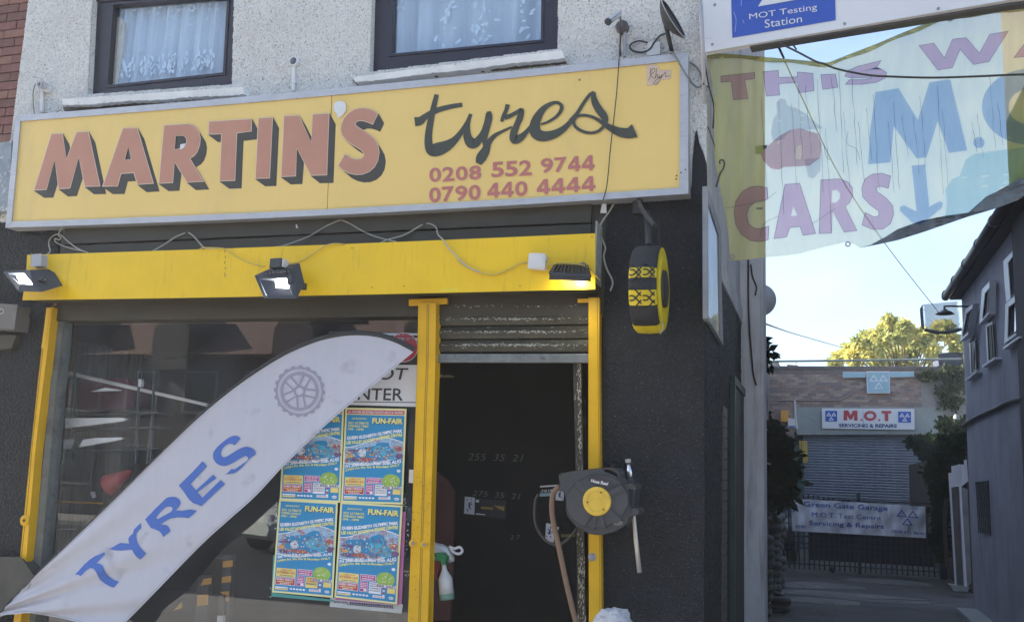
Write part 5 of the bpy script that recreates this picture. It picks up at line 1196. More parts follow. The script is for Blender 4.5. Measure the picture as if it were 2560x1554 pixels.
    if half:
        grid(O_, .545, .082, .74, .195, .0014, 1)
        for i, s_ in enumerate(('TOKENS', '1/2 PRICE', 'MONDAYS')): tx(R_ if i < 2 else N_, s_, .56, .168-i*.027, .725, .186-i*.027, d=.0025, bold=.03)
    else:
        grid(W_, .545, .082, .74, .195, .0012, 1)
        for i, s_ in enumerate(('PLEASE NOTE', 'UNDER 16s MUST BE', 'ACCOMPANIED BY', 'AN ADULT')): tx(N_, s_, .555, .175-i*.023, .73, .187-i*.023, d=.0025)
    grid(O_, .835, .10, .96, .15, .0014, 1)
    for i in range(4): grid((W_, R_, W_, MG)[i], .765, .065+.024*i, .80, .08+.024*i, .0014, 1)
    for i in range(5): shape(W_, [(.31+i*.053+.023*math.cos(g*6.2832/10), .055+.010*math.sin(g*6.2832/10)) for g in range(10)], .0014)
    grid(W_, .045, .055, .26, .068, .0014, 1); grid(O_, .045, .036, .26, .050, .0014, 1); grid(W_, .61, .045, .80, .068, .0014, 1); bars(R_, .63, .053, .78, .060, .0025)
    shape(W_, [(.90+.04*math.cos(g*6.2832/12), .055+.015*math.sin(g*6.2832/12)) for g in range(12)], .0014); bars(N_, .875, .052, .925, .058, .0025)
    shape(W_, [(.915+.03*math.cos(g*6.2832/12), .345+.016*math.sin(g*6.2832/12)) for g in range(12)], .0014)
    for m_, mat_, nm in ((W_, py_w, 'white_print'), (Y_, py_y, 'yellow_print'), (R_, py_r, 'red_print'), (MG, py_m, 'magenta_print'), (N_, py_n, 'dark_print'), (O_, py_o, 'pale_yellow_print'), (G_, py_g, 'green_print')): m_.build(nm, mat_, t, kind='stuff')
    return t
ob = MB().prism([z('A5',(110,700),(160,690),(150,1150),(830,1230),(828,1252),(88,1190))], fY(.052), (0,.001,0)).build('old_poster', M('teal_paper', (.08,.33,.32), .5)); tag(ob, 'edge of an older teal poster showing under the lower left funfair poster', 'poster')
ob = MB().prism([z('A5',(860,1170),(1655,180),(1690,180),(1640,1280),(1590,1290),(850,1230))], fY(.052), (0,.001,0)).build('old_poster', M('pink_paper', (.48,.17,.38), .5)); tag(ob, 'edge of an older pink poster showing right of the lower right funfair poster', 'poster')
ob = MB().prism([z('A5',(790,1200),(1655,1285),(1640,1392),(782,1312))], fY(.055), (0,.001,0)).build('old_poster', M('greyed_paper', (.52,.54,.52), .6, var=.12)); tag(ob, 'strip of an old white poster with black text below the funfair posters', 'poster')
mb = MB(); textp(mb, 'BOOK NOW', z('A5',(835,1240),(1000,1252),(998,1278),(832,1266)), fY(.053), .03)
for (xa, ya, xb, yb, h_) in ((1020,1254,1530,1296,24),(990,1278,1530,1322,13)):
    x_ = xa
    while x_ < xb:
        w_ = random.uniform(9, 22); ym = ya+(yb-ya)*(x_-xa)/(xb-xa); mb.prism([z('A5',(x_,ym),(x_+w_,ym+1),(x_+w_,ym+h_),(x_,ym+h_-1))], fY(.053), (0,0,0)); x_ += w_+5
put(mb.build('lettering', py_n), ob)
poster(z('A4',(291,78),(1112,92),(1057,1415),(216,1378)), 'upper left funfair poster, its top hidden behind the flag', PYQ, True, seed=1)
poster(z('A4',(1128,100),(1975,118),(1922,1442),(1066,1412)), 'upper right funfair poster with a red strip across its top', PYQ-.001, True, seed=2)
poster(z('A5',(182,32),(880,72),(822,1205),(95,1140)), 'lower left funfair poster dated from Sat 31st JULY', PYQ+.001, False, 'Sat 31st JULY - Mon 30th AUG', 'OPEN DAILY', True, 3)
poster(z('A5',(912,66),(1652,108),(1585,1285),(838,1200)), 'lower right funfair poster dated from Fri 20th AUG', PYQ+.0005, False, seed=4)
sl_ = MB().prism([z('A4',(2010,955),(2072,962),(2066,1146),(2004,1140))], fY(.05), (0,.001,0)).build('paper_slip', cream_plastic); tag(sl_, 'small blank paper slip on the glass beside the yellow double rail', 'paper')
mb = MB(); random.seed(8)
for (k_, x0_, y0_, x1_, y1_, n_) in (('A5',130,40,175,400,26),('A5',50,1080,100,1230,8),('A5',1650,60,1720,1000,26),('A4',1920,1240,1980,1480,14)):
    for i in range(n_):
        x_, y_ = z(k_, (random.uniform(x0_,x1_), random.uniform(y0_,y1_)))[0]; mb.prism([[(x_+random.uniform(-4,4), y_+random.uniform(-5,5)) for _ in range(3)]], fY(.053-i*.00002), (0,.0003,0))
tag(mb.build('paper_scraps', M('scrap_paper', (.45,.47,.48), .8)), 'torn paper and paste scraps left on the glass around the posters', None, kind='stuff')
# ---------------------------------------------------------------- neighbour on the left: brick
nb = thing('brick_neighbour', 'dark red brick house front at the far left edge beside the pebbledash', 'building', (-7,0,.1))
MB().box(-9.5,.03,2.9,-6.125,.3,8.2).build('wall', mortar_dark, nb)
bmesh_ = [MB().box(.004,-.006,.004,.221,.03,.069) for _ in range(3)]
protos = []
random.seed(21)
def brick_field(parent, mats, x0, x1, z0, z1, Y, skip, limit=300, wdt=.225, h=.075, proud=.012):
    protos = []
    base = -world_loc(parent)
    cells = []
    j = 0; zz = z0
    while zz < z1:
        x = x0-(wdt/2 if j % 2 else 0)
        while x < x1:
            a_ = max(x, x0); b_ = min(x+wdt, x1)
            if b_-a_ > .04 and not skip((a_+b_)/2, zz+h/2): cells.append((a_, b_, zz))
            x += wdt
        zz += h; j += 1
    cells.sort(key=lambda c: skip.key(c) if hasattr(skip, 'key') else 0)
    meshes = {}
    rest = [MB() for _ in mats]
    for n, (a_, b_, zc_) in enumerate(cells):
        mi = random.randrange(len(mats)); wk = round(b_-a_, 3)
        if n < limit:
            if (mi, wk) not in meshes:
                o = MB().box(.004,-proud,.004,wk-.004,.02,h-.005).build('brick', mats[mi], parent); meshes[(mi, wk)] = o.data
            else:
                o = bpy.data.objects.new('brick', meshes[(mi, wk)]); COL.objects.link(o); o.parent = parent
            o.location = base+Vector((a_, Y+random.uniform(-.002,.002), zc_))
        else: rest[mi].box(a_+.004, Y-proud, zc_+.004, b_-.004, Y+.02, zc_+h-.005)
    for mi, r_ in enumerate(rest):
        if r_.v: r_.build('brickwork', mats[mi], parent, kind='stuff')
brick_field(nb, brick_red, -6.9, -6.125, 4.0, 5.6, .02, lambda x, zz: False, 300)
brick_field(nb, [M('pink_brick', (.42,.26,.22), .85, var=.2), M('cream_brick', (.55,.47,.40), .85, var=.2), brick_red[2]], -6.60, -6.125, 2.95, 3.98, .02, lambda x, zz: False, 120)
bd = MB().prism([[(-30,362),(30,352),(22,525),(-30,530)]], fY(-.10), (0,.09,0)).build('sign_end', M('blue_grey_board', (.27,.31,.34), .6, var=.25, vs_=10, col2=(.6,.6,.6), mask=(25,.56,.62)), bevel=.004)
tag(bd, 'end of a worn blue-grey board on the brick wall left of the shop sign', 'board')
gb = thing('meter_box', 'grey-brown cover box low on the black wall at the left edge', 'box', P(20,795,-.1))
MB().prism([[(-60,757),(42,763),(37,824),(-60,818)]], fY(-.14), (0,.13,0)).build('cover', M('brown_grey_box', (.17,.155,.145), .6, var=.1), gb, bevel=.006)
MB().tube([P(3+6.0*math.cos(g*.5236), 778+6.0*math.sin(g*.5236), -.143) for g in range(12)], .002, 5, closed=True).build('ring', cream_plastic, gb)
mk = MB().prism([z('C2',(0,0),(1,0),(1,1),(0,1))], fY(0), (0,.0,0))
ms = MB().prism([z('Z5',(148,1092),(167,1092),(165,1138),(147,1137))], fY(-.02), (0,.012,0)).build('small_plate', cream_plastic); tag(ms, 'tiny white plate on the black wall beside the grey-brown box', 'plate')
MB().prism([[(-80,840),(40,838),(30,870),(-80,880)]], fY(-.06), (0,.05,0)).build('lower_lip', dark_wood, gb, bevel=.004)
MB().prism([[(-80,1390),(50,1395),(90,1440),(60,1490),(0,1530),(-80,1560)]], fY(-.10), (0,.09,0)).build('base_block', M('dark_concrete', (.07,.068,.06), .8, var=.2), gb, bevel=.01)
# ---------------------------------------------------------------- framed board on the alley side wall
bo = thing('notice_board', 'tall framed pale board seen edge-on on the black alley wall', 'board', (XR, 1.0, 2.6))
fx = fX(XR+.03)
ys0 = PX(1769,700,XR+.03).y; ys1 = PX(1807,700,XR+.03).y
pts = [PX(1769,466,XR+.03), PX(1801,575,XR+.03), PX(1808,862,XR+.03), PX(1770,796,XR+.03)]
inn = [PX(1771,505,XR+.03), PX(1797,588,XR+.03), PX(1801,843,XR+.03), PX(1771.5,788,XR+.03)]
MB().wprism([pts, inn], (-.03,0,0)).build('frame', M('weathered_frame', (.28,.29,.31), .6, var=.15), bo, bevel=.004)
MB().wprism([[q+Vector((-.012,0,0)) for q in inn]], (-.008,0,0)).build('panel', M('weathered_panel', (.24,.25,.29), .45, var=.45, vs_=1.6, col2=(.62,.62,.66), mask=(1.1,.50,.66), streak=(1,1.5,.8)), bo)
MB().wprism([[q+Vector((-.006,0,0)) for q in inn]], (0,0,0)).build('glazing', glass_mat('board_glass', .05, (.9,.9,.95), hi=.35), bo)
# conduit, wires and hook on the side wall
fxw = lambda *p: [PX(*q, XR+.03) for q in z('Z3', *p)]
MB().tube([PX(1752,10,XR+.03), PX(1757,125,XR+.03), PX(1762,260,XR+.03)], .012, 8).build('conduit', grey_plastic, shop, smooth=True)
for pts_, r_ in (([(1350,560),(1390,800),(1440,1000),(1430,1200)], .005), ([(1340,780),(1370,850),(1360,800),(1395,830)], .004), ([(1385,1190),(1450,1380),(1470,1500)], .004)):
    MB().tube(smoothpath(fxw(*pts_)), r_, 6).build('wire', wire_dark, shop, smooth=True)
hk = MB().tube(smoothpath([P(*q, .02) for q in z('Z4',(118,1225),(118,1205),(135,1196),(152,1215),(145,1260),(120,1300),(90,1400))]), .005, 6).build('hook', wire_dark); tag(hk, 'curled wire hook beside the left edge of the yellow banner', 'hook')
for pts_ in ([(1560,640),(1568,900),(1572,1150),(1600,1480)],):
    pass
MB().tube(smoothpath([P(*q, 2.79) for q in z('C3',(555,680),(556,1000),(565,1250),(585,1490),(595,1600),(620,1700))]), .008, 6).build('cable', wire_dark, pier, smooth=True)
MB().tube(smoothpath([P(*q, 2.79) for q in z('C3',(575,720),(590,820),(622,900),(612,970))]), .007, 6).build('cable', wire_dark, pier, smooth=True)
# satellite dish at the back of the pier
dsh = thing('satellite_dish', 'grey satellite dish poking out behind the pale pier under the banner', 'satellite dish', P(1900,750,3.4))
dp = [(1880,717),(1897,708),(1910,712),(1925,724),(1934,738),(1938,752),(1935,765),(1927,777),(1915,785),(1905,790),(1893,791),(1880,780)]
c_ = P(1899,750,3.36); Rr = (P(1899,710,3.36)-P(1899,790,3.36)).length/2
ax = (CAM-c_).normalized(); ax = (ax+Vector((.10,0,-.05))).normalized()
MB().lathe(c_+ax*-.05, -ax, [(-.05,Rr),(-.045,Rr*1.0),(-.01,Rr*.75),(.02,Rr*.4),(.03,.0)], 36).build('dish', M('dish_grey', (.75,.80,.88), .6), dsh, smooth=True)
MB().lathe(c_, ax, [(-.012,0),(-.004,Rr*.985),(.002,Rr),(-.006,Rr)], 36).build('dish_back', M('dish_grey', (.22,.25,.30), .6), dsh)
MB().tube([c_, c_+Vector((-.25,-.02,0))], .015, 8).build('arm', steel, dsh)
# small leaves and sheeting behind the pier
random.seed(31)
def leaves(mb, centres, n, size, stretch=1.6, droop=.3, cup=True):
    for i in range(n):
        c, r = random.choice(centres)
        d = Vector((random.gauss(0,1), random.gauss(0,1), random.gauss(0,1))); d = d.normalized()*(random.random()**.45)
        q = c+Vector((d.x*r[0], d.y*r[1], d.z*r[2]))
        a_ = Vector((random.gauss(0,1), random.gauss(0,1), random.gauss(0,1)-droop)).normalized(); b_ = a_.orthogonal().normalized()
        b_ = (Matrix.Rotation(random.uniform(0, 6.28), 3, a_) @ b_); s_ = size*random.uniform(.6,1.3)
        n_ = a_.cross(b_)
        mb.add([q, q+a_*s_*stretch*.5+b_*s_*.45+n_*s_*.1, q+a_*s_*stretch, q+a_*s_*stretch*.5-b_*s_*.45+n_*s_*.1], [(0,1,2),(0,2,3)])
def cpx(px, py, Y, rx, ry=None, rz=None): return (P(px, py, Y), (rx, ry or rx, rz or rx))
iv = thing('ivy_bush', 'dark ivy hanging over the left alley wall behind the pier', 'ivy', P(1935,1250,6.5))
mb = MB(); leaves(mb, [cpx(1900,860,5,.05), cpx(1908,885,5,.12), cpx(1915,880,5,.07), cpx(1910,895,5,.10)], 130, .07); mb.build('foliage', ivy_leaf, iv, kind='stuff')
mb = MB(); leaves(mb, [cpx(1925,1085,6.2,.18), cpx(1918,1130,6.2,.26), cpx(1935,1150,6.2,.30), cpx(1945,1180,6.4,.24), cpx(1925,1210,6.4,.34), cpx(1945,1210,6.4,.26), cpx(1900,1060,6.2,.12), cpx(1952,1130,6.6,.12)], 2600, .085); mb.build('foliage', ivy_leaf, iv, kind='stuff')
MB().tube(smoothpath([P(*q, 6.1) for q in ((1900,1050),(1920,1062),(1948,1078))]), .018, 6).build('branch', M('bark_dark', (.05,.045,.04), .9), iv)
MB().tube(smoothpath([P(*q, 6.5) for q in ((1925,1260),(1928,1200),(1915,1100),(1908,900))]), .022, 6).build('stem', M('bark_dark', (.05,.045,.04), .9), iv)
sh_ = thing('plastic_sheeting', 'torn pale sheeting and ducting hanging behind the edge of the pier', 'sheeting', P(1910,1000,5.6))
MB().prism([z('C4',(60,290),(118,300),(124,430),(112,470),(100,440),(80,480),(60,470))], fY(5.6), (0,.12,0)).build('duct', M('pale_duct', (.40,.43,.50), .6, var=.2), sh_, bevel=.03)
MB().prism([z('C4',(70,590),(100,545),(132,580),(128,640),(70,610))], fY(5.5), (0,.1,0)).build('sheet', M('pale_sheet', (.45,.48,.52), .5, var=.2), sh_, bevel=.02)
MB().prism([z('C4',(72,615),(128,640),(128,818),(76,812))], fY(5.55), (0,.05,0)).build('sheet', M('pale_sheet', (.5,.5,.5)), sh_, bevel=.01)
MB().prism([z('C4',(78,900),(85,918),(135,910),(108,902))], fY(5.6), (0,.03,0)).build('shard', sign_white, sh_)
MB().prism([z('C4',(92,1175),(155,1188),(153,1202),(92,1185))], fY(5.9), (0,.03,0)).build('shard', grey_plastic, sh_)
MB().tube(smoothpath([P(*q, 5.5) for q in z('C4',(75,690),(80,740),(100,720),(112,650))]), .01, 6).build('cord', wire_dark, sh_)

bwk = thing('unseen_shade_wall', 'unseen wall added for shade, running along the left of the alley beyond the pier', 'building', (-2,15,0))  # unseen block added so the alley floor stays in shade
MB().wprism([[Vector((-1.15,9.42,.1)),Vector((-1.85,21.9,.1)),Vector((-6,21.9,.1)),Vector((-6,9.42,.1))]], (0,0,5.0)).build('wall', M('shade_wall_brick', (.10,.08,.075), .9, var=.3, vs_=4), bwk)
# ---------------------------------------------------------------- tyre stacks
random.seed(17)
def tyre_mesh():
    mb = MB(); R0, w_ = .31, .095
    prof = [(-w_*.75,.19),(-w_,.225),(-w_*1.02,.265),(-w_*.85,.298),(-w_*.3,.309),(-w_*.28,.300),(w_*.28,.300),(w_*.3,.309),(w_*.85,.298),(w_*1.02,.265),(w_,.225),(w_*.75,.19),(w_*.6,.20),(-w_*.6,.20),(-w_*.75,.19)]
    mb.lathe((0,0,0), (0,0,1), prof, 28); mb.f = [f for f in mb.f if len(f) == 4]; return mb
proto = tyre_mesh().build('tyre', rubber, smooth=True)
stacks = [((-.86,6.2),7,'stack nearest the pier'),((-.80,7.3),6,'second stack behind the pier'),((-.80,8.4),9,'tall third stack under the ivy'),((-.84,9.7),9,'farthest stack beside the gate')]
first = True
ordn = ['bottom','second','third','fourth','fifth','sixth','seventh','eighth','ninth','tenth','eleventh']
for (sx, sy_), n, nm in stacks:
    for k in range(n):
        o = proto if first else proto.copy()
        if not first: COL.objects.link(o)
        first = False
        o.location = (sx+random.uniform(-.05,.05), sy_+random.uniform(-.04,.04), .2+k*.185); o.rotation_euler = (random.uniform(-.05,.05), random.uniform(-.05,.05), random.uniform(0,6))
        tag(o, 'used tyre, %s from the ground in the %s' % (ordn[k] if k else 'lowest', nm), 'tyre', 'stacked tyres on the left of the alley')
o = proto.copy(); COL.objects.link(o); o.location = (-.66, 6.9, .22); o.rotation_euler = (.1,.06,1); tag(o, 'single used tyre lying on the alley floor in front of the stacks', 'tyre', 'stacked tyres on the left of the alley')
lt = thing('litter', 'crumpled pale litter at the foot of the tyre stacks', 'litter', P(1960,1492,6.6))
mb = MB(); random.seed(6)
for i in range(7):
    q = PZ(1952+random.uniform(0,22), 1488+random.uniform(0,20), .13); mb.add([q+Vector((random.uniform(-.07,.07), random.uniform(-.07,.07), random.uniform(0,.06))) for _ in range(4)], [(0,1,2),(0,2,3),(0,3,1),(1,3,2)])
mb.build('scraps', cream_plastic, lt)

# cracked patches and leaf litter on the alley floor
pt = MB(); random.seed(51)
for i in range(9):
    cx_, cy_ = random.uniform(-.3,1.5), random.uniform(6,12.5); n_ = 11; r_ = random.uniform(.25,.6)
    pt.wprism([[Vector((cx_+r_*1.5*math.cos(6.283*k/n_)*random.uniform(.7,1.1), cy_+r_*math.sin(6.283*k/n_)*random.uniform(.7,1.1), .108+i*.0004)) for k in range(n_)]], (0,0,0))
for n_, o_ in enumerate([pt]): struct('patched_concrete', o_, M('patched_concrete', (.13,.13,.125), .9, var=.35, vs_=4, bump=.8))
cr_ = MB()
for i in range(10):
    x_, y_ = random.uniform(-.4,1.7), random.uniform(5,12.8); p_ = [Vector((x_, y_, .112))]
    for k in range(7): p_.append(p_[-1]+Vector((random.uniform(.1,.3), random.uniform(-.25,.25), 0)))
    for a_, b_ in zip(p_, p_[1:]): d_ = Vector((-(b_-a_).y, (b_-a_).x, 0)).normalized()*.012; cr_.add([a_-d_, b_-d_, b_+d_, a_+d_], [(0,1,2,3)])
struct('ground_cracks', cr_, M('crack_black', (.012,.012,.012), .95))
lf = MB()
for i in range(260):
    q = Vector((random.choice([random.uniform(-.55,.2), random.uniform(1.2,1.65)]), random.uniform(4.5,13), .116)); g = random.uniform(0,6); s_ = random.uniform(.02,.05)
    lf.add([q, q+Vector((s_*math.cos(g), s_*math.sin(g), .01)), q+Vector((s_*.7*math.cos(g+.9), s_*.7*math.sin(g+.9), .004))], [(0,1,2)])
tag(lf.build('leaf_litter', M('dry_leaf', (.20,.16,.08), .9, var=.4)), 'dry leaves and scraps scattered along both edges of the alley floor', None, kind='stuff')
# ---------------------------------------------------------------- garage at the end of the alley
GY = 22.0
gr = thing('garage', 'brown brick garage with grey roller shutter at the end of the alley', 'garage', (1, GY, .1))
gP = lambda px, py: P(px, py, GY)
gx0, gx1 = -3.2, 4.6; gzt = P(2100,917,GY).z; ox0 = P(1985,1150,GY).x; ox1 = P(2385,1150,GY).x; oz = P(2150,1083,GY).z
lx0 = P(1990,1050,GY).x; lx1 = P(2357,1050,GY).x; lz1 = P(2150,1018,GY).z
wl = [Vector((gx0,GY,.1)), Vector((ox0,GY,.1)), Vector((ox0,GY,oz)), Vector((ox1,GY,oz)), Vector((ox1,GY,.1)), Vector((gx1,GY,.1)), Vector((gx1,GY,gzt)), Vector((gx0,GY,gzt))]
MB().wprism([wl], (0,.3,0)).build('wall', mortar, gr)
class SK:
    def __call__(s, x, zz): return (ox0-.01 < x < ox1+.01 and zz < oz+.02) or (lx0-.02 < x < lx1 and oz-.05 < zz < lz1+.02)
    def key(s, c): return 0 if (-1.05 < c[0] < ox0 and c[2] > 1.0) else 1+abs(c[0])
sk = SK()
brick_field(gr, brick_brown, -1.3, 2.6, 1.3, gzt-.08, GY-.003, sk, 300, proud=.012)
MB().box(gx0, GY-.05, gzt-.07, gx1, GY+.35, gzt+.02).build('coping', M('coping', (.13,.12,.12), .8, var=.2), gr, bevel=.01)
MB().box(gx0, GY-.02, gzt-.20, gx1, GY-.016, gzt-.075).build('soldier_band', M('band', (.19,.15,.14), .8, var=.2), gr)
MB().box(gx0,GY+.3,.1,gx1,GY+8,gzt-.2).build('body', dark_roof, gr)
mb = MB().wprism([[P(1989,1018,GY-.04),P(2357,1018,GY-.04),P(2357,1085,GY-.04),P(1993,1085,GY-.04)]], (0,.2,0)); mb.build('lintel', concrete, gr, bevel=.01)
# shutter slats
z0 = .12; n = int((oz-z0)/.072)
sp = MB(); prof = [(0,.012),(.2,-.008),(.5,-.016),(.8,-.008),(.97,.012)]
x0_, x1_ = ox0+.24, ox1
for (t_, yy) in prof: sp.v += [(x0_, yy, .072*t_), (x1_, yy, .072*t_)]
sp.f += [(2*j, 2*j+1, 2*j+3, 2*j+2) for j in range(4)]
s0 = sp.build('slat', slat_grey, gr); bl0 = -world_loc(gr)
for i in range(n):
    o = s0 if i == 0 else s0.copy()
    if i: COL.objects.link(o); o.parent = gr
    o.location = bl0+Vector((0, GY+.16, z0+i*.0725))
MB().box(ox0+.2,GY+.18,.1,ox1,GY+.2,oz).build('shutter_back', M('shutter_gap', (.05,.05,.065), .7), gr)
MB().box(ox0,GY-.02,.1,ox0+.26,GY+.12,oz-.35).build('guide_post', M('green_grey_post', (.06,.10,.095), .6), gr, bevel=.01)
for i, (xa, xb) in enumerate(((390,408),(412,428),(432,460))):
    MB().prism([z('C4',(xa,998+i*2),(xb,1000+i*2),(xb+4,1180),(xa+16-i*8,1178))], fY(GY-.10), (0,.05,0)).build('yellow_batten', M('mustard_batten', (.50,.35,.07), .6, var=.1), gr)
MB().prism([z('C4',(396,1070),(412,1070),(414,1090),(400,1110),(424,1140),(424,1165),(408,1165),(410,1140),(394,1110))], fY(GY-.107), (0,.005,0)).build('black_marking', wire_dark, gr)
# signs on the garage
sg = thing('garage_sign', 'white sign reading M.O.T SERVICING & REPAIRS between two blue three-triangle squares', 'sign', P(2170,1045,GY-.1))
f_ = fY(GY-.10)
q_ = z('B1',(632,978),(1470,983),(1474,1172),(636,1160))
MB().prism([[q_[0], z('B1',(1003,980))[0], z('B1',(1010,1166))[0], q_[3]]], f_, (0,.03,0)).build('board', sign_white, sg)
MB().prism([[z('B1',(1006,980))[0], q_[1], q_[2], z('B1',(1013,1166))[0]]], f_, (0,.03,0)).build('board', sign_white, sg)
f2 = fY(GY-.108)
mb = MB(); mb.prism([z('B1',(664,1000),(771,1001),(772,1098),(666,1097))], f2, (0,.004,0)); mb.prism([z('B1',(1324,1008),(1440,1009),(1441,1108),(1326,1107))], f2, (0,.004,0)); mb.build('blue_square', mot_blue, sg)
mb = MB(); mot_logo(mb, [P(*p, GY-.113) for p in z('B1',(668,1003),(768,1004),(769,1095),(669,1094))], .13); mot_logo(mb, [P(*p, GY-.113) for p in z('B1',(1330,1010),(1436,1011),(1437,1105),(1331,1104))], .13); mb.build('emblem', sign_white, sg)
mb = MB(); mb.prism([z('B1',(832,996),(872,997),(893,1040),(916,998),(956,999),(956,1089),(925,1088),(925,1040),(902,1080),(886,1080),(862,1040),(862,1087),(830,1087))], f2, (0,0,0)); mb.prism([rect(*z('B1',(984,1074))[0],*z('B1',(1000,1090))[0])], f2, (0,0,0)); mb.prism([rect(*z('B1',(1146,1076))[0],*z('B1',(1162,1092))[0])], f2, (0,0,0))
oc = z('B1',(1071,1046))[0]; mb.prism([circle(oc[0],oc[1],15.6,32,12.4), circle(oc[0],oc[1],8.6,32,6.2)], f2, (0,0,0))
mb.prism([z('B1',(1174,1000),(1262,1002),(1262,1026),(1234,1025),(1234,1093),(1204,1093),(1204,1025),(1174,1024))], f2, (0,0,0)); mb.build('lettering', mot_red, sg)
mb = MB(); textp(mb, 'SERVICING & REPAIRS', z('B1',(788,1115),(1312,1120),(1312,1154),(788,1148)), f2, .03); mb.build('lettering', navy, sg)
bs = thing('emblem_sign', 'pale blue square sign with three white triangles high on the garage wall', 'sign', P(2196,955,GY-.1))
MB().prism([z('B1',(1038,646),(1246,646),(1252,840),(1045,840))], fY(GY-.12), (0,.1,0)).build('frame', sign_white, bs, bevel=.006)
MB().prism([z('B1',(1044,652),(1240,652),(1246,834),(1051,834))], fY(GY-.125), (0,.004,0)).build('face', pale_blue, bs)
mb = MB(); mot_logo(mb, [P(*p, GY-.13) for p in z('B1',(1050,655),(1240,655),(1244,815),(1055,815))], .10); mb.build('emblem', M('pale_emblem', (.62,.68,.74), .5), bs)
for i, q in enumerate((z('B1',(824,650),(1028,652),(1028,698),(826,700)), z('B1',(1254,648),(1466,648),(1467,692),(1256,696)))):
    st_ = thing('strip_light_sign', 'long pale blue strip panel %s of the three-triangle sign' % ('left','right')[i], 'panel', P(*q[3], GY-.1))
    MB().prism([q], fY(GY-.12), (0,.08,0)).build('casing', M('strip_casing', (.50,.56,.62), .4), st_, bevel=.006)
    MB().prism([offset_poly(q, -1.5)], fY(GY-.125), (0,.004,0)).build('face', pale_blue, st_)
ob = thing('alarm_box', 'orange box on the garage brickwork left of the lintel', 'box', P(1961,1040,GY-.1)); MB().prism([z('C4',(242,752),(296,754),(298,840),(242,838))], fY(GY-.14), (0,.12,0)).build('case', orange_p, ob, bevel=.01)
ob = thing('alarm_box', 'white box with a dark lower edge beside the orange box on the garage', 'box', P(1980,1060,GY-.1)); MB().prism([z('C4',(302,816),(356,817),(360,890),(303,888))], fY(GY-.14), (0,.12,0)).build('case', cream_plastic, ob, bevel=.01)
MB().prism([z('C4',(308,876),(357,877),(358,889),(309,888))], fY(GY-.145), (0,.01,0)).build('dark_edge', mot_blue, ob)
def gc(pts, r=.02, m=M('conduit_pink', (.30,.26,.25), .6)): MB().tube([P(*p, GY-.04) for p in z('B1', *pts)], r, 6).build('conduit', m, gr)
gc([(188,1090),(186,908),(700,905),(800,905),(900,850)], .015); gc([(385,903),(392,1060),(408,1170)], .03, M('conduit_white', (.5,.5,.5), .6))
# roofline things
rl = MB().tube([P(*p, GY-.1) for p in z('B1',(120,554),(700,548),(1300,542),(1900,534))], .030, 8).build('roof_rail', M('grey_green_rail', (.15,.19,.20), .5)); tag(rl, 'thin grey rail running along above the garage roof', 'rail')
rv = thing('roof_vent', 'rounded grey vent cowl on the left of the garage roof', 'vent', P(1935,915,GY+1)); MB().prism([z('B1',(142,602),(180,572),(235,565),(248,605))], fY(GY+.6), (0,.6,0)).build('cowl', M('vent_grey', (.30,.30,.30), .7), rv, bevel=.03)
rv = thing('roof_box', 'small dark box with a bracket on the left of the garage roof', 'box', P(1980,913,GY+.5)); MB().prism([z('B1',(320,585),(415,592),(415,606),(322,606))], fY(GY+.4), (0,.4,0)).build('box', dark_roof, rv, bevel=.01); MB().tube([P(*p, GY+.3) for p in z('B1',(400,592),(395,570),(410,566))], .012, 6).build('bracket', steel, rv)
tk = thing('water_tank', 'dark rounded tank on the right of the garage roof in front of the tree', 'tank', P(2375,900,GY+.6))
MB().prism([z('B1',(1695,598),(1700,500),(1740,478),(1860,472),(1900,480),(1905,598))], fY(GY+.5), (0,1.6,0)).build('body', M('tank_blue_black', (.03,.04,.07), .6), tk, bevel=.05)
MB().prism([z('B1',(1690,560),(1910,550),(1910,560),(1690,572))], fY(GY+.47), (0,.05,0)).build('band', M('tank_blue_black', (.03,.04,.07)), tk)
# ivy on the garage and the dark shrub before the shutter
iv2 = thing('ivy_growth', 'pale ivy sprays creeping over the right of the garage brickwork', 'ivy', P(2380,1000,GY-.2))
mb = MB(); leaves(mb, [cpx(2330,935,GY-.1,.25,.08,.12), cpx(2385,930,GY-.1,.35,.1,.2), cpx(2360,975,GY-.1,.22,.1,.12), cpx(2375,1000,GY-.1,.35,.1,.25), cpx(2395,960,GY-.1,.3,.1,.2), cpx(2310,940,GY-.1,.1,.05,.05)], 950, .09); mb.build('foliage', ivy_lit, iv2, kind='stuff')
MB().tube(smoothpath([P(*q, GY-.05) for q in ((2398,1060),(2385,1010),(2370,970),(2350,940))]), .02, 6).build('stem', M('bark_dark', (.05,.045,.04), .9), iv2)
sb_ = thing('overhanging_shrub', 'dark green shrub hanging in front of the right half of the garage shutter', 'shrub', P(2370,1250,GY-1.5))
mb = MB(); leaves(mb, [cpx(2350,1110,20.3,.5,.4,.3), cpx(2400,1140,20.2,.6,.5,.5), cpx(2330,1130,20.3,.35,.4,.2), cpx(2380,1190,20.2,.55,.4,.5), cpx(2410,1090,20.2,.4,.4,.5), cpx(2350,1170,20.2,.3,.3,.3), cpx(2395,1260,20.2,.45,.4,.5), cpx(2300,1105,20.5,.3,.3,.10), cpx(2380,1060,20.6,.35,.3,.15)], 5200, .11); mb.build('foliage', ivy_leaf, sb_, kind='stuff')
MB().tube(smoothpath([P(*q, 20.3) for q in ((2400,1400),(2398,1250),(2385,1150),(2360,1100))]), .05, 8).build('trunk', M('bark_dark', (.05,.045,.04), .9), sb_)
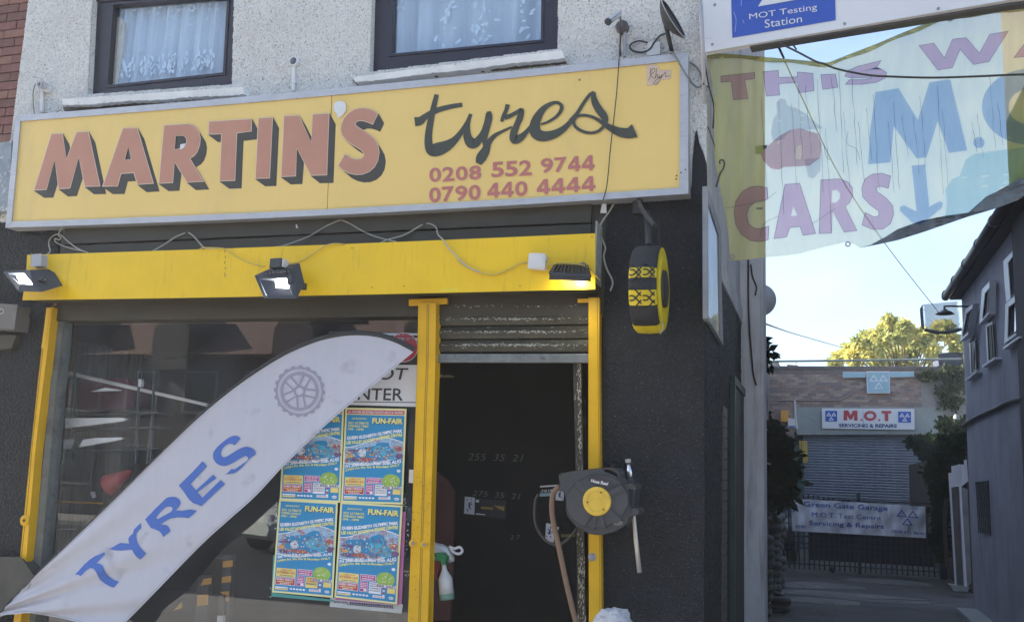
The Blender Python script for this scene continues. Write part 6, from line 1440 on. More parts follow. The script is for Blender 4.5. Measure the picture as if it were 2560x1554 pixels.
wb = MB().lathe(P(2388,1035,20.2), (.2,-.3,-.9), [(0,.02),(.05,.06),(.16,.08),(.20,.05),(.21,.0)], 14).build('wall_lamp', M('dull_lamp', (.2,.2,.2), .5), smooth=True); tag(wb, 'small pale lamp fitting among the leaves right of the lintel', 'lamp')
# ---------------------------------------------------------------- gate and its banner
GTY = 13.4
gt = thing('gate', 'dark barred double gate closing the alley in front of the garage', 'gate', (1, GTY, .1))
gxl, gxr = P(1960,1300,GTY).x, P(2345,1300,GTY).x; gzt2 = P(2100,1232,GTY).z; gzb = .13
brr = MB().tube([(0,0,0),(0,0,1)], .013, 6)
nb_ = 31; bar0 = brr.build('bar', gate_black, gt); bb0 = -world_loc(gt)
for i in range(nb_):
    o = bar0 if i == 0 else bar0.copy()
    if i: COL.objects.link(o); o.parent = gt
    x_ = gxl+(gxr-gxl)*i/(nb_-1); top_ = P(W_PX*.82, 1233+ (x_-gxl)/(gxr-gxl)*34, GTY).z
    o.location = bb0+Vector((x_, GTY, gzb)); o.scale = (1,1,top_-gzb)
rb0 = MB().tube([(gxl,0,0),(gxr,0,0)], .011, 6).build('rail', gate_black, gt)
for i, zz in enumerate([gzt2-.12-.115*k for k in range(8)]+[.22,.5]):
    o = rb0 if i == 0 else rb0.copy()
    if i: COL.objects.link(o); o.parent = gt
    o.location = bb0+Vector((0, GTY, zz))
MB().box(gxl+.45,GTY+.02,.30,gxr-.1,GTY+.03,.88).build('sheet_panel', M('gate_sheet', (.018,.022,.04), .6, var=.2), gt)
mx_ = P(2147,1300,GTY).x
MB().box(mx_-.03,GTY-.03,.1,mx_+.03,GTY+.03,gzt2+.02).build('meeting_stile', gate_black, gt)
MB().box(gxr,GTY-.05,.1,gxr+.12,GTY+.05,gzt2+.3).build('gate_post', gate_black, gt); MB().box(gxl-.12,GTY-.05,.1,gxl,GTY+.05,gzt2+.1).build('gate_post', gate_black, gt)
MB().tube([P(2078,1415,GTY-.05), P(2085,1442,GTY-.05)], .035, 8).build('drop_bolt', gate_black, gt)
gbn = thing('garage_banner', 'creased white banner reading Green Gate Garage tied to the dark gate', 'banner', P(2150,1290,GTY-.1))
def bnY(px, py): return GTY-.06-.02*math.sin(px*.21)*math.sin(py*.05+px*.02)-.012*math.sin(px*.07+py*.11)
fbn = lambda x, y: P(x, y, bnY(x, y))
TLn, TRn, BRn, BLn = z('B2',(342,402),(1527,476),(1535,755),(356,692))
mb = MB(); nx, nz_ = 80, 22
for j in range(nz_+1):
    for i in range(nx+1):
        u, v = i/nx, j/nz_; x = (TLn[0]*(1-u)+TRn[0]*u)*(1-v)+(BLn[0]*(1-u)+BRn[0]*u)*v; y = (TLn[1]*(1-u)+TRn[1]*u)*(1-v)+(BLn[1]*(1-u)+BRn[1]*u)*v
        sag = 2.0*math.sin(u*math.pi*6)**2*(1-v)-1.6*math.sin(u*math.pi)*0; mb.v.append(tuple(fbn(x, y+sag*.5)))
for j in range(nz_):
    for i in range(nx): a_ = j*(nx+1)+i; mb.f.append((a_, a_+1, a_+nx+2, a_+nx+1))
mb.build('cloth', M('dirty_white_pvc', (.82,.82,.88), .5, var=.10, vs_=3), gbn, smooth=True)
fbt = lambda x, y: P(x, y, bnY(x, y)-.012)
mb = MB()
def tb(body, q, b=.012):
    vs_, fs = glyphs(body, b); b0 = len(mb.v)
    q = z('B2', *q)
    for (u, v) in vs_:
        x = (q[0][0]*(1-u)+q[1][0]*u)*v+(q[3][0]*(1-u)+q[2][0]*u)*(1-v); y = (q[0][1]*(1-u)+q[1][1]*u)*v+(q[3][1]*(1-u)+q[2][1]*u)*(1-v); mb.v.append(tuple(fbt(x, y)))
    mb.f += [tuple(i+b0 for i in f) for f in fs]
tb('Green Gate Garage', ((455,430),(1197,470),(1195,528),(458,490)))
tb('M.O.T. Test Centre', ((527,525),(1135,556),(1135,596),(530,568)), .0)
tb('Servicing & Repairs', ((505,598),(1165,634),(1162,684),(508,652)))
tb('4590', ((382,638),(472,643),(472,670),(382,666)), .01)
tb('0208 471 8640', ((1228,680),(1522,706),(1522,728),(1228,704)), .01)
mb.build('lettering', M('banner_blue', (.05,.14,.45), .5), gbn)
mb = MB(); mot_logo(mb, [P(*p, GTY-.115) for p in z('B2',(1262,480),(1480,500),(1478,665),(1264,645))], .08)
mb.prism([z('B2',(348,475),(384,525),(350,527)), z('B2',(352,500),(368,518),(352,519))], fY(GTY-.10), (0,0,0)); mb.build('emblem', M('banner_blue', (.07,.15,.38)), gbn)
# ---------------------------------------------------------------- white door case on the right
dc = thing('door_case', 'tall white door surround with stepped head boards at the end of the grey wall', 'door surround', (1.9, 12, .1))
DCY = 10.4
pc_ = lambda *p: z('C5', *p)
MB().prism([pc_((393,390),(416,388),(414,340),(452,333),(470,325),(482,330),(497,485),(408,497),(398,488))], fY(DCY), (0,.06,0)).build('head_board', sign_white, dc, bevel=.008)
MB().prism([pc_((490,330),(510,328),(512,297),(525,295),(536,448),(500,475),(488,350))], fY(DCY-.05), (0,.06,0)).build('head_board', sign_white, dc, bevel=.008)
MB().prism([pc_((398,490),(410,495),(452,1235),(440,1235))], fY(DCY), (0,.06,0)).build('jamb', sign_white, dc, bevel=.006)
MB().prism([pc_((470,490),(484,488),(528,1240),(508,1240))], fY(DCY-.05), (0,.1,0)).build('jamb', sign_white, dc, bevel=.006)
MB().prism([pc_((410,500),(470,498),(508,1240),(452,1240))], fY(DCY+.04), (0,.04,0)).build('door_leaf', M('brown_grey_door', (.15,.135,.13), .6, var=.15), dc)
MB().prism([pc_((484,490),(530,510),(548,900),(560,1200),(528,1240))], fY(DCY-.02), (0,.04,0)).build('side_panel', M('grey_side_panel', (.21,.21,.22), .7, var=.2), dc)
MB().prism([pc_((410,1225),(540,1240),(530,1268),(430,1262))], fY(DCY-.2), (0,.35,0)).build('step', concrete, dc, bevel=.01)
# low brick wall behind the door case
rw = thing('side_wall', 'dark ivy-shaded brick wall on the right between the door surround and the gate', 'wall', (2.6, 13, .1))
x_ = P(2400,1300,12).x
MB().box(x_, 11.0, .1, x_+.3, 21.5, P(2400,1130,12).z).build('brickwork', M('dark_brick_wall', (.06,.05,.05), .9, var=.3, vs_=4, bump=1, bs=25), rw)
iv3 = thing('wall_ivy', 'dark ivy spilling over the low brick wall right of the gate', 'ivy', P(2370,1300,11))
mb = MB(); leaves(mb, [cpx(2400,1110,11.2,.3,.3,.2), cpx(2385,1135,11.2,.25,.3,.2), cpx(2365,1160,11.6,.22,.3,.25), cpx(2345,1185,13,.25,.4,.35), cpx(2375,1200,11.2,.18,.15,.3), cpx(2352,1260,12,.16,.2,.4), cpx(2350,1340,12,.15,.2,.4)], 3600, .07); mb.build('foliage', ivy_leaf, iv3, kind='stuff')
MB().tube(smoothpath([P(*q, 11.3) for q in ((2368,1420),(2362,1300),(2375,1180))]), .03, 8).build('stem', M('bark_dark', (.05,.045,.04), .9), iv3)
# ---------------------------------------------------------------- grey building on the right
RX = 1.90
gbld = thing('grey_building', 'grey rendered two storey building with white framed windows along the right of the alley', 'building', (RX, 5, .1))
yb1 = PX(2414,1000,RX).y; yb0 = 2.6; ez = P(2376,760,yb1).z+.10
MB().box(RX,yb0,.1,RX+4,yb1,ez).build('wall', bldg_grey, gbld)
ex = P(2378,765,yb1).x
MB().wprism([[Vector((ex,yb0,ez-.02)),Vector((ex,yb1+.12,ez-.02)),Vector((ex,yb1+.12,ez+.08)),Vector((RX+2.4,yb1+.12,ez+1.5)),Vector((RX+4.2,yb1+.12,ez)),][:5]][0:1], (0,-(yb1-yb0+.12),0)).build('roof', dark_roof, gbld) if False else None
prof = [Vector((ex,yb1+.12,ez-.02)),Vector((RX+4.2,yb1+.12,ez-.02)),Vector((RX+2.0,yb1+.12,ez+1.0)),Vector((ex,yb1+.12,ez+.10))]
MB().wprism([prof], (0,-(yb1-yb0+.12),0)).build('roof', dark_roof, gbld)
MB().tube([(ex-.05,yb0,ez+.05),(ex-.05,yb1+.16,ez+.03)], .055, 12).build('gutter', M('black_gutter', (.03,.03,.04), .4), gbld, smooth=True)
for k in range(6):
    yy = yb0+1+(yb1-yb0)*k/6; MB().tube([(ex-.05,yy,ez+.045),(ex-.05,yy+.07,ez+.044)], .063, 12).build('gutter_clip', M('black_gutter', (.03,.03,.04)), gbld)
def rwin(op, panes, sill_, X, lab, tilt=0):
    f = MB().prism([op]+panes, fX(X-.03), (.06,0,0)).build('window', upvc_white, gbld, bevel=.004, label=lab)
    for p_ in panes:
        MB().prism([p_], fX(X-.008), (.01,0,0)).build('pane', cloud_glass, f)
        MB().prism([offset_poly(p_, .6), offset_poly(p_, -1.1)], fX(X-.036), (.02,0,0)).build('seal', black_plastic, f)
    if sill_:
        MB().prism([sill_], fX(X-.07), (.08,0,0)).build('sill', upvc_white, f, bevel=.004)
rwin(z('B7',(690,506),(806,378),(826,600),(829,742),(717,852),(700,680)), [z('B7',(730,520),(802,425),(818,735),(752,808))], None, RX, 'nearest upper window of the grey building, top light')
rwin(z('B7',(708,862),(828,752),(830,1095),(700,1188)), [z('B7',(734,888),(818,828),(816,1075),(728,1140))], z('B7',(685,1225),(818,1132),(820,1145),(690,1240)), RX, 'nearest upper window of the grey building, bottom light')
rwin(z('B7',(512,742),(580,668),(573,945),(492,1028)), [z('B7',(538,775),(570,735),(560,925),(518,980))], None, RX-.06, 'middle window of the grey building, top light tilted open')
rwin(z('B7',(545,1040),(598,1005),(622,1305),(560,1342)), [z('B7',(555,1052),(575,1042),(588,1320),(568,1328)), z('B7',(584,1038),(600,1030),(617,1300),(597,1312))], z('B7',(512,1375),(620,1308),(622,1318),(520,1388)), RX, 'middle window of the grey building, bottom light')
rwin(z('B7',(378,905),(442,860),(402,1115),(334,1170)), [z('B7',(385,945),(425,905),(395,1090),(352,1130))], None, RX-.08, 'farthest window of the grey building, top light tilted open')
rwin(z('B7',(408,1178),(452,1143),(466,1415),(420,1442)), [z('B7',(418,1190),(430,1180),(440,1420),(426,1430)), z('B7',(434,1178),(455,1162),(466,1395),(448,1405))], z('B7',(372,1488),(466,1422),(466,1432),(380,1500)), RX, 'farthest window of the grey building, bottom light')
gv = MB().prism([pc_((592,455),(682,447),(700,855),(655,850),(618,815))], fX(RX-.01), (.02,0,0)).build('grille', M('dark_window', (.015,.018,.03), .3), gbld)
mb = MB()
for k in range(7):
    mb.tube([PX(*pc_((596+k*14-3, 458))[0], RX-.03), PX(*pc_((615+k*13, 835))[0], RX-.03)], .006, 5)
for k in range(6): mb.tube([PX(*pc_((594+k*4, 480+k*62))[0], RX-.03), PX(*pc_((684+k*3, 475+k*66))[0], RX-.03)], .006, 5)
mb.build('grille_bars', M('bar_grey', (.06,.065,.09), .5), gv)
MB().tube(smoothpath([PX(*q, RX-.02) for q in z('B1',(1915,1137),(2000,1080),(2120,1020),(2230,975),(2320,925),(2464,888))]), .028, 8).build('cable', M('thick_dark_cable', (.05,.05,.055), .6), gbld, smooth=True)
kb = MB().box(RX-.25, yb0, .1, RX, yb1-.3, .16).build('kerb', concrete, bevel=.01); tag(kb, 'low concrete kerb along the foot of the grey building', 'kerb')
# nearer dark house at the right edge
nh = thing('corner_house', 'dark brick house corner at the right edge of the view', 'building', (RX, 1, .1))
nx_ = RX-.04; ny1 = PX(2549,1000,nx_).y
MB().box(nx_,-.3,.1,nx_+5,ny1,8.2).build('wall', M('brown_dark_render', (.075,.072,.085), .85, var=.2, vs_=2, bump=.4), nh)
# wall lamp and its arm
wl_ = thing('barn_lamp', 'dark enamel lamp shade on a curved arm at the corner of the grey building', 'lamp', P(2365,780,yb1-.4))
lc = P(*z('B1',(1748,118))[0], 7.9); rr = (P(*z('B1',(1835,118))[0], 7.9)-P(*z('B1',(1662,118))[0], 7.9)).length/2
MB().lathe(lc+Vector((0,0,rr*.50)), (0,0,-1), [(0,rr*.18),(rr*.14,rr*.26),(rr*.18,rr*.36),(rr*.42,rr*.75),(rr*.56,rr),(rr*.60,rr),(rr*.50,rr*.72),(rr*.3,rr*.3)], 28).build('shade', M('enamel_black', (.03,.03,.04), .4), wl_, smooth=True)
MB().tube(smoothpath([lc+Vector((0,0,rr*.5)), lc+Vector((0,0,rr*.78)), lc+Vector((.10,0,rr*.80)), Vector((RX,7.9,lc.z+rr*.72))]), .012, 8).build('arm', M('enamel_black', (.03,.03,.04)), wl_, smooth=True)
# wire mesh cage
cg = thing('wire_cage', 'bent wire mesh cage panel hanging beyond the lamp', 'cage', P(2350,790,8.9))
CY_ = 8.95
TLc, TRc, BRc, BLc = z('B1',(1545,38),(1870,10),(1900,262),(1562,268)); mb = MB()
def cpt(u, v):
    x = (TLc[0]*(1-u)+TRc[0]*u)*(1-v)+(BLc[0]*(1-u)+BRc[0]*u)*v; y = (TLc[1]*(1-u)+TRc[1]*u)*(1-v)+(BLc[1]*(1-u)+BRc[1]*u)*v+8*math.sin(u*math.pi)*v; return P(x, y, CY_)
N_ = 22
for i in range(-N_, N_):
    for s_ in (0, 1):
        pts_ = []
        for k in range(13):
            v = k/12; u = i/N_+v*.85 if not s_ else i/N_+.85-v*.85+.0
            if 0 <= u <= 1: pts_.append(cpt(u, v))
        if len(pts_) > 1: mb.tube(pts_, .0035, 3, cap=False)
mb.build('wire_mesh', M('mesh_wire', (.10,.11,.14), .5), cg, kind='stuff')
mb = MB(); mb.tube([cpt(k/10, 1) for k in range(11)], .022, 6); mb.build('bottom_rail', M('mesh_frame', (.09,.10,.13), .5), cg)
MB().prism([z('B1',(1520,78),(1546,38),(1562,268),(1532,250))], fY(CY_), (0,.02,0)).build('side_plate', M('mesh_side', (.16,.18,.22), .6), cg)
# span wires
sw = MB().tube(smoothpath([P(1940,108,.2), P(2010,255,2), P(2100,440,4), P(2215,612,6), P(2350,785,7.8)]), .0042, 6).build('wire', wire_dark, smooth=True); tag(sw, 'long thin wire running from the top board down the alley to the lamp', 'wire')
sw = MB().tube(smoothpath([P(1905,806,4), P(1990,835,12), P(2105,868,20)]), .010, 5).build('wire', wire_pale, smooth=True); tag(sw, 'faint distant wire crossing the sky above the garage', 'wire')
for q_, lb in (([(640,298),(665,335),(692,372)], 'short stub of black wire under the top board'), ([(540,318),(570,370),(600,436)], 'thin wire from the top board to the banner edge')):
    sw = MB().tube([P(*q, .06) for q in z('Z4', *q_)], .005, 6).build('wire', wire_dark); tag(sw, lb, 'wire')

# ---------------------------------------------------------------- MOT testing board over the alley
mboard = thing('testing_board', 'large white board with a blue MOT Testing Station panel over the alley entrance', 'sign', P(1760,100,-.1))
# board plane is turned 4.5 degrees, right side nearer
th = math.radians(-4.5); bd_dir = Vector((math.cos(th), math.sin(th), 0)); bn_ = Vector((math.sin(th), -math.cos(th), 0)); b0 = P(1756,120,-.12)
def fB(d=0.0):
    def f(px, py):
        r = ray(px, py); o = b0+bn_*d; t_ = (o-CAM).dot(bn_)/r.dot(bn_); return CAM+r*t_
    return f
bot = z('Z4',(8,386),(2290,2)); 
MB().prism([[(1756,-90),(2700,-260),(2700,-20),bot[1],bot[0],(1756,60)]], fB(), tuple(-bn_*.05)).build('board', sign_white, mboard, bevel=.004)
MB().prism([[(1872,112),(2530,-2),(2700,-20),(2700,-8),(2530,12),(1876,120)]], fB(-.03), tuple(-bn_*.07)).build('bottom_rail', M('board_rail', (.10,.10,.12), .5, .2), mboard)
MB().prism([z('Z4',(196,-250),(972,-380),(985,152),(212,284))], fB(.003), tuple(-bn_*.001)).build('blue_panel', mot_blue, mboard)
mb = MB()
textp(mb, 'MOT Testing', z('Z4',(337,105),(845,28),(848,88),(340,160)), fB(.006), .0)
textp(mb, 'Station', z('Z4',(453,150),(732,112),(734,168),(455,212)), fB(.006), .0); mb.build('lettering', sign_white, mboard)
MB().prism([z('Z4',(404,50),(700,-2),(640,-200),(560,-190)), ], fB(.006), tuple(-bn_*.001)).build('emblem', sign_white, mboard)
for p in z('Z4',(62,335),(1052,180),(1752,68),(80,38)): MB().lathe(fB(.0)(*p), bn_, [(0,.009),(.004,.009),(.007,.005),(.007,0)], 12).build('bolt', steel, mboard)
mb = MB()
for q in ([(278,0),(280,45)],[(222,90),(240,150),(232,240)],[(290,150),(300,178)],[(10,285),(60,290)]): stroke(mb, z('Z4', *q), [1.0]*len(q), fB(.005))
mb.build('scratch', M('pale_scratch', (.5,.55,.7), .6), mboard)

sw = MB().tube(smoothpath([fB(.02)(*q) for q in z('Z4',(545,315),(700,390),(830,458),(900,480),(980,512),(1100,540),(1250,565),(1400,574),(1700,582),(2000,574),(2312,560),(2450,558))], 4), .006, 6).build('wire', wire_dark, smooth=True); tag(sw, 'dark wire sagging across the front of the yellow banner', 'wire')
# ---------------------------------------------------------------- yellow banner
bn = thing('alley_banner', 'big faded yellow banner reading THIS WAY M.O.T CARS hung across the alley mouth', 'banner', P(1800,640,.1))
def ban(px, py):
    f = fB(-.16)(px, py); u = (px-1770)/800
    d = .018*math.sin(px*.045)*min(1, abs(py-380)/500+.2)+.010*math.sin(px*.12+py*.01)
    r = (f-CAM).normalized(); return f+r*d
TOPB = z('Z4',(20,402),(150,402),(350,418),(600,440),(830,460),(905,470),(940,466),(1100,402),(1300,325),(1500,240),(1700,160),(1800,122),(1900,105),(2100,85),(2394,45),(2560,30))
BOTB = z('Z8',(330,683),(420,680),(540,665),(700,652),(815,637),(950,600),(1100,565),(1140,556),(1190,575),(1220,598),(1300,575),(1400,520),(1500,490),(1640,440),(1800,400),(1930,370),(2020,330),(2130,230),(2300,170),(2500,120))
def rs2(p, n): return resample(p, n)
Ts = rs2(TOPB, 110); Bs = rs2(BOTB, 110); mb = MB(); nv = 40
for i in range(111):
    for j in range(nv+1):
        v = j/nv; q = Ts[i].lerp(Bs[i], v)
        if i < 8: q.x += (1-i/8)*(6*math.sin(v*9)+0)
        mb.v.append(tuple(ban(q.x, q.y)))
for i in range(110):
    for j in range(nv): a_ = i*(nv+1)+j; mb.f.append((a_, a_+1, a_+nv+2, a_+nv+1))
mb.build('cloth', banner_m, bn, smooth=True)
def bl(name, loops, mat, d=.006, sub=2):
    f = lambda x, y: (lambda q: q-(q-CAM).normalized()*d)(ban(x, y)); return MB().sheet(loops, f, sub).build(name, mat, bn)
hem = [(v.x, v.y) for v in Ts]; bl('top_hem', [hem+[(x, y+11+ (2*math.sin(x*.05))) for x, y in hem[::-1]]], trans_mat('banner_hem', (.40,.37,.12), (.72,.70,.42), .45, .4), .004, 0)
LR = {
 'T': [z('Z4',(128,572),(376,546),(376,588),(302,598),(326,736),(222,746),(206,608),(130,614))],
 'H': [z('Z4',(444,540),(554,530),(556,584),(702,578),(700,542),(812,552),(820,678),(714,692),(702,614),(556,626),(564,710),(468,718))],
 'I': [z('Z4',(876,562),(982,558),(1000,652),(890,668))],
 'S1': [z('Z4',(1322,456),(1292,502),(1200,528),(1150,545),(1250,522),(1330,522),(1364,548),(1350,585),(1290,615),(1180,630),(1062,630),(1090,600),(1180,600),(1250,590),(1260,578),(1180,580),(1090,580),(1056,568),(1080,530),(1150,500),(1240,478))],
 'W': [z('Z4',(1612,345),(1718,326),(1800,440),(1860,300),(1880,294),(1960,286),(2062,404),(2140,260),(2272,238),(2130,460),(2018,482),(1915,366),(1856,506),(1750,522))],
 'A0': [z('Z4',(2322,430),(2400,330),(2470,320),(2470,415))],
 'C': [z('Z8',(592,190),(596,262),(565,272),(510,282),(468,320),(452,370),(462,430),(500,465),(545,468),(603,452),(598,540),(545,553),(480,545),(420,505),(382,440),(370,360),(382,280),(425,215),(480,185),(540,180))],
 'A': [z('Z8',(716,168),(812,160),(920,498),(838,510),(818,450),(745,458),(722,522),(642,532)), z('Z8',(770,315),(798,378),(755,380))],
 'R': [z('Z8',(960,138),(1080,130),(1140,150),(1170,190),(1172,240),(1150,290),(1120,315),(1200,478),(1118,488),(1035,340),(1028,495),(948,498)), z('Z8',(1035,205),(1070,205),(1090,230),(1085,265),(1060,290),(1030,290))],
 'S': [z('Z8',(1430,110),(1415,190),(1360,175),(1335,185),(1338,215),(1400,260),(1445,310),(1450,370),(1430,430),(1380,468),(1310,470),(1240,440),(1262,360),(1320,390),(1355,380),(1352,345),(1290,300),(1245,250),(1238,190),(1260,130),(1310,98),(1370,92))],
}
for k_, lp in LR.items():
    bl('letter_outline', [offset_poly(lp[0], 1.4), lp[0]], b_line, .014)
    bl('letter', lp, b_red, .014)
bl('letter', [z('Z4',(1283,690),(1455,660),(1600,896),(1685,618),(1830,594),(1845,605),(1970,1125),(1832,1145),(1748,905),(1665,1178),(1590,1186),(1420,945),(1395,1215),(1228,1230),(1245,960))], b_blue, .014)
bl('full_stop', [circle(*z('Z4',(2056,1067))[0], 14, 20)], b_blue, .014)
oc = z('Z4',(2440,800))[0]; bl('letter', [circle(oc[0], oc[1], 121, 36, 95), circle(oc[0]-2, oc[1], 52, 28, 44)], b_blue, .014)
bl('arrow', [z('Z8',(1575,38),(1668,30),(1695,318),(1765,280),(1788,292),(1780,325),(1660,425),(1630,440),(1580,425),(1495,345),(1495,318),(1525,308),(1608,350))], b_blue, .014)
bl('blue_car', [z('Z8',(1805,200),(1850,130),(1900,110),(1940,0),(2000,-40),(2120,-60),(2330,-85),(2500,-80),(2500,60),(2300,130),(2140,215),(2010,325),(1960,360),(1800,395),(1815,300))], b_cyan, .012)
bl('car_window', [z('Z8',(1925,120),(1960,0),(2120,-30),(2320,-50),(2310,0),(2150,60),(2020,100))], b_line, .0095) if False else None
# faded figure leaning on a red shape, kept as loose washed-out patches
bl('faded_figure', [z('Z4',(540,770),(570,735),(610,745),(625,790),(690,810),(760,850),(850,930),(895,960),(830,965),(740,975),(720,960),(650,975),(590,1040),(520,1060),(500,1000),(515,900),(545,850))], b_skin, .007)
bl('faded_red_shape', [z('Z4',(425,1150),(480,1090),(560,1020),(640,975),(720,960),(850,1000),(880,1080),(870,1180),(790,1240),(600,1250),(560,1270),(500,1260),(440,1200))], trans_mat('banner_faded_red', (.40,.20,.22), (.86,.66,.70), .72, .4), .011)
bl('faded_legs', [z('Z4',(750,1190),(875,1180),(870,1280),(820,1335),(780,1325))], b_skin, .013)
bl('tear', [z('Z4',(385,1095),(430,1088),(475,1085),(465,1110),(440,1125),(430,1150),(385,1155))], trans_mat('banner_patch', (.35,.36,.12), (.6,.62,.35), .3, .4), .013)
bl('tear', [z('Z4',(440,1090),(475,1084),(468,1108),(448,1120))], black_plastic, .016)
bl('tear', [z('Z8',(515,325),(565,322),(560,336),(520,334))], M('tear_olive', (.12,.12,.06), .8), .013)
mb = MB(); random.seed(12)
fcr = lambda x, y: (lambda q: q-(q-CAM).normalized()*.0135)(ban(x, y))
for xc_ in [1910,1952,1985,2001,2020,2050,2071,2085,2102,2116,2135,2152,2172,2190,2228,2240,2262,2290,2306,2350,2362,2435,2450,2480,2500]:
    y0_ = random.uniform(170, 330); y1_ = y0_+random.uniform(90, 330); y1_ = min(y1_, 600-(xc_-1900)*.12)
    if xc_ > 2200: y1_ = random.uniform(380,500)-(xc_-2200)*.1
    n_ = 9; path = [(xc_+(k-4)*1.6+random.uniform(-1.6,1.6), y0_+(y1_-y0_)*k/n_) for k in range(n_+1)]
    stroke(mb, path, [random.choice([.5,.7,.9]) for _ in path], fcr)
for path in ([(1815,520),(1870,510),(1910,502),(1940,480)],[(1900,595),(1910,560),(1945,540)],[(2030,560),(2060,540),(2090,520)],[(2120,330),(2118,360),(2140,372),(2150,400)],[(2060,360),(2065,390),(2075,400)]): stroke(mb, path, [.8]*len(path), fcr)
mb.build('crack', M('crack_grey', (.03,.03,.035), .8), bn, kind='stuff')
for p in z('Z4',(1842,142))+z('Z8',(1142,572))+z('Z8',(357,656))+z('Z4',(54,437)):
    q = fcr(*p); MB().lathe(q, (CAM-q), [(0,.016),(.003,.016),(.003,.009),(0,.009),(0,.016)], 16).build('eyelet', M('eyelet_brass', (.30,.27,.22), .4, .6), bn)
eyl = z('Z8',(1030,600),(1090,575),(1140,556),(1190,575),(1220,598),(1140,600))
bl('turned_hem', [z('Z8',(1215,600),(1300,575),(1400,520),(1480,470),(1640,412),(1800,380),(1960,358),(2080,250),(2180,200),(2300,130),(2480,80),(2500,120),(2300,272),(2130,335),(1960,385),(1800,440),(1640,495),(1480,545),(1340,575))], M('hem_back', (.11,.13,.15), .7, var=.3, vs_=6, streak=None), .010, 2)
# dark brick strip behind the right end of the banner is the corner house (already built)

# ---------------------------------------------------------------- tree behind the garage
tr = thing('tree', 'broad tree with golden sunlit foliage rising behind the garage roof', 'tree', (P(2250,900,33).x, 34, 0))
random.seed(44); TY = 33
tcx = P(2260,850,TY)
bark = M('bark', (.09,.07,.05), .9, var=.3, bump=1)
MB().tube([(tcx.x,TY+1,0),(tcx.x+.1,TY+1,2.5),(tcx.x-.1,TY+1,4.4),(tcx.x,TY+1,6)], [.32,.26,.2,.12], 10).build('trunk', bark, tr, smooth=True)
cl_ = []
for (px, py, r) in [(2215,810,.42),(2240,812,.36),(2190,830,.36),(2210,845,.55),(2255,835,.5),(2290,825,.45),(2330,830,.45),(2165,858,.38),(2145,850,.32),(2120,868,.40),(2180,880,.5),(2230,880,.6),(2280,870,.5),(2330,870,.45),(2380,840,.45),(2370,815,.35),(2395,860,.4),(2100,888,.34),(2140,895,.45),(2200,905,.6),(2270,905,.6),(2340,905,.6),(2400,900,.5),(2130,885,.35),(2085,902,.25),(2310,850,.3),(2350,812,.28),(2225,795,.22),(2262,808,.3),(2160,835,.2)]:
    Yc = TY+random.uniform(-1.1,1.3); p = P(px, py+4, Yc); cl_.append((p, (r*.72, r*.9, r*.52)))
    MB().tube(smoothpath([Vector((tcx.x,TY+1,random.uniform(3.6,5))), (Vector((tcx.x,TY+1,4.8))+p)/2+Vector((0,0,.2)), p]), [.05 if i < 6 else .025 for i in range(13)], 5).build('limb', bark, tr)
mb = MB(); leaves(mb, cl_, 10000, .10, 2.4, .5); mb.build('crown', gold_leaf, tr, kind='stuff')
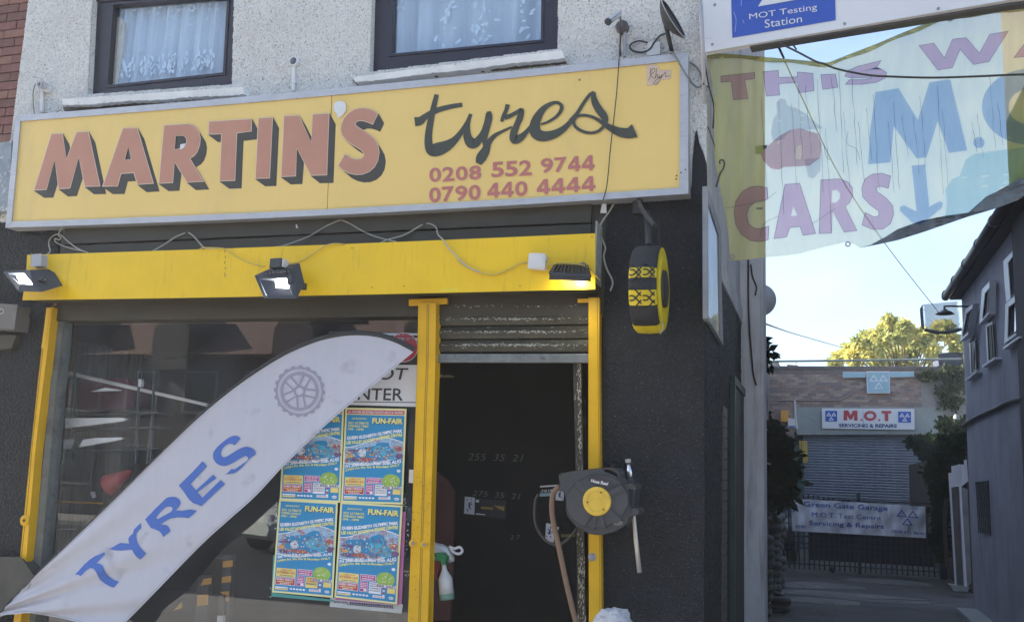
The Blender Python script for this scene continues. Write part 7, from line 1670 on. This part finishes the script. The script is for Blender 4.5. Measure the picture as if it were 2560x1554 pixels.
# ---------------------------------------------------------------- cars
def car(name, label, base, ang, mat, length=4.1, plate=None, cat='car'):
    t = thing(name, label, cat, base); c, s_ = math.cos(ang), math.sin(ang)
    def Tm(x, y, zz): return Vector((base[0]+x*c-y*s_, base[1]+x*s_+y*c, base[2]+zz))
    hl = length/2; W2_ = .86
    # lower body: lofted sections along x (front is +x)
    secs = [(-hl,.42,.72,.70),(-hl+.08,.30,.86,.80),(-hl+.7,.22,.93,W2_),(-.6,.20,.95,W2_),(.5,.20,.95,W2_),(1.0,.20,.92,W2_),(hl-.55,.22,.82,.84),(hl-.15,.28,.72,.76),(hl,.38,.58,.62)]
    mb = MB(); m_ = 10
    for (x, zb, zt, w_) in secs:
        for (yy, zz) in ((-w_*.9,zb),(-w_,zb+.08),(-w_,(zb+zt)/2),(-w_*.96,zt-.06),(-w_*.86,zt),(w_*.86,zt),(w_*.96,zt-.06),(w_,(zb+zt)/2),(w_,zb+.08),(w_*.9,zb)): mb.v.append(tuple(Tm(x, yy, zz)))
    for i in range(len(secs)-1):
        for k in range(m_): mb.f.append((i*m_+k, i*m_+(k+1)%m_, (i+1)*m_+(k+1)%m_, (i+1)*m_+k))
    mb.f.append(tuple(range(m_))); mb.f.append(tuple((len(secs)-1)*m_+k for k in reversed(range(m_))))
    body = mb.build('body', mat, t, smooth=False, bevel=.02)
    cab = [(-hl+.35,.90,.76),(-hl+.75,1.38,.64),(-.1,1.44,.62),(.45,1.40,.62),(1.15,.92,.76)]
    mb = MB()
    for (x, zz, w_) in cab: mb.v += [tuple(Tm(x, -w_, zz)), tuple(Tm(x, w_, zz))]
    for x in (-hl+.35, 1.15): pass
    n_ = len(cab)
    mb.f += [(2*i, 2*i+1, 2*i+3, 2*i+2) for i in range(n_-1)]
    mb.f.append(tuple(2*i for i in range(n_))); mb.f.append(tuple(2*i+1 for i in reversed(range(n_)))); mb.f.append((0, 2*n_-2, 2*n_-1, 1))
    mb.build('cabin', M('car_glass', (.03,.035,.04), .08), t, bevel=.02)
    mb = MB(); mb.v += [tuple(Tm(x, y, zz)) for (x, y, zz) in ((-hl+.72,-.655,1.392),(-hl+.72,.655,1.392),(-.1,.635,1.455),(.47,.63,1.412),(.47,-.63,1.412),(-.1,-.635,1.455))]
    mb.f += [(0,1,2,5),(5,2,3,4)]; mb.build('roof', mat, t)
    for sx in (-hl+.75, hl-.8):
        for sy in (-1, 1):
            wh = MB().lathe(Tm(sx, sy*.78, .31), Tm(0,1,0)-Tm(0,0,0), [(-.1,.2),(-.1,.29),(-.07,.31),(.07,.31),(.1,.29),(.1,.2)], 24).build('wheel', rubber, t)
            MB().lathe(Tm(sx, sy*.80, .31), (Tm(0,1,0)-Tm(0,0,0))*sy, [(0,.2),(.05,.2),(.06,.06),(.07,0)], 16).build('rim', steel, wh)
    for sy in (-1, 1):
        MB().lathe(Tm(hl-.09, sy*.52, .62), Tm(1,.25*sy,.15)-Tm(0,0,0), [(-.05,.13),(.02,.13),(.05,.09),(.06,0)], 18).build('headlight', M('headlight_glass', (.8,.8,.8), .1, .6), t)
        MB().obox(Tm(-hl+.02, sy*.6, .74), Tm(1,0,0)-Tm(0,0,0), Tm(0,1,0)-Tm(0,0,0), Vector((0,0,1)), .02, .12, .09).build('tail_light', mot_red, t)
    for e_ in ((hl-.01) , (-hl+.0)):
        MB().obox(Tm(e_, 0, .50), Tm(1,0,0)-Tm(0,0,0), Tm(0,1,0)-Tm(0,0,0), Vector((0,0,1)), .012, .26, .055).build('number_plate', sign_white, t)
    return t, Tm
car('parked_car', 'silver hatchback parked across the street, mirrored in the shop window', (P(612,1390,10.5).x+.87, -12.3, -.012), math.radians(115), car_silver)
c2_, Tm = car('parked_car', 'black car half hidden behind the tyre stacks beyond the gate', (-1.35, 16.6, .1), math.radians(-90), car_black)
mb = MB(); hl = 2.05
q = [Tm(hl+.012, -.24, .545), Tm(hl+.012, .24, .545), Tm(hl+.012, .24, .455), Tm(hl+.012, -.24, .455)]
q = [Tm(hl+.016, s_, zz) for s_, zz in ((-.24,.545),(.24,.545),(.24,.455),(-.24,.455))]
text(mb, 'G9 AFU', q, .02); put(mb.build('plate_text', wire_dark), c2_)
# ---------------------------------------------------------------- houses across the street (mirrored in the window, and lighting the scene)
hw = [M('house_render_cream', (.11,.10,.09), .85, var=.1), M('house_brick', (.09,.06,.055), .9, var=.2), M('house_white', (.14,.135,.13), .85, var=.1)]  # wall colours darkened to stand in for fronts in shade
tile_m = M('roof_tiles', (.22,.15,.13), .8, var=.25, vs_=9)
def house(i, x0, x1, wallm, gable):
    hy = -17.6; he = 4.7; rid = 6.6
    t = thing('terraced_house', ('cream rendered','brick fronted','white rendered')[(0,1,2,1,0,2,1,0,1,2,0,1,2)[i]]+' gabled terraced house across the street, %s from the left end of its row' % ('first','second','third','fourth','fifth','sixth','seventh','eighth','ninth','tenth','eleventh','twelfth','last')[i], 'house', ((x0+x1)/2, hy, .1))
    MB().box(x0, hy-7, .1, x1, hy, he).build('wall', wallm, t)
    MB().wprism([[Vector((x0,hy+.25,he-.05)),Vector((x0,hy-3.5,rid)),Vector((x0,hy-7.25,he-.05))]], (x1-x0,0,0)).build('roof', tile_m, t)
    if gable:
        gx = (x0+x1)/2; MB().wprism([[Vector((gx-.6,hy+.30,he-.5)),Vector((gx+.6,hy+.30,he-.5)),Vector((gx+.6,hy+.30,he+.65)),Vector((gx,hy+.30,he+1.45)),Vector((gx-.6,hy+.30,he+.65))]], (0,-2.4,0)).build('gable', wallm, t)
    for k, xx in enumerate((x0+.4, (x0+x1)/2+.4)):
        for zz in (.9, 3.0):
            f = MB().box(xx, hy+.003, zz, xx+1.1, hy+.06, zz+1.2).build('window', concrete, t); MB().box(xx+.07, hy+.062, zz+.07, xx+1.03, hy+.07, zz+1.13).build('pane', M('car_glass', (.03,.035,.04)), f)
    d = MB().box(x1-1.3, hy+.003, .1, x1-.4, hy+.05, 2.15).build('door', M('house_door', (.05,.05,.06), .5), t)
    MB().box((x0+.3), hy-3.8, rid-.3, x0+1.0, hy-3.2, rid+.8).build('chimney', hw[1], t)
for i in range(13): house(i, -39+i*3.9, -39+(i+1)*3.9, hw[(0,1,2,1,0,2,1,0,1,2,0,1,2)[i]], True)

# ---------------------------------------------------------------- light haze in the air
hz = bpy.data.materials.new('haze_air'); hz.use_nodes = True; hn = hz.node_tree; hn.nodes.clear()
ho = hn.nodes.new('ShaderNodeOutputMaterial'); pv = hn.nodes.new('ShaderNodeVolumePrincipled'); pv.inputs['Density'].default_value = .0013; pv.inputs['Color'].default_value = (.80,.88,1,1); pv.inputs['Anisotropy'].default_value = .2
hn.links.new(pv.outputs[0], ho.inputs['Volume'])
hb = MB().box(-152,-152,-1.2,152,152,8.9).build('haze', hz, kind='stuff')

# ---------------------------------------------------------------- lettering and other repeated marks become one part each
SPLIT = {'lettering': 'letter', 'phone_number': 'digit', 'stripe': 'stripe', 'blue_square': 'blue_square', 'fins': 'fin', 'screw': 'screw', 'scratch': 'scratch', 'groove': 'groove',
 'print': 'print', 'handwriting': 'pen_stroke', 'emblem': 'emblem', 'emblem_spokes': 'emblem_spoke', 'tread_groove': 'tread_groove', 'scraps': 'scrap', 'grille_bars': 'grille_bar', 'chalk_writing': 'chalk_mark', 'plate_text': 'plate_letter', 'road_marking': 'road_marking'}
for o in [o for o in S.objects if o.type == 'MESH' and o.name.split('.')[0] in SPLIT]:
    me = o.data; n = len(me.vertices); par = list(range(n))
    def find(i):
        while par[i] != i: par[i] = par[par[i]]; i = par[i]
        return i
    for e_ in me.edges:
        a_, b_ = find(e_.vertices[0]), find(e_.vertices[1])
        if a_ != b_: par[a_] = b_
    comp = {}
    for p_ in me.polygons: comp.setdefault(find(p_.vertices[0]), []).append(tuple(p_.vertices))
    new = SPLIT[o.name.split('.')[0]]
    if len(comp) < 2: o.name = new; continue
    for fs in comp.values():
        ids = sorted({i for f in fs for i in f}); mp = {v: k for k, v in enumerate(ids)}
        m2 = bpy.data.meshes.new(new); m2.from_pydata([tuple(me.vertices[i].co) for i in ids], [], [tuple(mp[i] for i in f) for f in fs]); m2.materials.append(me.materials[0])
        if me.polygons[0].use_smooth:
            for p_ in m2.polygons: p_.use_smooth = True
        c_ = bpy.data.objects.new(new, m2); COL.objects.link(c_); c_.parent = o.parent; c_.location = o.location
        if 'kind' in o: c_['kind'] = o['kind']
    bpy.data.objects.remove(o)
